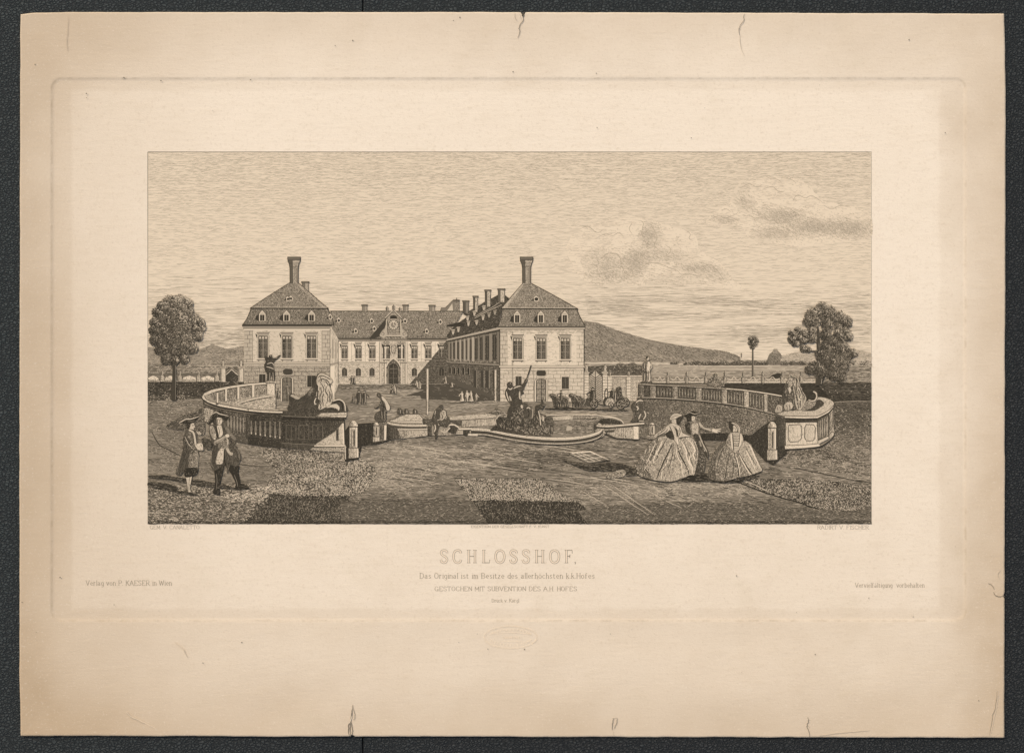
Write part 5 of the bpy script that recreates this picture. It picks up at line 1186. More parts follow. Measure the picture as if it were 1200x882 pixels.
sl = Ink('slab', b.ob, 8.7)
sl.F(smooth(ZK([(150, 420), (225, 440), (400, 446), (520, 442), (620, 392), (664, 345), (662, 312), (610, 282), (530, 268), (500, 300), (400, 380), (240, 392)]), False, 3), .20)
sl.F(smooth(ZK([(385, 392), (440, 395), (500, 388), (560, 352), (578, 322), (545, 292), (510, 300), (500, 340), (440, 380)]), True, 4), .84); sl.G(ZK([(230, 400), (400, 420), (520, 410), (620, 360), (655, 320), (600, 285), (575, 320), (560, 360), (500, 395), (400, 405)]), 160, (.8, 2.2), .5, .75, 0, 50); sl.G(ZK([(230, 400), (400, 420), (520, 410), (620, 360), (655, 320), (600, 290), (560, 360), (400, 405)]), 70, (1, 2.4), .5, .02, 0, 40)
sl.F(ZK([(225, 438), (400, 444), (520, 440), (620, 390), (662, 345), (662, 360), (620, 408), (522, 458), (400, 462), (225, 456)]), .05); sl.S(ZK([(225, 436), (400, 442), (520, 438), (620, 388), (664, 342)]), .7, .88, 0); sl.S(ZK([(225, 460), (400, 466), (522, 462), (620, 412), (660, 364)]), .8, .93, 0)
sl.F(ZK([(130, 418), (226, 438), (226, 458), (140, 440)]), .72); sl.build()
balusters(b.ob, [ZK([(a, 0)])[0][:1] + (ZK([(0, 490 - (a - 530) * .5)])[0][1], ZK([(0, 640 - (a - 530) * .35)])[0][1]) for a in (532, 548, 564, 580, 596, 609)], 8.8, .93, .2, .75)
# ---- right lion, facing left
l = item('lion_statue', 9.3, 'seated stone lion at right with a curled tail, facing the court')
l.F(smooth(ZK([(380, 385), (400, 330), (430, 300), (470, 300), (505, 312), (495, 345), (450, 375), (400, 392)]), True, 4), .40); l.H(ZK([(385, 385), (430, 302), (500, 312), (490, 345), (420, 385)]), 40, 1.2, .45, .85, (1, 3), .2)
l.F(smooth(ZK([(212, 335), (205, 260), (212, 190), (235, 150), (245, 120), (300, 140), (320, 240), (345, 330), (320, 375), (230, 395)]), True, 4), .74); l.H(ZK([(212, 335), (212, 190), (300, 150), (330, 300), (300, 370)]), 80, 1.4, .5, .95, (1.5, 4), .2); l.G(ZK([(225, 330), (225, 190), (300, 170), (320, 330)]), 60, (1, 2.4), .5, .3, 80, 30)
l.F(smooth(ZK([(222, 335), (250, 312), (290, 320), (300, 355), (275, 385), (235, 388), (220, 365)]), True, 4), .24); l.F(smooth(ZK([(140, 375), (160, 338), (195, 345), (205, 375), (190, 408), (140, 410)]), True, 4), .30)
for q in ([(240, 340), (250, 370), (245, 388)], [(265, 335), (272, 365), (268, 385)], [(160, 360), (165, 390)], [(180, 360), (185, 390)], [(140, 405), (190, 408)]): l.S(ZK(q), .7, .9, .3)
l.S(ZK([(440, 292), (465, 305), (495, 300), (513, 272), (510, 240), (490, 222), (480, 224)]), 1.9, .16, .5); l.S(ZK([(445, 298), (470, 312), (500, 306), (520, 276), (517, 240)]), .6, .93, .4)
l.F(smooth(ZK([(246, 130), (262, 100), (300, 92), (310, 130), (296, 165), (270, 185), (255, 175), (258, 155), (244, 145)]), True, 4), .34)
for q in ([(262, 122), (280, 118)], [(250, 145), (262, 148)], [(262, 172), (280, 165)], [(285, 110), (295, 130), (290, 155)]): l.S(ZK(q), .8, .95, .3)
l.F(smooth(ZK([(255, 190), (275, 180), (285, 210), (270, 240), (262, 220)]), True, 4), .16); l.build()
m = Ink('mane', l.ob, 9.6)
m.F(smooth(ZK([(258, 95), (268, 62), (300, 68), (330, 85), (352, 112), (362, 160), (385, 215), (412, 255), (420, 290), (398, 340), (375, 380), (345, 385), (322, 340), (312, 260), (300, 190), (312, 140), (298, 95)]), True, 4), .24)
for q in ([(300, 80), (330, 120), (328, 180), (345, 240)], [(320, 90), (345, 140), (350, 200), (372, 260)], [(325, 200), (335, 270), (345, 340), (350, 380)], [(350, 230), (365, 300), (362, 370)], [(370, 220), (390, 270), (388, 330)], [(345, 150), (372, 210), (400, 260), (405, 300)], [(312, 160), (320, 230), (332, 300)], [(272, 75), (300, 95), (310, 120)], [(340, 290), (345, 350)]):
    m.S(ZK(q), 1.0, .90, .7)
m.G(ZK([(268, 62), (330, 85), (362, 160), (412, 255), (398, 340), (345, 385), (312, 260), (300, 190)]), 130, (1, 3), .45, .75, 68, 20); m.G(ZK([(268, 62), (330, 85), (362, 160), (412, 255), (398, 340), (345, 385), (312, 260), (300, 190)]), 60, (1, 3), .5, .02, 68, 20); m.build()

# ---- statues on the balustrade ends
ped = item('pedestal', 8.0, 'pale post under the striding statue on the left balustrade'); ped.R(313, 448.6, 322.4, 462.6, .06); ped.S([(313, 449), (313, 462)], .7, .8, 0); ped.S([(322.4, 449), (322.4, 462)], .7, .9, 0); ped.R(312, 447, 323.4, 449, .12); ped.S([(312, 449.2), (323.4, 449.2)], .6, .88, 0); ped.G(rect(313, 449, 322, 462), 22, (.6, 1.4), .4, .6, 0, 60); ped.build()
ZS = zoomed(160, 280, 4.41)
s = item('statue', 8.4, 'striding draped statue with outstretched arm on the left balustrade')
s.F(smooth(ZS([(662, 612), (672, 605), (682, 612), (688, 600), (700, 598), (705, 612), (722, 610), (742, 598), (744, 606), (728, 622), (712, 636), (708, 660), (716, 685), (712, 735), (704, 740), (698, 700), (688, 735), (674, 742), (676, 700), (664, 680), (660, 650), (668, 635)]), True, 3), .84)
for q in ([(675, 645), (700, 640), (712, 655)], [(672, 660), (695, 665), (710, 672)], [(690, 690), (688, 730)], [(706, 690), (708, 735)], [(706, 615), (730, 612)], [(690, 604), (698, 602)]): s.S(ZS(q), .9, .16, .5)
s.F(ZS([(668, 735), (690, 730), (714, 736), (716, 744), (668, 745)]), .35); s.build()
s = item('statue', 8.4, 'upright draped statue standing on the near end of the right balustrade')
ZT = zoomed(740, 320, 4)
s.F(smooth([(752, 430), (752.6, 426), (754.6, 424), (757, 422.8), (761, 423), (763.6, 426), (764.4, 430), (762.8, 433), (761.8, 437), (763.2, 442), (762, 449), (753.4, 449), (752.4, 441), (752.8, 436)], True, 4), .56)
s.F(smooth([(758.8, 424), (761.4, 424), (762.6, 427.4), (761.2, 433), (762, 441), (761, 448), (759.2, 448), (758.8, 440), (757.8, 432)], True, 4), .06)
s.E(758.8, 420.2, 2.1, 2.5, .3); s.F(smooth([(756.6, 421.6), (757, 418), (759.4, 417.2), (758, 420.4)], True, 4), .9); s.S([(760, 418.6), (760.6, 421)], .7, .05, .3)
for q in ([(753.6, 426), (754.6, 434), (754, 446)], [(757, 425), (756.2, 432), (757.2, 440), (756.6, 447)], [(759.4, 434), (760.2, 440), (759.6, 446)], [(753, 434), (757, 436.4), (761.6, 436)]): s.S(q, .9, .92, .4)
for q in ([(755.6, 426), (755.2, 432)], [(755.2, 438), (755.4, 446)], [(763, 426.4), (763.8, 430), (761.8, 432.4)]): s.S(q, .8, .12, .4)
s.F(ZT([(44, 508), (96, 508), (100, 518), (40, 518)]), .8); s.build()
ds = item('statue', 8.3, 'dark sculpture group on the far part of the right balustrade')
ds.F(smooth([(829, 452.5), (830, 445), (833.5, 441), (838, 437), (842, 440.5), (847, 444), (848, 452.8)], True, 4), .66); ds.G([(829, 452.5), (831, 443), (838, 437.5), (847, 444), (848, 452)], 90, (.8, 2), .5, .14, 60, 60); ds.G([(829, 452.5), (831, 443), (838, 437.5), (847, 444), (848, 452)], 60, (.8, 2), .5, .95, 60, 60); ds.build()
Zf = zoomed(430, 455, 9.23)
p = item('pedestal', 8.3, 'narrow post under the bending nude statue left of the fountain'); p.F(Zf([(120, 372), (228, 362), (222, 392), (214, 400), (210, 560), (135, 570), (132, 398)]), .26); p.F(Zf([(138, 400), (180, 400), (178, 560), (140, 565)]), .72); p.F(Zf([(186, 400), (214, 400), (210, 558), (186, 560)]), .05); p.F(Zf([(120, 372), (228, 362), (224, 385), (124, 392)]), .62); p.S(Zf([(124, 394), (222, 390)]), .8, .93, 0); p.S(Zf([(183, 400), (183, 560)]), .6, .9, 0); p.build()
s = item('statue', 8.7, 'nude statue bending forward on a post at the left fountain rim')
s.F(smooth(Zf([(80, 330), (92, 270), (140, 240), (138, 200), (128, 170), (150, 130), (125, 100), (105, 80), (112, 50), (140, 48), (155, 70), (165, 85), (195, 105), (232, 160), (252, 205), (238, 240), (212, 250), (205, 345), (150, 365), (120, 360)]), True, 3), .72)
s.F(smooth(Zf([(160, 82), (195, 105), (232, 160), (252, 205), (238, 240), (215, 236), (205, 200), (190, 150), (165, 120)]), True, 4), .14)
for q in ([(78, 205), (100, 215), (130, 190)], [(150, 180), (190, 200), (210, 240)], [(165, 130), (180, 190), (175, 240), (180, 330)], [(150, 250), (150, 340)]): s.S(Zf(q), 1.1, .93, .4)
for q in ([(160, 250), (165, 330)], [(190, 250), (192, 320)], [(130, 150), (150, 175)]): s.S(Zf(q), .6, .3, .4)
s.build()

# ---- the fountain
f = item('fountain', 7.0, 'wide low fountain basin with a curving pale stone rim')
wall_ = [(452, 494.5), (470, 486), (476, 485), (494, 485), (500, 490), (506, 487.4), (526, 488), (545, 486.4), (578, 484.6), (600, 487), (640, 488), (668, 485.6), (708, 487.2), (722, 489.4), (732, 497), (755, 496), (749, 515), (722, 513), (712, 506), (706, 512), (693, 517.6), (664, 521), (640, 521.4), (604, 518), (566, 510), (548, 509), (500, 511), (475, 513.5), (458, 515), (454, 498)]
f.F(wall_, .40)
f.F([(460, 491), (476, 485.2), (491, 485.2), (496, 491), (494, 492.6), (478, 493), (463, 495), (456, 493)], .16); f.S([(460, 491.4), (476, 485), (491, 485), (496, 491)], .6, .8, 0, False); f.S([(463, 495), (478, 493.2), (494, 492.8)], .6, .85, .1)
f.F([(465, 493.4), (495, 492.6), (495, 495.8), (466, 495.4)], .16); f.G([(460, 491), (476, 486), (492, 486), (495, 495)], 80, (.8, 2.4), .4, .7, 0, 40)
f.F([(495, 490.5), (507, 490.5), (507, 499), (496, 497)], .74)
f.F([(526, 488), (545, 486), (560, 484.8), (580, 484.6), (582, 489), (545, 491.6), (526, 492)], .18); f.H([(526, 488), (560, 484.8), (582, 486), (582, 489), (526, 492)], 0, 1.4, .4, .6, (2, 5), .3); f.F([(526, 492.4), (541, 492.4), (540.6, 499.4), (534, 498.6)], .76); f.F([(541, 492.4), (582, 490), (582, 498), (541, 500.6)], .26); f.H([(541, 492.4), (582, 490), (582, 498), (541, 500.6)], 90, 1.8, .45, .8, (2, 6), .3)
f.F([(640, 488.6), (668, 486.4), (672, 491), (648, 493)], .2); f.F([(648, 493), (671.5, 491), (670, 499.5), (664, 499.6), (663, 493)], .3); f.F([(672, 487.4), (708, 487.2), (708, 490), (672, 491)], .34); f.H([(672, 487.4), (708, 487.2), (706, 498), (672, 500)], 0, 1.2, .5, .85, (2, 6), .12); f.S([(640, 486.8), (668, 485.4), (708, 487), (722, 489.4)], .9, .06, 0); f.S([(672, 490.8), (706, 490)], .6, .9, 0)
f.F(smooth([(697, 497), (701, 493), (708, 490.2), (718, 490.6), (727, 493.6), (730.6, 497)], False, 4), .84); f.H([(699, 496.5), (704, 491.6), (716, 491), (728, 496)], 0, 1.1, .5, .97, (2, 6), .1); f.S([(708, 489), (718, 488.8), (727, 492), (731, 496)], 1.2, .08, .3)
f.build()
wt = Ink('water', f.ob, 7.3); wt.tex = 0
P = [(582, 490), (646, 492), (672, 492), (704, 491), (699, 496), (695, 503), (700, 506), (690, 509), (672, 511), (640, 512), (604, 508), (570, 503), (545, 500.6), (582, 498)]
wt.F(P, .50); wt.H(P, 0, 1.15, .55, .86, (2, 7), .12, .2, noise(14, 3, .1, .6, 111)); wt.H([(672, 493), (700, 493), (695, 505), (672, 508)], 90, 1.6, .45, .85, (2, 6), .3); wt.G(P, 160, (2, 6), .4, .16, 0, 3); wt.F([(640, 491), (648, 491), (646, 508), (640, 509)], .84); wt.F([(664, 499), (670, 499), (670, 504), (664, 504)], .24, .3); wt.build()
rm = Ink('rim', f.ob, 7.6)
def slab(c, path, w0, t0, drop, td, lip=None):
    p = smooth(path)
    c.F([(x, y + drop) for x, y in p] + [(x, y + w0 * .4) for x, y in p][::-1], td)
    c.F([(x, y - w0 / 2) for x, y in p] + [(x, y + w0 / 2) for x, y in p][::-1], t0)
    c.S([(x, y + w0 / 2 + .2) for x, y in path], .7, .93, 0); c.S([(x, y - w0 / 2) for x, y in path], .5, .8, 0); c.S([(x, y + .3) for x, y in path], .4, .45, .2)
    if lip: c.F([(x, y + drop - .3) for x, y in p] + [(x, y + drop + lip) for x, y in p][::-1], .22); c.S([(x, y + drop + lip) for x, y in path], .8, .93, .1); c.S([(x, y + drop - .5) for x, y in path], .5, .9, .1)
slab(rm, [(552, 502.6), (570, 503.6), (585, 506.4), (604, 509.8), (625, 512.6), (650, 514), (672, 513.2), (690, 510.6), (702, 506.4), (706.4, 502)], 3.6, .05, 5.0, .80, 1.8)
slab(rm, [(706.6, 503), (706, 499.4), (702, 497), (698.6, 498.6), (696.4, 502), (697, 504.6)], 3, .10, 0.2, .5)
rm.F([(695.6, 497.6), (700, 496), (703, 498.6), (698, 503.6), (695.4, 504)], .82)
slab(rm, [(699, 498.6), (712, 499.4), (730, 498), (755, 495.8)], 2.4, .04, 2.8, .86)
rm.F([(708, 502.6), (748.6, 499.4), (748.6, 514.6), (722, 513), (712, 508)], .20); rm.H([(708, 502.6), (742, 500), (742, 514.4), (722, 513), (712, 508)], 88, 1.4, .45, .75, (2, 6), .2); rm.G([(708, 502.6), (742, 500), (742, 514.4), (722, 513)], 100, (.8, 2), .45, .8, 0, 60); rm.R(742, 499.6, 748.4, 514.4, .03); rm.F([(708, 504.4), (720, 503.4), (720, 506), (710, 507)], .8); rm.S([(708, 508), (722, 513.4), (748, 515)], 1, .9, .2)
slab(rm, [(454, 494.8), (462, 497.2), (480, 498.6), (500, 498.4)], 2.6, .05, 3.2, .74)
rm.F([(455, 499.6), (470, 502.4), (501, 502.2), (501, 510.4), (475, 513.4), (458, 515)], .24); rm.F([(455, 499.6), (466, 501.6), (470, 513.6), (457, 515)], .72); rm.H([(455, 499.6), (474, 502.2), (476, 513), (457, 515)], 80, 1.1, .5, .93, (2, 6), .15); rm.S([(466, 503), (501, 502.6)], 1.2, .12, 0); rm.S([(466, 504.2), (501, 503.8)], .6, .85, 0); rm.G([(472, 504), (501, 504), (501, 510), (475, 513)], 90, (.8, 2.2), .4, .7, 0, 50); rm.R(501, 499, 506, 510.8, .84)
rm.build()
st = item('stone_step', 8.0, 'pale stone steps beside the shell at the fountain front'); st.F(Zf([(985, 428), (1130, 426), (1128, 445), (1000, 452)]), .06); st.F(Zf([(990, 450), (1115, 446), (1110, 490), (1075, 515), (1035, 500), (960, 498)]), .30); st.F(Zf([(1040, 452), (1112, 448), (1108, 490), (1072, 515), (1038, 500)]), .86); st.S(Zf([(985, 452), (1128, 447)]), .7, .93, 0); st.F(Zf([(1095, 485), (1200, 488), (1200, 515), (1090, 512)]), .1); st.build()
sh = item('shell', 8.5, 'dark ribbed shell lying open against the fountain front'); sh.F(Zf([(875, 470), (900, 400), (950, 392), (992, 424), (960, 495), (920, 490)]), .80); sh.H(Zf([(880, 465), (900, 410), (980, 425), (955, 490)]), 60, 1.1, .5, .97, (2, 5), .1); sh.S(Zf([(885, 396), (940, 392), (970, 406), (994, 424)]), 1.4, .06, .2); sh.S(Zf([(994, 426), (962, 494)]), .7, .3, .1); sh.S(Zf([(800, 462), (850, 468), (885, 440), (900, 425)]), 1.3, .12, .3); sh.build()
t_ = item('triton_statue', 8.7, 'hunched seated figure on the fountain rim, left of the shell')
t_.F(smooth(Zf([(702, 320), (722, 265), (745, 225), (780, 190), (800, 175), (822, 182), (824, 222), (855, 240), (862, 290), (888, 310), (905, 370), (880, 400), (862, 425), (800, 410), (778, 430), (770, 475), (752, 540), (736, 545), (730, 500), (718, 500), (726, 430), (712, 390), (700, 360)]), True, 3), .78)
t_.F(smooth(Zf([(795, 260), (825, 232), (852, 245), (858, 290), (835, 330), (800, 350), (785, 320)]), True, 4), .28)
for q in ([(735, 390), (742, 430), (728, 470)], [(770, 380), (780, 400)], [(760, 345), (790, 335)], [(720, 490), (730, 510)], [(862, 300), (850, 330)], [(745, 240), (735, 280)]): t_.S(Zf(q), 1.3, .12, .5)
for q in ([(800, 270), (820, 300), (810, 335)], [(830, 250), (835, 290)], [(790, 300), (800, 330)]): t_.S(Zf(q), .8, .88, .5)
t_.G(Zf([(710, 330), (780, 200), (820, 190), (860, 290), (890, 370), (780, 400)]), 50, (.8, 2), .45, .45, 60, 40); t_.build()
ZN = zoomed(570, 420, 8.82)
n_ = item('rock_base', 8.0, 'dark rocky base with shells rising from the fountain pool')
n_.F(smooth(ZN([(40, 742), (75, 700), (110, 690), (98, 640), (130, 600), (175, 610), (215, 600), (245, 560), (265, 500), (300, 470), (360, 470), (400, 455), (420, 500), (455, 490), (478, 520), (482, 560), (500, 560), (540, 640), (585, 630), (600, 600), (685, 605), (684, 790), (560, 800), (420, 800), (250, 775), (100, 748)]), True, 3), .80)
n_.H(ZN([(60, 740), (130, 620), (260, 520), (470, 520), (680, 620), (680, 780), (300, 770)]), 75, 1.4, .55, .98, (2, 6), .2, .4)
n_.G(ZN([(120, 700), (230, 600), (300, 480), (460, 510), (560, 650), (680, 620), (680, 780), (300, 770)]), 240, (1, 3.4), .6, .4, 78, 35); n_.G(ZN([(260, 700), (480, 690), (680, 700), (680, 785), (420, 790)]), 90, (1, 3), .5, .22, 60, 50); n_.G(ZN([(300, 500), (400, 470), (470, 520), (460, 640), (320, 640)]), 60, (1, 3), .5, .25, 80, 40)
n_.S(ZN([(105, 625), (130, 590), (175, 568), (215, 582)]), 1.1, .2, .3); n_.S(ZN([(600, 602), (640, 610), (685, 606)]), .6, .5, .2); n_.build()
sp_ = item('figure_statue', 8.3, 'low reclining figure at the far left edge of the fountain pool'); sp_.F(smooth(ZN([(20, 560), (60, 545), (85, 520), (100, 495), (115, 515), (150, 535), (195, 560), (150, 575), (90, 582), (50, 575)]), True, 4), .66); sp_.S(ZN([(60, 550), (110, 540), (150, 548)]), .7, .2, .4); sp_.S(ZN([(90, 520), (120, 560)]), .7, .93, .3); sp_.build()
ne = item('sea_god_statue', 8.9, 'dark bronze sea god aiming a long spear from the fountain rock')
ne.F(smooth(ZN([(214, 300), (212, 262), (240, 238), (268, 252), (276, 288), (320, 272), (350, 272), (384, 250), (398, 215), (422, 208), (426, 228), (404, 275), (388, 315), (375, 345), (390, 350), (370, 372), (350, 385), (366, 430), (362, 470), (350, 500), (300, 520), (270, 540), (255, 600), (225, 620), (214, 570), (226, 520), (248, 480), (226, 450), (202, 410), (190, 360), (198, 325)]), True, 3), .82)
ne.F(smooth(ZN([(234, 392), (245, 385), (262, 425), (256, 440), (242, 430)]), True, 3), .25)
for q in ([(222, 305), (250, 318), (270, 300)], [(205, 340), (216, 390), (235, 440)], [(280, 310), (320, 290), (355, 285)], [(345, 345), (340, 385), (352, 415)], [(355, 480), (368, 505)], [(245, 255), (255, 262)]): ne.S(ZN(q), 1.3, .14, .6)
ne.F(smooth(ZN([(335, 350), (350, 340), (352, 400), (360, 420), (340, 415)]), True, 3), .14); ne.F(smooth(ZN([(352, 485), (372, 478), (378, 510), (360, 515)]), True, 3), .16); ne.build()
q_ = Ink('spear', ne.ob, 9.3); q_.S(ZN([(400, 250), (430, 170), (462, 68)]), 1.5, .86, .2); q_.S(ZN([(406, 246), (436, 168)]), .4, .3, .2); q_.build()
h_ = item('sea_horse_statue', 8.6, 'rearing sea horse with an arched neck on the fountain rock')
h_.F(smooth(ZN([(500, 500), (520, 482), (556, 470), (566, 440), (578, 422), (590, 452), (606, 480), (592, 510), (572, 530), (548, 520), (534, 545), (552, 600), (568, 640), (578, 700), (540, 700), (545, 650), (528, 600), (505, 560)]), True, 3), .82); h_.S(ZN([(536, 540), (552, 600), (558, 660), (562, 690)]), 1.3, .14, .5); h_.S(ZN([(580, 480), (600, 482)]), .8, .3); h_.S(ZN([(555, 490), (580, 510)]), .6, .35); h_.F(smooth(ZN([(575, 590), (600, 605), (592, 650), (578, 640)]), True, 3), .2); h_.build()
c_ = item('crouching_statue', 8.5, 'small crouching figure between the sea god and the sea horse'); c_.F(smooth(ZN([(385, 560), (392, 500), (402, 465), (425, 468), (440, 500), (470, 505), (482, 560), (475, 620), (400, 630)]), True, 4), .76); c_.S(ZN([(415, 515), (435, 505), (455, 520)]), 1.2, .14, .4); c_.S(ZN([(420, 520), (440, 560), (430, 610)]), 1, .97, .4); c_.S(ZN([(475, 520), (480, 570), (470, 620)]), .8, .2, .4); c_.build()
ZC = zoomed(640, 440, 9.23)
s = item('crouching_statue', 8.8, 'dark crouching figure group at the right end of the fountain rim')
s.F(smooth(ZC([(905, 500), (930, 470), (938, 400), (912, 340), (935, 295), (965, 275), (1000, 250), (1025, 228), (1045, 250), (1062, 275), (1090, 300), (1100, 340), (1115, 390), (1095, 430), (1078, 480), (1040, 510), (990, 500)]), True, 3), .78)
for q in ([(970, 290), (1010, 268), (1050, 275)], [(975, 330), (995, 350), (985, 375)], [(1060, 380), (1075, 430), (1050, 475)], [(1000, 470), (1015, 430), (1028, 415)], [(1095, 395), (1110, 410)], [(1005, 490), (1060, 490)]): s.S(ZC(q), 1.4, .12, .5)
s.G(ZC([(930, 480), (940, 310), (1025, 240), (1100, 340), (1080, 480)]), 60, (.8, 2), .45, .4, 60, 60); s.build()
TEX = 1
# ================================================================== people, horses, carriage
def shade(pts, lay, label, t=.88, ang=4):
    s = item('shadow', lay, label); P = smooth(pts, True, 4); s.F(P, t, .15); s.H(P, ang, 1.0, .6, .98, (2, 7), .1); s.H(P, ang, 1.8, .4, .45, (2, 5), .4); s.build()
ZM = zoomed(195, 475, 8.02)
shade(ZM([(-158, 655), (-60, 650), (0, 655), (120, 672), (230, 692), (400, 712), (540, 742), (640, 768), (640, 780), (520, 778), (400, 768), (240, 742), (0, 692), (-158, 680)]), 8.0, 'slanting shadow of the right-hand man on the path', .84)
shade(ZM([(-158, 715), (-60, 725), (0, 730), (60, 748), (105, 765), (100, 792), (160, 805), (290, 832), (285, 842), (200, 838), (60, 808), (-158, 760)]), 8.0, 'shadow of the left-hand man at the edge of the view', .86)
shade([(195, 501), (202, 494), (215, 487), (228, 482), (238, 479), (240, 490), (240, 508), (232, 508), (218, 505)], 7.2, 'dark shade on the lawn behind the hats of the two men', .66, -12)
shade(ZM([(355, 300), (420, 330), (440, 360), (400, 420), (340, 380), (330, 330)]), 7.9, 'small dark shade between the two men', .8)

# ---- man with his back in shade, seen in profile
def body(p, pts): p.F(smooth(pts, True, 3), .7)          # the body under the clothes, from neck to knees
p = item('person', 9.0, 'man in a long dark coat and flat feathered hat, at the far left'); body(p, ZM([(215, 215), (255, 222), (285, 300), (285, 420), (235, 690), (195, 690), (180, 450), (180, 300)]))
p.F(smooth(ZM([(196, 168), (225, 150), (255, 160), (268, 190), (272, 208), (262, 212), (262, 228), (245, 232), (225, 235), (205, 230)]), True, 4), .16)
p.F(smooth(ZM([(196, 165), (230, 160), (228, 190), (218, 215), (205, 235), (195, 215)]), True, 4), .92)
p.F(ZM([(246, 184), (258, 182), (260, 190), (248, 193)]), .8); p.S(ZM([(256, 210), (264, 210)]), .6, .8, 0); p.S(ZM([(268, 195), (274, 206), (266, 210)]), .5, .6)
p.F(smooth(ZM([(188, 660), (240, 655), (236, 700), (226, 760), (230, 800), (248, 826), (212, 828), (204, 780), (194, 725)]), True, 4), .14); p.S(ZM([(222, 665), (214, 730), (216, 800)]), .7, .75, .4); p.F(smooth(ZM([(203, 815), (230, 812), (262, 830), (285, 836), (205, 836)]), True, 3), .9)
p.F(smooth(ZM([(272, 240), (290, 238), (312, 245), (332, 258), (328, 275), (305, 276), (290, 262)]), True, 4), .24); p.S(ZM([(318, 250), (330, 262)]), .5, .8); p.S(ZM([(310, 262), (326, 270)]), .5, .8)
p.F(smooth(ZM([(320, 385), (345, 390), (352, 412), (338, 425), (318, 420)]), True, 4), .18); p.build()
q = Ink('coat', p.ob, 9.4)
q.F(smooth(ZM([(200, 222), (175, 258), (158, 320), (160, 390), (140, 470), (110, 560), (88, 640), (128, 658), (160, 628), (176, 668), (225, 668), (285, 642), (296, 590), (302, 500), (304, 430), (268, 385), (276, 330), (290, 265), (272, 235), (240, 222)]), True, 3), .76)
q.F(smooth(ZM([(190, 252), (215, 240), (238, 290), (245, 350), (270, 395), (240, 400), (205, 360), (185, 300)]), True, 4), .66); q.F(smooth(ZM([(214, 470), (285, 448), (294, 520), (288, 582), (215, 592)]), True, 4), .56)
q.H(ZM([(160, 300), (250, 300), (290, 600), (120, 640)]), 78, 1.3, .5, .97, (2, 6), .2); q.G(ZM([(205, 260), (250, 330), (285, 450), (290, 580), (215, 590), (220, 420)]), 90, (.8, 2.4), .5, .22, 70, 40)
q.S(ZM([(212, 228), (252, 252), (268, 310), (278, 380)]), 2.4, .14, .5); q.S(ZM([(238, 240), (258, 290), (262, 350)]), .5, .8); q.F(smooth(ZM([(272, 368), (335, 350), (346, 410), (308, 420), (285, 400)]), True, 3), .14); q.G(ZM([(275, 370), (335, 352), (345, 408), (308, 418)]), 22, (.8, 2), .45, .75, 60, 60); q.S(ZM([(175, 290), (195, 330), (215, 370), (245, 390)]), 1, .3, .6); q.S(ZM([(180, 270), (200, 320), (230, 370)]), .6, .97)
q.S(ZM([(280, 425), (300, 470), (296, 580)]), .6, .3, .3); q.F(smooth(ZM([(178, 592), (292, 585), (288, 640), (230, 668), (178, 668)]), True, 3), .95); q.G(ZM([(178, 600), (290, 590), (285, 640), (180, 660)]), 14, (.8, 2), .4, .5, 80, 30); q.S(ZM([(150, 430), (120, 540), (100, 630)]), .6, .5, .5); q.build()
q = Ink('hat', p.ob, 9.7); q.F(smooth(ZM([(120, 166), (148, 148), (175, 130), (215, 122), (255, 112), (312, 98), (292, 128), (268, 152), (240, 168), (205, 172), (160, 164)]), True, 3), .93); q.S(ZM([(122, 165), (150, 147), (185, 128), (220, 128), (250, 122), (308, 102)]), 1.3, .16, .6); q.S(ZM([(200, 150), (240, 148), (270, 140)]), .6, .5); q.build()
# ---- man walking towards us, arms folded on his walking stick
p = item('person', 9.1, 'man walking forward in a dark coat and broad tricorn hat, arm bent across his chest'); body(p, ZM([(480, 170), (510, 170), (560, 210), (600, 300), (650, 620), (610, 640), (540, 560), (520, 640), (460, 640), (440, 400), (440, 240)]))
p.F(smooth(ZM([(470, 110), (500, 100), (525, 115), (528, 150), (515, 178), (500, 185), (482, 172), (472, 145)]), True, 4), .14); p.F(smooth(ZM([(440, 120), (472, 110), (478, 150), (470, 185), (450, 180), (436, 155)]), True, 4), .92)
p.F(ZM([(478, 128), (494, 126), (494, 133), (480, 135)]), .85); p.F(ZM([(504, 126), (522, 127), (520, 134), (505, 133)]), .85); p.S(ZM([(500, 130), (504, 150), (497, 153)]), .7, .7, .2); p.S(ZM([(490, 166), (508, 165)]), .8, .85, .2); p.F(smooth(ZM([(470, 120), (484, 140), (482, 172), (472, 160)]), True, 3), .6); p.S(ZM([(524, 120), (528, 150)]), .8, .5)
p.F(smooth(ZM([(450, 555), (538, 555), (528, 640), (512, 700), (505, 770), (498, 832), (470, 835), (438, 822), (455, 760), (458, 690), (452, 620)]), True, 3), .94); p.F(smooth(ZM([(560, 560), (680, 560), (678, 620), (690, 690), (700, 730), (745, 745), (776, 765), (766, 784), (700, 788), (650, 782), (652, 730), (630, 680), (604, 630)]), True, 3), .93)
p.S(ZM([(470, 640), (478, 700), (470, 790)]), .6, .55, .4); p.S(ZM([(640, 650), (665, 720), (670, 760)]), .6, .5, .4); p.S(ZM([(700, 752), (750, 764)]), .6, .5); p.S(ZM([(480, 770), (500, 772)]), .8, .5, 0); p.build()
q = Ink('coat', p.ob, 9.5)
q.F(smooth(ZM([(405, 192), (445, 176), (480, 182), (540, 176), (588, 206), (622, 258), (668, 312), (642, 336), (612, 308), (604, 342), (642, 372), (690, 440), (702, 490), (682, 545), (655, 570), (600, 560), (575, 645), (565, 560), (540, 560), (450, 612), (415, 560), (410, 520), (428, 470), (440, 380), (418, 310), (402, 245)]), True, 3), .76)
q.H(ZM([(420, 200), (590, 210), (690, 450), (680, 540), (450, 600), (420, 540)]), 80, 1.3, .5, .97, (2, 6), .2)
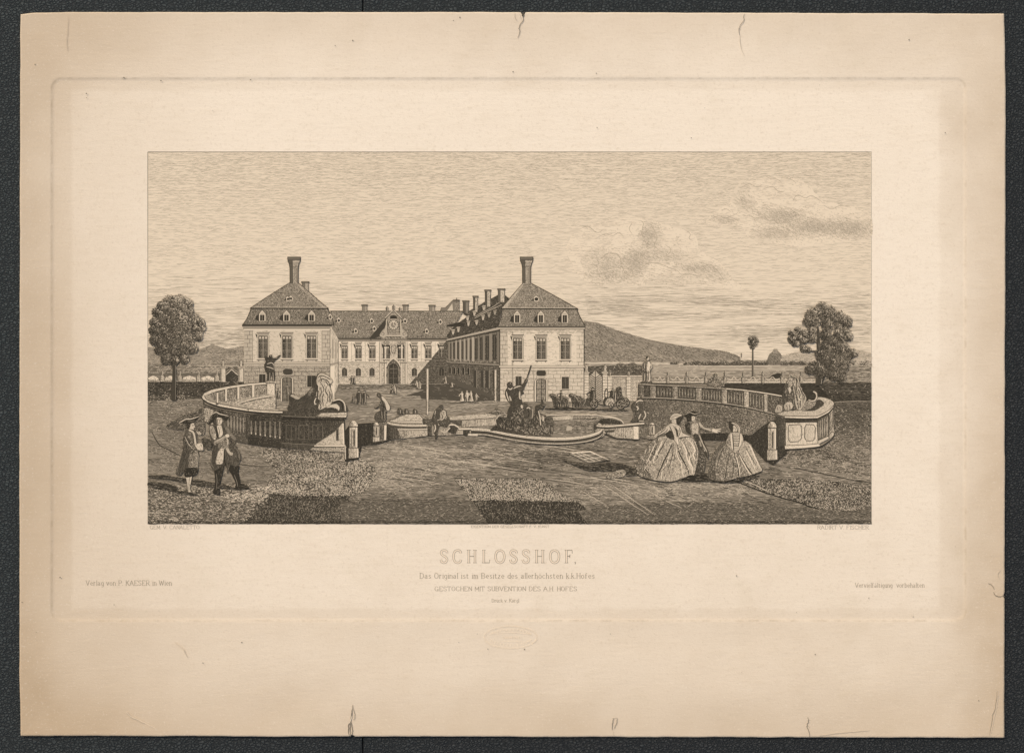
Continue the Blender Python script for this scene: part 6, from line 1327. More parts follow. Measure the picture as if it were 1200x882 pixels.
q.F(smooth(ZM([(408, 195), (438, 188), (462, 240), (472, 300), (452, 325), (425, 290), (408, 240)]), True, 4), .40); q.G(ZM([(408, 195), (440, 188), (472, 300), (440, 330)]), 26, (1, 2.4), .45, .85, 70, 30); q.F(smooth(ZM([(545, 185), (580, 205), (615, 260), (655, 310), (640, 325), (600, 285), (565, 240)]), True, 4), .56)
q.F(smooth(ZM([(478, 192), (515, 186), (530, 230), (530, 275), (500, 300), (488, 260)]), True, 4), .12); q.S(ZM([(490, 200), (500, 240), (495, 285)]), .7, .8); q.S(ZM([(512, 195), (516, 250)]), .6, .7); q.S(ZM([(455, 190), (480, 240), (485, 310)]), 1.2, .95, .4)
q.F(smooth(ZM([(448, 335), (500, 310), (552, 278), (572, 292), (530, 330), (480, 365), (455, 370)]), True, 4), .46); q.S(ZM([(455, 345), (510, 315), (555, 290)]), .8, .18, .5); q.S(ZM([(460, 368), (510, 345), (560, 312)]), .9, .95); q.F(smooth(ZM([(553, 280), (572, 266), (592, 274), (590, 295), (566, 300)]), True, 4), .08); q.S(ZM([(570, 278), (586, 284)]), .4, .8)
q.F(smooth(ZM([(495, 350), (560, 325), (585, 345), (580, 400), (545, 410), (490, 405)]), True, 4), .6); q.G(ZM([(480, 340), (590, 320), (600, 400), (480, 410)]), 30, (.8, 2), .5, .3, 70, 40)
q.F(smooth(ZM([(500, 412), (540, 406), (542, 470), (530, 540), (500, 552), (465, 540), (478, 470)]), True, 4), .14); q.G(ZM([(500, 412), (540, 406), (530, 540), (468, 540)]), 44, (.8, 2), .5, .75, 60, 50)
q.F(smooth(ZM([(558, 400), (585, 395), (600, 430), (628, 445), (622, 468), (598, 466), (575, 440)]), True, 4), .22); q.S(ZM([(590, 440), (600, 465)]), .5, .8); q.S(ZM([(610, 440), (614, 466)]), .5, .8); q.S(ZM([(565, 305), (580, 330), (575, 370)]), 1.3, .2, .5)
q.S(ZM([(650, 390), (685, 450), (690, 500)]), .6, .5, .5); q.S(ZM([(430, 470), (420, 540), (450, 590)]), .7, .55, .5); q.S(ZM([(545, 420), (545, 500), (560, 560)]), 1.2, .98, .3); q.build()
q = Ink('hat', p.ob, 9.8); q.F(smooth(ZM([(388, 174), (402, 135), (425, 95), (450, 68), (490, 48), (530, 62), (572, 82), (592, 96), (582, 128), (560, 140), (528, 122), (490, 112), (465, 122), (440, 150), (412, 172)]), True, 3), .93); q.S(ZM([(440, 78), (470, 62), (500, 78), (545, 88), (585, 98)]), 1.2, .2, .5); q.S(ZM([(395, 168), (412, 130), (435, 95)]), .5, .5); q.build()

# ---- the strolling company on the right
ZD = zoomed(735, 475, 7.27)
shade(ZD([(-560, 465), (-500, 490), (-400, 535), (-300, 560), (-150, 555), (0, 600), (95, 592), (90, 560), (40, 520), (0, 508), (-100, 488), (-200, 490), (-300, 500), (-420, 490)]), 8.2, 'long dark shadow of the left lady across the gravel', .86, 8)
shade(ZD([(450, 635), (520, 602), (590, 585), (680, 572), (700, 600), (720, 632), (830, 645), (940, 632), (1060, 596), (1125, 594), (1060, 625), (950, 652), (830, 660), (700, 650), (600, 645), (470, 645)]), 8.2, 'dark shadow under the hems of the two ladies', .92)
def brocade(c, P, n_, lt, dk_, ang=60): c.G(P, n_, (.8, 2.2), .5, lt, ang, 60, None, .8); c.G(P, n_, (.8, 2.2), .45, dk_, ang, 70, None, .8)
p = item('person', 9.2, 'gentleman between the two ladies, stretching out his open hand to the right'); body(p, ZD([(550, 125), (575, 125), (620, 160), (720, 208), (720, 222), (620, 200), (640, 420), (595, 420), (560, 260), (510, 180)]))
p.F(smooth(ZD([(545, 92), (565, 88), (580, 100), (580, 120), (568, 134), (550, 130), (542, 112)]), True, 4), .14); p.F(smooth(ZD([(505, 95), (545, 90), (548, 120), (545, 150), (520, 150), (505, 125)]), True, 4), .92); p.F(ZD([(556, 102), (566, 101), (566, 106), (557, 107)]), .8); p.S(ZD([(574, 108), (580, 116), (573, 118)]), .5, .7, .2); p.S(ZD([(562, 124), (573, 123)]), .6, .8, .2)
p.F(smooth(ZD([(712, 205), (735, 196), (760, 200), (795, 196), (798, 204), (770, 210), (796, 214), (790, 222), (765, 220), (780, 230), (760, 234), (735, 228), (715, 222)]), True, 4), .06); p.S(ZD([(745, 206), (775, 206)]), .4, .8); p.S(ZD([(745, 216), (772, 217)]), .4, .8)
p.F(smooth(ZD([(590, 400), (660, 400), (668, 470), (655, 560), (640, 572), (590, 572), (582, 520), (600, 460)]), True, 4), .74); p.H(ZD([(590, 400), (660, 400), (655, 560), (590, 570)]), 85, 1.2, .5, .95, (2, 6), .15); p.G(ZD([(600, 420), (655, 420), (650, 560), (600, 560)]), 30, (1, 2.4), .5, .3, 80, 30); p.build()
q = Ink('coat', p.ob, 9.5)
q.F(smooth(ZD([(498, 150), (520, 140), (548, 135), (600, 128), (625, 150), (655, 182), (718, 200), (716, 226), (660, 214), (612, 195), (622, 250), (650, 325), (685, 390), (686, 462), (662, 420), (620, 400), (600, 405), (585, 290), (560, 252), (530, 246), (500, 215)]), True, 3), .50); q.H(ZD([(500, 150), (620, 140), (650, 330), (680, 400), (600, 400), (560, 250), (500, 215)]), 75, 1.3, .5, .92, (2, 5), .2)
q.F(smooth(ZD([(495, 155), (530, 145), (535, 200), (545, 250), (510, 230), (494, 195)]), True, 4), .88); q.F(smooth(ZD([(545, 160), (600, 148), (606, 200), (600, 245), (565, 262), (550, 220)]), True, 4), .2); q.G(ZD([(545, 160), (600, 148), (600, 245), (565, 260)]), 40, (.8, 2.2), .45, .75, 80, 30); q.S(ZD([(575, 155), (580, 250)]), .6, .85)
q.F(smooth(ZD([(605, 132), (628, 150), (658, 184), (716, 202), (712, 215), (655, 200), (618, 178)]), True, 3), .22); q.S(ZD([(612, 190), (660, 212), (714, 224)]), .8, .9); q.F(smooth(ZD([(560, 250), (600, 245), (640, 340), (650, 390), (608, 395), (585, 300)]), True, 3), .84); q.S(ZD([(612, 250), (640, 320), (678, 395)]), 1, .2, .5); q.S(ZD([(625, 250), (655, 325), (688, 395), (688, 455)]), .8, .95, .3); q.F(ZD([(640, 390), (684, 395), (686, 460), (660, 420)]), .86); q.F(ZD([(605, 300), (625, 300), (640, 350), (620, 350)]), .4); q.build()
q = Ink('hat', p.ob, 9.8); q.F(smooth(ZD([(485, 92), (500, 70), (530, 52), (565, 48), (600, 58), (630, 60), (610, 74), (575, 88), (540, 92), (510, 100)]), True, 3), .93); q.S(ZD([(495, 78), (530, 58), (570, 72), (620, 62)]), .8, .3, .5); q.build()
p = item('person', 9.6, 'lady in a wide shimmering hooped gown and pale sun hat, left of the gentleman'); body(p, ZD([(395, 150), (425, 150), (450, 190), (470, 300), (340, 300), (350, 230), (250, 262), (235, 258), (340, 180)]))
p.F(smooth(ZD([(378, 122), (405, 112), (425, 125), (426, 150), (410, 165), (390, 160), (378, 142)]), True, 4), .18); p.F(smooth(ZD([(420, 110), (450, 120), (448, 150), (430, 175), (418, 150)]), True, 4), .9); p.S(ZD([(386, 134), (394, 133)]), .6, .8, .2); p.S(ZD([(380, 142), (377, 148), (383, 150)]), .5, .7, .2); p.S(ZD([(386, 155), (394, 155)]), .5, .75, .2); p.F(smooth(ZD([(395, 160), (420, 158), (440, 190), (420, 215), (395, 180)]), True, 4), .10)
p.F(smooth(ZD([(220, 262), (232, 252), (262, 246), (258, 262), (236, 276)]), True, 4), .14); p.build()
q = Ink('gown', p.ob, 9.9)
SK = smooth(ZD([(235, 278), (330, 262), (430, 285), (530, 265), (582, 312), (606, 390), (602, 450), (588, 520), (572, 588), (530, 592), (490, 612), (400, 642), (330, 648), (200, 628), (90, 592), (68, 522), (110, 440), (170, 350)]), True, 4)
q.F(SK, .33); q.F(smooth(ZD([(235, 278), (265, 285), (240, 380), (180, 490), (190, 560), (215, 628), (90, 592), (68, 522), (110, 440), (170, 350)]), True, 4), .52); q.H(smooth(ZD([(235, 278), (265, 285), (240, 380), (180, 490), (200, 620), (90, 592), (68, 522), (170, 350)]), True, 3), 115, 1.2, .5, .88, (2, 6), .2, .3)
q.H(SK, 100, 1.7, .45, .72, (2, 6), .3, .35, noise(7, 12, .25, .75, 121)); brocade(q, SK, 420, .04, .88, 80)
for a, w_ in (([(385, 320), (350, 400), (300, 500), (248, 625)], 1.5), ([(425, 330), (450, 420), (500, 510), (528, 590)], 1.5), ([(340, 280), (280, 380), (240, 480)], 1.0), ([(275, 290), (230, 400), (190, 480)], .9), ([(395, 330), (380, 440), (340, 560)], .8), ([(560, 300), (590, 380), (575, 500)], .8), ([(480, 300), (520, 400), (560, 520)], .8), ([(170, 460), (165, 540), (185, 600)], .8)):
    q.S(ZD(a), w_, .88, .6, True, .1)
for a, w_ in (([(300, 300), (262, 380), (235, 430), (215, 510)], 1.2), ([(240, 320), (205, 400), (160, 500)], .9), ([(455, 300), (500, 380), (505, 440), (545, 540)], 1.2), ([(520, 290), (575, 370), (560, 420), (585, 470)], 1.3), ([(415, 360), (430, 440), (460, 500), (470, 600)], .9), ([(360, 420), (340, 480), (300, 540), (290, 630)], 1.0), ([(540, 400), (530, 470), (552, 530), (550, 585)], 1.3), ([(150, 520), (180, 560)], 1.4)):
    q.S(ZD(a), w_, .0, .7, True, .2)
for a in range(26):
    x = 120 + 440 * rng.random(); y = 340 + 220 * rng.random(); q.S(ZD([(x, y), (x + rng.normal(0, 14), y + 18), (x + rng.normal(0, 20), y + 40)]), .6, .86 if a % 2 else .04, .7)
q.F(smooth(ZD([(345, 168), (385, 150), (425, 162), (455, 185), (472, 232), (535, 262), (440, 280), (430, 330), (405, 300), (360, 265), (346, 222)]), True, 4), .14)
q.F(smooth(ZD([(330, 222), (368, 212), (392, 240), (400, 290), (360, 282), (332, 262)]), True, 4), .86); q.H(ZD([(330, 225), (370, 215), (395, 285), (335, 265)]), 80, 1.1, .5, .97, (2, 5), .1)
q.F(smooth(ZD([(348, 168), (370, 190), (345, 225), (300, 245), (240, 262), (228, 268), (222, 258), (260, 228), (305, 198)]), True, 4), .18)
for a in ([(330, 190), (300, 220), (255, 248)], [(345, 200), (320, 228), (270, 254)], [(392, 172), (415, 215), (422, 268)], [(440, 185), (450, 225), (432, 270)], [(405, 180), (430, 220), (428, 262)], [(360, 180), (380, 215), (400, 270)], [(430, 275), (490, 268), (535, 264)], [(300, 200), (285, 232)]): q.S(ZD(a), .8, .82, .5)
q.S(ZD([(412, 190), (425, 235), (428, 265)]), 1.1, .88, .4); q.S(ZD([(425, 285), (432, 330)]), 2.2, .03, .4); q.S(SK[0:1] + SK[1:4], .6, .8); q.S(ZD([(72, 525), (92, 594), (200, 630), (330, 650), (400, 644), (490, 614), (532, 594)]), .8, .93, .1); q.build()
q = Ink('hat', p.ob, 10.3); q.F(smooth(ZD([(362, 122), (366, 100), (382, 78), (410, 64), (445, 68), (474, 84), (468, 115), (452, 142), (436, 148), (424, 122), (395, 115)]), True, 3), .88); q.F(smooth(ZD([(362, 122), (366, 100), (382, 78), (410, 64), (448, 72), (470, 84), (440, 96), (415, 112), (388, 118)]), True, 3), .20); q.S(ZD([(372, 108), (400, 92), (440, 84)]), .6, .7, .4); q.S(ZD([(400, 72), (410, 88)]), .5, .6); q.build()
p = item('person', 9.3, 'lady in a figured hooped gown and dark lined bonnet, at the right of the company'); body(p, ZD([(900, 220), (930, 220), (965, 260), (970, 340), (900, 400), (872, 375), (862, 280)]))
p.F(smooth(ZD([(895, 172), (915, 168), (935, 182), (936, 208), (925, 228), (905, 228), (895, 205)]), True, 4), .12); p.F(smooth(ZD([(900, 225), (930, 225), (945, 250), (920, 265), (898, 250)]), True, 4), .10); p.F(smooth(ZD([(888, 180), (902, 172), (902, 205), (895, 225), (886, 205)]), True, 3), .85); p.F(ZD([(904, 192), (914, 190), (914, 196), (905, 197)]), .8); p.F(ZD([(922, 192), (931, 194), (930, 198), (922, 197)]), .8); p.S(ZD([(920, 194), (923, 206), (918, 208)]), .4, .7, .2); p.S(ZD([(913, 216), (924, 216)]), .6, .8, .2)
p.F(smooth(ZD([(868, 370), (890, 372), (902, 392), (895, 400), (878, 390)]), True, 4), .12); p.build()
q = Ink('gown', p.ob, 9.6)
SK = smooth(ZD([(850, 310), (790, 332), (740, 392), (712, 470), (698, 520), (684, 602), (720, 632), (830, 642), (930, 618), (1050, 592), (1146, 556), (1130, 508), (1082, 402), (1050, 332), (1000, 302), (960, 300), (900, 320)]), True, 4)
q.F(SK, .48); q.H(SK, 80, 1.5, .5, .8, (2, 5), .25, .35, noise(7, 9, .1, .6, 125)); brocade(q, SK, 620, .06, .88, 50)
L2 = smooth(ZD([(850, 310), (790, 332), (740, 392), (712, 470), (684, 602), (720, 632), (760, 636), (745, 520), (780, 400)]), True, 4); q.F(L2, .62); q.H(L2, 110, 1.2, .5, .92, (2, 5), .15, .3); brocade(q, L2, 90, .3, .95, 50)
RP = smooth(ZD([(960, 305), (1000, 302), (1050, 332), (1082, 402), (1130, 508), (1146, 556), (1065, 582), (1010, 500), (965, 430), (950, 380)]), True, 4); q.F(RP, .20); q.H(RP, 62, 1.6, .45, .7, (2, 5), .3, .3); brocade(q, RP, 130, .02, .8, 60)
for a, w_ in (([(905, 395), (930, 470), (945, 540), (950, 612)], 1.4), ([(965, 430), (1010, 510), (1066, 584)], 1.3), ([(870, 400), (850, 500), (830, 630)], .8), ([(820, 360), (780, 450), (760, 560)], .9), ([(1000, 340), (1050, 430), (1100, 520)], .7), ([(900, 450), (905, 540), (890, 620)], .7)): q.S(ZD(a), w_, .90, .6, True, .1)
for a, w_ in (([(955, 420), (1000, 510), (1050, 588)], 1.2), ([(1040, 335), (1075, 405), (1120, 510)], 1.3), ([(920, 420), (945, 500), (960, 600)], 1.0), ([(1010, 380), (1050, 460), (1090, 540)], 1.0)): q.S(ZD(a), w_, .02, .6, True, .15)
q.F(smooth(ZD([(868, 240), (900, 228), (950, 228), (978, 248), (988, 300), (965, 350), (930, 400), (900, 392), (868, 345), (860, 290)]), True, 4), .30); q.F(smooth(ZD([(866, 245), (885, 250), (880, 320), (892, 375), (870, 370), (838, 325), (845, 290)]), True, 4), .42); q.G(ZD([(866, 245), (885, 250), (892, 375), (838, 325)]), 30, (.8, 2), .45, .88, 70, 40)
for y in (262, 282, 302, 322, 342): q.S(ZD([(905, y), (930, y + 4), (952, y)]), .7, .85, .3); q.S(ZD([(908, y + 8), (950, y + 8)]), .8, .05, .3)
q.S(ZD([(882, 235), (888, 300), (895, 370)]), 2.0, .06, .5); q.S(ZD([(968, 240), (965, 300), (955, 350)]), 2.0, .06, .5); q.S(ZD([(896, 240), (902, 320), (904, 385)]), 1, .92, .4); q.S(ZD([(958, 240), (955, 300), (945, 350)]), .7, .88, .4); q.S(ZD([(684, 604), (720, 634), (830, 644), (930, 620), (1050, 594), (1146, 558)]), .8, .93, .1); q.build()
q = Ink('bonnet', p.ob, 9.95); q.F(smooth(ZD([(856, 180), (856, 150), (868, 136), (900, 142), (945, 165), (962, 200), (956, 238), (945, 235), (936, 200), (915, 172), (896, 175), (892, 215), (880, 220), (864, 200)]), True, 3), .88); q.F(smooth(ZD([(885, 148), (905, 144), (945, 166), (962, 200), (956, 236), (946, 228), (938, 195), (918, 168)]), True, 3), .16); q.S(ZD([(905, 152), (938, 175), (950, 215)]), .6, .7); q.S(ZD([(858, 145), (862, 190), (880, 215)]), .5, .4); q.build()

# ---- loose things on the gravel
g = item('frame', 8.3, 'empty white lattice frame lying flat on the gravel')
g.tex = 0; A = [(668, 530.6), (690, 541.2), (714, 538.8), (691.5, 528.8)]
g.F(A, .56); g.H(A, 3, 1.1, .5, .85, (2, 6), .2); g.O(A, 1.5, .02); g.S([(674, 530), (698, 540.4)], .6, .06, 0); g.S([(679, 529.6), (704, 539.6)], .6, .06, 0); g.S([(676, 534.4), (698, 531.8)], .6, .06, 0); g.S([(683, 538), (706, 535.4)], .6, .06, 0); g.O([(667, 531.4), (690, 542.4), (715, 539.6), (714, 538.8), (690, 541.2), (668, 530.6)], .6, .93); g.build()
d = item('dog', 8.5, 'small shaggy dog lying in the shadow beside the left lady')
d.F(smooth([(709, 558), (712, 554.6), (719, 553), (725, 550.6), (731, 550.4), (733, 553), (732.4, 556.6), (728, 558.6), (720, 560), (712, 560)], True, 4), .5); d.G([(709, 558), (713, 554), (725, 550.6), (733, 553), (731, 558), (714, 560)], 90, (.8, 2), .5, .12, 20, 50); d.G([(709, 559), (713, 555), (725, 552), (733, 556), (720, 560)], 60, (.8, 2), .5, .92, 10, 50); d.F(ell(727.5, 554, 1, .8, 8), .95); d.build()

# ---- small figures in the court
def small_person(x, y, h, tone, lay, label, seed, lit=.12, wide=1.0, grp=None):
    r = np.random.default_rng(seed)
    p = item('person', lay, label, None, grp); w_ = h * .15 * wide
    J = lambda v: v + r.normal(0, h * .012)
    lean = r.normal(0, h * .04); T = x + lean
    if r.random() < .5:      # long gown or cloak
        p.F(smooth([(J(x - w_ * 1.3), y), (J(x - w_ * .9), y - h * .3), (J(T - w_ * .75), y - h * .6), (J(T - w_ * .85), y - h * .76), (T - w_ * .3, y - h * .83), (T + w_ * .35, y - h * .83), (J(T + w_ * .9), y - h * .74), (J(T + w_ * .7), y - h * .55), (J(x + w_ * 1.0), y - h * .28), (J(x + w_ * 1.3), y - h * .01)], True, 3), tone, h * .012)
    else:                    # coat over two legs
        p.F(smooth([(x - w_ * .9, y), (x - w_ * .7, y - h * .38), (J(T - w_ * 1.1), y - h * .42), (J(T - w_ * .8), y - h * .76), (T - w_ * .3, y - h * .83), (T + w_ * .35, y - h * .83), (J(T + w_ * .9), y - h * .75), (J(T + w_ * 1.2), y - h * .4), (x + w_ * .75, y - h * .36), (x + w_ * .95, y), (x + w_ * .4, y), (x + w_ * .1, y - h * .34), (x - w_ * .4, y)], True, 3), tone, h * .012)
    s_ = 1 if r.random() < .5 else -1
    p.S([(T + s_ * w_ * .7, y - h * .74), (T + s_ * w_ * (1.5 + r.random()), y - h * .58), (T + s_ * w_ * (1.2 + 1.6 * r.random()), y - h * .46)], h * .07, tone, .3)
    p.F(ell(T + w_ * .1, y - h * .9, h * .07, h * .085, 10), .32 if tone > .5 else .2)
    p.S([(T + w_ * .5, y - h * .76), (T + w_ * .6, y - h * .45), (x + w_ * .5, y - h * .08)], max(.5, h * .05), lit, .3); p.S([(T - w_ * .5, y - h * .72), (x - w_ * .5, y - h * .1)], max(.5, h * .05), .93, .3); p.S([(T, y - h * .6), (x - w_ * .1, y - h * .1)], .45, .8, .3); p.build()
    q = Ink('hat', p.ob, lay + .3); q.F(smooth([(T - h * .11, y - h * .93), (T - h * .05, y - h * 1.01), (T + h * .07, y - h * 1.01), (T + h * .13, y - h * .94)], True, 3), .9 if tone > .5 else .6); q.build()
small_person(412, 449.8, 9.6, .70, 6.3, 'tiny figure by the wall of the court, left of a pair', 1, .2); small_person(415, 449.6, 9, .74, 6.3, 'tiny figure by the wall of the court, right of a pair', 2, .2)
small_person(459, 461, 11, .76, 6.3, 'lone dark figure before the main door, left of a pale one', 3); small_person(462.6, 461.4, 11, .35, 6.35, 'pale figure before the main door', 4, .05)
small_person(421, 472.6, 15.6, .80, 6.4, 'stout dark figure in the middle of the group left of the nude statue', 5, .4, 1.5); small_person(413.4, 472, 10, .70, 6.4, 'child sized figure at the left of the group in the court', 6, .35); small_person(427, 472.6, 15.4, .80, 6.45, 'slim dark figure at the right of the group in the court', 7, .3, .9)
small_person(489, 455, 9.6, .2, 6.3, 'pale figure in the corner shade left of the tall pole', 8, .03); small_person(492, 455.4, 9, .3, 6.35, 'second pale figure in the corner shade', 9, .05)
small_person(522.4, 449.6, 9, .3, 6.3, 'pale figure at the foot of the long wing', 10, .08); small_person(529.6, 453.6, 6, .3, 6.3, 'small pale crouching figure in the shade of the long wing', 11, .08, 1.6)
for i, (x, h, lb) in enumerate(((541.6, 12, 'white clad figure at the left end of the bright group in the court'), (547, 13, 'white gowned figure second in the bright group in the court'), (552.6, 12.6, 'white clad figure raising both arms in the bright group'), (558, 9.6, 'shortest figure at the right end of the bright group'))):
    small_person(x, 470, h, .10 + .05 * i, 6.5, lb, 20 + i, .0)
for x, y, w_, lb in ((468.6, 485, 6, 'dark pack left of the jug on the fountain coping'), (476.4, 484.6, 5, 'dark jug on the ground behind the fountain'), (486.4, 484.6, 5, 'low dark bowl beside a stick behind the fountain')):
    g = item('pot', 7.8, lb); g.F(smooth([(x - w_ / 2, y), (x - w_ * .5, y - w_ * .9), (x - w_ * .2, y - w_ * 1.2), (x + w_ * .3, y - w_ * 1.1), (x + w_ * .5, y - w_ * .6), (x + w_ * .5, y)], True, 3), .78); g.S([(x + w_ * .1, y - w_ * .8), (x + w_ * .1, y - w_ * .2)], 1, .2, .3); g.build()
# ---- horses, driver, carriage
def horse(pts, lay, label, tone=.82, legs=()):
    h = item('horse', lay, label); h.F(smooth(ZC(pts), True, 3), tone)
    for a, b in legs: h.F(ZC([(a - 7, 285), (a + 8, 285), (b + 5, 338), (b - 5, 338)]), tone + .04)
    h.G(ZC(pts), 26, (.8, 2), .45, .35, 40, 50); h.S(ZC([(pts[1][0] + 10, pts[1][1] + 10), (pts[3][0], pts[3][1] + 14), (pts[5][0], pts[5][1] + 20)]), .6, .3, .4); h.build()
horse([(28, 222), (40, 198), (70, 196), (100, 205), (130, 225), (160, 240), (165, 285), (120, 300), (75, 292), (60, 250), (45, 235)], 6.4, 'dark leading horse of the carriage team', .84, ((80, 85), (98, 104), (120, 118), (140, 146)))
horse([(140, 225), (165, 215), (200, 222), (235, 240), (246, 285), (235, 310), (200, 300), (160, 295)], 6.5, 'second horse of the leading pair, below its rider', .80, ((170, 168), (190, 196), (220, 216), (232, 238)))
small_person(657.6, 469, 11.4, .80, 6.8, 'postilion rider on the leading pair of horses', 31, .3)
horse([(240, 222), (252, 196), (285, 194), (310, 206), (340, 220), (352, 260), (345, 298), (300, 300), (275, 285), (268, 245), (255, 235)], 6.4, 'dark horse of the second pair, head towards the left', .84, ((290, 286), (305, 312), (325, 322), (340, 346)))
horse([(330, 218), (365, 222), (400, 236), (425, 250), (428, 300), (395, 310), (350, 300), (335, 260)], 6.5, 'brown horse of the second pair, next to the driver', .78, ((355, 350), (372, 378), (400, 398), (415, 422)))
car = item('carriage', 6.4, 'open black carriage with a driver box, large wheels and a folded hood')
car.F(smooth(ZC([(615, 300), (630, 240), (680, 230), (690, 170), (720, 158), (750, 175), (755, 135), (785, 120), (812, 132), (818, 200), (850, 240), (885, 260), (880, 320), (830, 345), (760, 330), (690, 335), (640, 320)]), True, 3), .80)
car.H(ZC([(690, 170), (815, 135), (820, 320), (690, 320)]), 80, 1.2, .5, .97, (2, 5), .15); car.G(ZC([(700, 180), (810, 150), (870, 260), (830, 330), (700, 320)]), 60, (.8, 2), .45, .3, 60, 60)
car.O(ZC(ell(650, 200, 17, 56, 18)), 1.0, .9); car.S(ZC([(640, 250), (620, 300), (660, 320)]), 1, .9); car.F(smooth(ZC([(640, 310), (650, 265), (680, 240), (720, 250), (735, 290), (720, 320), (670, 325)]), True, 4), .24); car.G(ZC([(640, 310), (680, 240), (735, 290), (680, 322)]), 40, (.8, 2), .45, .8, 50, 60); car.S(ZC([(745, 180), (750, 240), (740, 300)]), .8, .2, .4); car.build()
for a, b_, rr in ((700, 318, 30), (806, 312, 52), (858, 290, 46), (515, 305, 46)):
    w_ = Ink('wheel', car.ob, 6.9); w_.O(ZC(ell(a, b_, rr * .86, rr, 20)), 1.0, .92); w_.O(ZC(ell(a, b_, rr * .72, rr * .84, 20)), .4, .3)
    for i in range(8):
        an = i * math.pi / 4 + .2; w_.S(ZC([(a, b_), (a + rr * .8 * math.cos(an), b_ + rr * .92 * math.sin(an))]), .5, .88 if i % 2 else .25, 0)
    w_.F(ZC(ell(a, b_, 6, 7, 8)), .9); w_.build()
c_ = Ink('driver_box', car.ob, 6.6); c_.F(smooth(ZC([(430, 250), (470, 240), (520, 260), (555, 290), (550, 320), (480, 330), (430, 315)]), True, 3), .80); c_.S(ZC([(555, 300), (600, 318), (640, 322)]), 1, .9, 0); c_.S(ZC([(432, 252), (470, 215)]), .6, .85); c_.build()
small_person(694, 472, 18, .86, 6.8, 'carriage driver in a tall dark hat on the box', 33, .35, 1.2)
small_person(717.6, 466, 11, .82, 6.95, 'dark passenger seated in the open carriage', 34, .35, 1.4)
small_person(341 - 4, 463, 12, .66, 6.3, 'dim figure standing at the left pavilion door', 35, .3); small_person(326, 466.4, 11, .72, 6.3, 'dim figure behind the curve of the left balustrade', 36, .3)
shade([(641, 478), (665, 477), (700, 478.5), (735, 480), (728, 481.6), (690, 480.6), (660, 480), (641, 479.6)], 6.2, 'thin dark shadow under the horses and carriage', .86)
TEX = 0
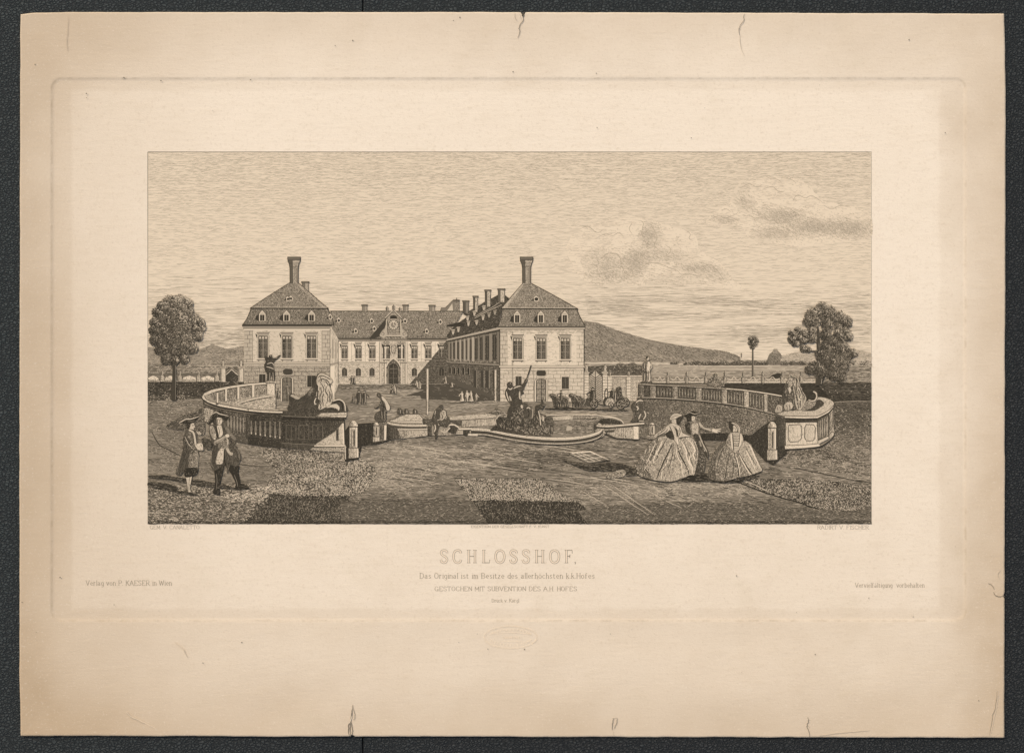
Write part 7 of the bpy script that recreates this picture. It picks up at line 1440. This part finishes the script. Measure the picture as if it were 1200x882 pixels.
# ================================================================== lettering, stamp, tears and specks
GLY = {'A': '0.5,0 4.2,10 8,0|1.9,3.6 6.5,3.6', 'B': '1.5,0 1.5,10|1.5,10 5,10 6.6,8.8 6.6,6.4 5,5.2 1.5,5.2|5,5.2 7.2,4 7.2,1.2 5.2,0 1.5,0', 'C': '7.4,8 6,9.6 4,10 1.6,8.6 .8,5 1.6,1.4 4,0 6,.4 7.4,2',
 'D': '1.5,0 1.5,10|1.5,10 4.6,10 7,8.2 7.6,5 7,1.8 4.6,0 1.5,0', 'E': '1.5,0 1.5,10|.6,10 7,10 7,8.4|1.5,5.2 5.6,5.2|.6,0 7,0 7,1.6', 'F': '1.5,0 1.5,10|.6,10 7,10 7,8.4|1.5,5.2 5.6,5.2', 'G': '7.4,8 6,9.6 4,10 1.6,8.6 .8,5 1.6,1.4 4,0 6,.4 7.2,2|7.2,0 7.2,4.4|5.4,4.4 8,4.4',
 'H': '1.5,0 1.5,10|7,0 7,10|1.5,5.2 7,5.2', 'I': '1.8,0 1.8,10', 'K': '1.5,0 1.5,10|7,10 1.5,4.4|3.4,6 7.4,0', 'L': '1.5,0 1.5,10|.6,0 6.6,0 6.8,2.2', 'M': '1.3,0 1.3,10 4.8,2 8.3,10 8.3,0', 'N': '1.4,0 1.4,10 7,0 7,10',
 'O': '4.2,10 1.6,8.6 .8,5 1.6,1.4 4.2,0 6.8,1.4 7.6,5 6.8,8.6 4.2,10', 'P': '1.5,0 1.5,10|1.5,10 5,10 6.8,8.8 6.8,6 5,4.8 1.5,4.8', 'R': '1.5,0 1.5,10|1.5,10 5,10 6.8,8.8 6.8,6.2 5,5 1.5,5|4.4,5 7.4,0', 'S': '6.6,8.2 5.4,9.8 2.6,9.8 1.2,8.2 1.8,6 5.6,4.4 6.8,2.4 5.6,.2 2.6,.2 1,2',
 'T': '4,0 4,10|.6,8.2 .6,10 7.4,10 7.4,8.2', 'U': '1.4,10 1.4,2.4 2.8,.2 5.4,.2 6.8,2.4 6.8,10', 'V': '.6,10 4.2,0 7.8,10', 'W': '.4,10 2.8,0 5.2,9 7.6,0 10,10', 'Z': '.8,8.4 .8,10 7,10 .8,0 7,0 7,1.6',
 'a': '1.2,5.6 3,6.6 4.8,5.8 4.8,.6 5.8,0|4.8,3.8 2.4,3.6 1,2 2,.2 3.8,.2 4.8,1.4', 'b': '1.4,0 1.4,10|1.4,5 3.4,6.6 5.6,5.4 5.8,1.6 3.6,0 1.4,1.4', 'c': '5.2,5.2 3.4,6.6 1.4,5.2 1.2,1.8 3.2,0 5.2,1.2', 'd': '5.4,0 5.4,10|5.4,5 3.4,6.6 1.4,5.4 1.2,1.6 3.2,0 5.4,1.4',
 'e': '1.2,3.4 5.4,3.4 5.2,5.4 3.4,6.6 1.4,5.2 1.2,2 3.4,0 5.4,1.2', 'f': '2.2,0 2.2,8.4 3.2,9.9 4.8,9.4|.8,6.4 4.2,6.4', 'g': '5.4,5 3.4,6.6 1.4,5.4 1.2,1.6 3.2,.2 5.4,1.4|5.4,6.4 5.4,-1.6 3.6,-3 1.4,-2.2', 'h': '1.4,0 1.4,10|1.4,5 3.4,6.6 5.4,5.4 5.4,0', 'i': '1.6,0 1.6,6.6|1.5,8.8 1.7,9.5',
 'k': '1.4,0 1.4,10|5.2,6.6 1.4,3|2.8,4.2 5.6,0', 'l': '1.6,0 1.6,10', 'm': '1.4,0 1.4,6.6|1.4,5 3,6.6 4.6,5.4 4.6,0|4.6,5 6.2,6.6 7.8,5.4 7.8,0', 'n': '1.4,0 1.4,6.6|1.4,5 3.4,6.6 5.4,5.4 5.4,0', 'o': '3.4,6.6 1.4,5.4 1.1,3.2 1.5,1 3.4,0 5.3,1 5.7,3.2 5.3,5.4 3.4,6.6',
 'r': '1.4,0 1.4,6.6|1.4,4.8 3,6.5 4.6,6.2', 's': '4.8,5.4 3,6.6 1.4,5.4 2,3.8 4.4,2.8 4.8,1.2 3.2,0 1.2,1', 't': '2.2,8.8 2.2,1.2 3.4,0 4.6,.8|.8,6.4 4.4,6.4', 'u': '1.4,6.6 1.4,1.4 3,0 5.2,1.6|5.2,6.6 5.2,0', 'v': '.8,6.6 3.2,0 5.6,6.6', 'z': '.9,6.4 5,6.4 .9,0 5.2,0', '.': '.9,0 1.3,.7', ' ': ''}
GLY['ö'] = GLY['o'] + '|2.1,8.6 2.4,9.2|4.5,8.6 4.8,9.2'; GLY['ä'] = GLY['a'] + '|2,8.6 2.3,9.2|4.2,8.6 4.5,9.2'
def text_poly(name, s, x0, x1, ybase, cap, tone, label, lay=.6, sp=1.25):
    """a line of slab-serif engraved lettering, fitted between x0 and x1"""
    segs = []; x = 0.0
    for ch in s:
        st = [[tuple(map(float, p.split(','))) for p in q.split()] for q in GLY[ch].split('|') if q]
        wd = max([p[0] for q in st for p in q], default=3.4)
        for q in st:
            for a, b in zip(q, q[1:]): segs.append((x + a[0], a[1], x + b[0], b[1], abs(b[1] - a[1]) > abs(b[0] - a[0])))
            for e, f in ((q[0], q[1]), (q[-1], q[-2])):               # serifs on stem ends
                if min(abs(e[1] - v) for v in (0, 6.6, 10)) < .05 and abs(f[1] - e[1]) > abs(f[0] - e[0]) and abs(f[1] - e[1]) > 3: segs.append((x + e[0] - 1, e[1], x + e[0] + 1, e[1], False))
        x += wd + sp
    kx = (x1 - x0) / (x - sp); ky = cap / 10.0
    k = item(name, lay, label)
    for heavy, w_ in ((True, .115), (False, .075)):
        k.B([((x0 + a * kx, ybase - b * ky), (x0 + c * kx, ybase - d * ky)) for a, b, c, d, h in segs if h == heavy], max(w_ * cap, .34), tone, .03)
    return k.build()
# open slab-serif capitals for the title, drawn as outlined strokes
TL = {'S': ([[(8.6, 12.2), (8.2, 14.6), (5, 16), (1.8, 14.8), (1.2, 12), (3, 9.6), (6.6, 7.4), (8.6, 4.8), (7.8, 1.6), (4.8, 0), (1.6, 1.2), (.8, 4.2)]], 10),
      'C': ([[(10.4, 12), (9.6, 14.8), (6.2, 16), (2.4, 14), (.9, 8), (2.4, 2), (6.2, 0), (9.4, 1.2), (10.6, 4)]], 12),
      'O': ([[(6.2, 16), (2.2, 14), (.7, 8), (2.2, 2), (6.2, 0), (10.4, 2), (12, 8), (10.4, 14), (6.2, 16)]], 13),
      'H': ([[(2.6, 0), (2.6, 16)], [(10.6, 0), (10.6, 16)], [(2.6, 8.2), (10.6, 8.2)], [(.4, 0), (4.8, 0)], [(.4, 16), (4.8, 16)], [(8.4, 0), (12.8, 0)], [(8.4, 16), (12.8, 16)]], 13.4),
      'L': ([[(2.6, 0), (2.6, 16)], [(.4, 16), (4.8, 16)], [(.4, 0), (10, 0), (10.2, 4)]], 11),
      'F': ([[(2.6, 0), (2.6, 16)], [(.4, 0), (4.8, 0)], [(.4, 16), (10, 16), (10, 12)], [(2.6, 8.4), (7, 8.4)], [(7, 10.4), (7, 6.4)]], 11),
      '.': ([[(1, .6), (2.2, .6), (2.4, -.4), (1.4, -1.8)]], 4)}
def title(s, x0, x1, yb, h):
    tot = sum(TL[c][1] for c in s); gap = ((x1 - x0) / (h / 16) - tot) / (len(s) - 1)
    k = item('title_lettering', .6, 'large outlined serif capitals of the title, reading SCHLOSSHOF.')
    sc = h / 16; x = x0
    for w_, t in ((2.5, .58), (1.7, -1)):
        x = x0
        for c in s:
            for st in TL[c][0]:
                P = [(x + a * sc, yb - b * sc) for a, b in st]
                heavy = (len(st) == 2 and st[0][0] == st[1][0] and abs(st[0][1] - st[1][1]) > 10) or c in 'SCO'
                curve = c in 'SCO'
                if t > 0: k.S(P, w_ if heavy else .65, t, 0, curve)
                elif heavy: k.S(P, w_, .0, 0, curve)
            x += (TL[c][1] + gap) * sc - (4.5 if c == 'F' else 0)
    return k
k = title('SCHLOSSHOF.', 516, 680.5, 659, 14.6); o = k.build()
PAPER_TONE = bpy.data.materials.new('bare_paper'); PAPER_TONE.use_nodes = True
bb = PAPER_TONE.node_tree.nodes['Principled BSDF']; bb.inputs['Base Color'].default_value = (*albedo((236, 214, 187)), 1); bb.inputs['Roughness'].default_value = .92; bb.inputs['Specular IOR Level'].default_value = .1
for i, m in enumerate(o.data.materials):
    if m == INKS[0]: o.data.materials[i] = PAPER_TONE
text_poly('caption', 'Das Original ist im Besitze des allerhöchsten k.k.Hofes', 491.4, 696.4, 677.4, 6.2, 0.40, 'caption in mixed case under the title')
text_poly('caption', '. GESTOCHEN MIT SUBVENTION DES A.H. HOFES', 505, 675.8, 692, 5.1, 0.42, 'caption in small capitals, second line under the title')
text_poly('caption', 'Druck v. Kargl', 576, 608, 705.2, 4.0, 0.37, 'tiny printer line, lowest line under the title')
text_poly('caption', 'Verlag von P. KAESER in Wien', 100.4, 201, 685.6, 5.8, 0.37, 'publisher line at the lower left of the plate')
text_poly('caption', 'Vervielfältigung  vorbehalten', 1002, 1083, 688, 5.4, 0.37, 'rights line at the lower right of the plate')
text_poly('caption', 'GEM. V. CANALETTO.', 175.4, 234.6, 619.6, 4.2, 0.37, 'tiny painter credit under the left corner of the view')
text_poly('caption', 'RADIRT V. FISCHER.', 957.6, 1019, 619.8, 4.4, 0.40, 'tiny etcher credit under the right corner of the view')
text_poly('caption', 'EIGENTHUM DER GESELLSCHAFT F. V. KUNST', 552, 643.6, 618, 2.6, 0.44, 'tiny owner line centred under the view')

# blind stamp: a raised double oval pressed into the bare paper
PZ = None
def raised(name, curves, r, label, mat, z=PAPER_Z + 0.00038):
    cu = bpy.data.curves.new(name, 'CURVE'); cu.dimensions = '3D'; cu.bevel_depth = r * U; cu.bevel_resolution = 1
    for pts, cyc in curves:
        s = cu.splines.new('POLY'); s.points.add(len(pts) - 1); s.use_cyclic_u = cyc
        for i, (x, y) in enumerate(pts): s.points[i].co = ((x - CX) * U, (CY - y) * U, z + r * U * .2, 1)
    o = bpy.data.objects.new(name, cu); COL.objects.link(o)
    dg = bpy.context.evaluated_depsgraph_get(); me = bpy.data.meshes.new_from_object(o.evaluated_get(dg)); bpy.data.objects.remove(o); bpy.data.curves.remove(cu)
    me.name = name; me.materials.clear(); me.materials.append(mat)
    for p in me.polygons: p.use_smooth = True
    o = bpy.data.objects.new(name, me); COL.objects.link(o); o.parent = PR
    if label: o['label'] = label
    return o
EDGE = bpy.data.materials.new('pressed_paper'); EDGE.use_nodes = True
bb = EDGE.node_tree.nodes['Principled BSDF']; bb.inputs['Base Color'].default_value = (*albedo((238, 220, 195)), 1); bb.inputs['Roughness'].default_value = .92; bb.inputs['Specular IOR Level'].default_value = .1
MARK = bpy.data.materials.new('soiled_paper'); MARK.use_nodes = True
bb = MARK.node_tree.nodes['Principled BSDF']; bb.inputs['Base Color'].default_value = (*albedo((182, 156, 124)), 1); bb.inputs['Roughness'].default_value = .92; bb.inputs['Specular IOR Level'].default_value = .1
scx, scy = 598.6, 746.4
st = raised('blind_stamp', [(ell(scx, scy, 31.5, 13.4, 60), True), (ell(scx, scy, 30.2, 12.4, 60), True)] +
       [([(scx - 22, scy - 4.4), (scx - 8, scy - 5.4), (scx + 8, scy - 5.2), (scx + 21, scy - 3.6)], False), ([(scx - 10, scy + 4.6), (scx + 12, scy + 4.8)], False)], .24, 'faint oval blind stamp pressed into the margin below the title', EDGE)
lt = []
for i in range(15):                                              # worn, unreadable letters round the oval
    a = math.radians(205 + i * 9.4); x, y = scx + 25.5 * math.cos(a), scy + 9.2 * math.sin(a); lt.append(([(x - .7, y + 1.2), (x, y - 1.2), (x + .8, y + 1)], False))
    a = math.radians(155 - i * 9.4); x, y = scx + 25.5 * math.cos(a), scy + 9.2 * math.sin(a); lt.append(([(x, y + 1.2), (x, y - 1.2), (x + .9, y - .9)], False))
for i in range(8): x = scx - 9 + i * 2.6; lt.append(([(x, scy + 1.6), (x + .4, scy - 1.4), (x + 1.2, scy + 1)], False))
raised('stamp_lettering', lt, .3, None, EDGE).parent = st

def tear(name, lay, label, strokes):
    k = item(name, lay, label)
    for pts, w_, t in strokes: k.S(pts, w_, t, .5, True, .25)
    k.z = 0.00040 + 2e-5
    V = []
    for v in k.V: v = v.copy(); v[:, 2] += 0.00066; V.append(v)
    k.V = V
    return k.build()
tear('tear', 4, 'torn notch with a dark crack at the middle of the upper edge', [([(610.6, 14.4), (612.6, 19.5), (614.6, 14.4)], 1.44, 0.74), ([(612.8, 18), (613, 24), (610, 29), (608.2, 33), (609, 38), (606.6, 45)], 0.72, 0.48), ([(603.4, 16), (604, 22), (606, 25)], 0.45, 0.27), ([(609, 17), (610.5, 24)], 0.45, 0.23)])
tear('crack', 4, 'thin crooked crack at the right of the upper edge', [([(872.6, 16), (871, 21), (871.4, 25), (868, 29), (865.4, 35), (866.5, 42)], 0.63, 0.45), ([(866.5, 42), (868, 55), (872, 66)], 0.45, 0.16), ([(865, 34), (868, 35)], 0.63, 0.39)])
tear('tear', 4, 'open tear with a frayed edge at the left of the lower edge', [([(411, 862), (410.5, 850), (412, 838), (413.5, 825)], 0.90, 0.47), ([(409, 860), (408.6, 850), (411.5, 842), (412, 834)], 1.08, 0.56), ([(412.6, 860), (413, 852), (411.6, 845)], 0.90, 0.48), ([(414, 843), (416, 838), (414, 829)], 0.63, 0.31), ([(410, 846), (413, 838)], 1.6, -0.0)])
tear('tear', 4, 'small scuffed tear right of the middle of the lower edge', [([(717, 854), (717.6, 847), (719, 840)], 0.72, 0.43), ([(719.5, 853), (722.6, 846), (723, 840)], 0.63, 0.39), ([(717, 841), (723, 840)], 0.54, 0.39), ([(719, 862), (719, 856)], 0.45, 0.31)])
tear('crack', 4, 'crooked crack near the lower right corner', [([(949, 863), (947.6, 856), (945.4, 850), (947, 844), (946.4, 840)], 0.72, 0.47), ([(945, 848), (948, 852)], 0.54, 0.43), ([(960, 861), (985, 858), (1020, 855)], 0.45, 0.20)])
tear('tear', 4, 'hooked tear at the right edge of the sheet', [([(1177, 697.6), (1171, 698.6), (1166, 697), (1163.6, 693)], 0.81, 0.51), ([(1164.6, 690), (1162, 685.4), (1157.6, 683)], 0.72, 0.43), ([(1172, 668), (1169, 672), (1170.6, 678)], 0.45, 0.23)])
tear('crease', 4, 'long thin fold line at the lower right corner', [([(1168, 808), (1166, 828), (1162.4, 840), (1159, 861)], 0.63, 0.33), ([(1169.4, 808), (1167.4, 828), (1160.4, 861)], 0.45, 0.05)])
tear('crease', 4, 'pale curved crease at the lower left of the sheet', [([(148, 833), (156, 840), (170, 846), (183, 853)], 0.63, 0.02), ([(148, 834.4), (156, 841.2), (170, 847.2)], 0.45, 0.23)])
tear('crease', 4, 'short faint crease below the plate corner at lower left', [([(205, 752), (214, 759), (220, 770)], .9, .11)])
tear('crease', 4, 'faint vertical fold at the upper left corner', [([(80.4, 20), (79.6, 34), (78.6, 50), (79.2, 60)], 0.45, 0.25)])
sp = item('foxing', 4, 'scattered small brown specks in the paper')
for x, y in ((41, 76), (414, 48), (531, 24.6), (538, 21), (393, 54), (601, 84.6), (699, 86.4), (1065, 47), (1107, 156), (824.6, 127), (810, 162), (143.6, 92), (146, 91.4), (189, 95), (294, 94), (102, 110), (102, 115), (26, 705), (71, 676), (283, 752), (237.6, 776), (186, 715), (134, 708), (43, 740), (573, 759.6), (615, 760), (559.6, 742), (740, 737), (716, 742), (538, 752), (955, 766), (933, 717), (862, 674), (1070, 722), (1119, 640), (1146, 820), (869, 787), (1018, 700), (370, 610), (757, 610), (960, 100), (250, 130), (700, 150)):
    r = .35 + .45 * rng.random(); sp.F(ell(x + rng.normal(0, .5), y, r, r * .9, 7), .45 + .3 * rng.random())
for v in sp.V: v[:, 2] += 0.00066 if True else 0
sp.build()
ILLUM = (1.12, 1.128, 1.178)
EXPOSURE = 0.75
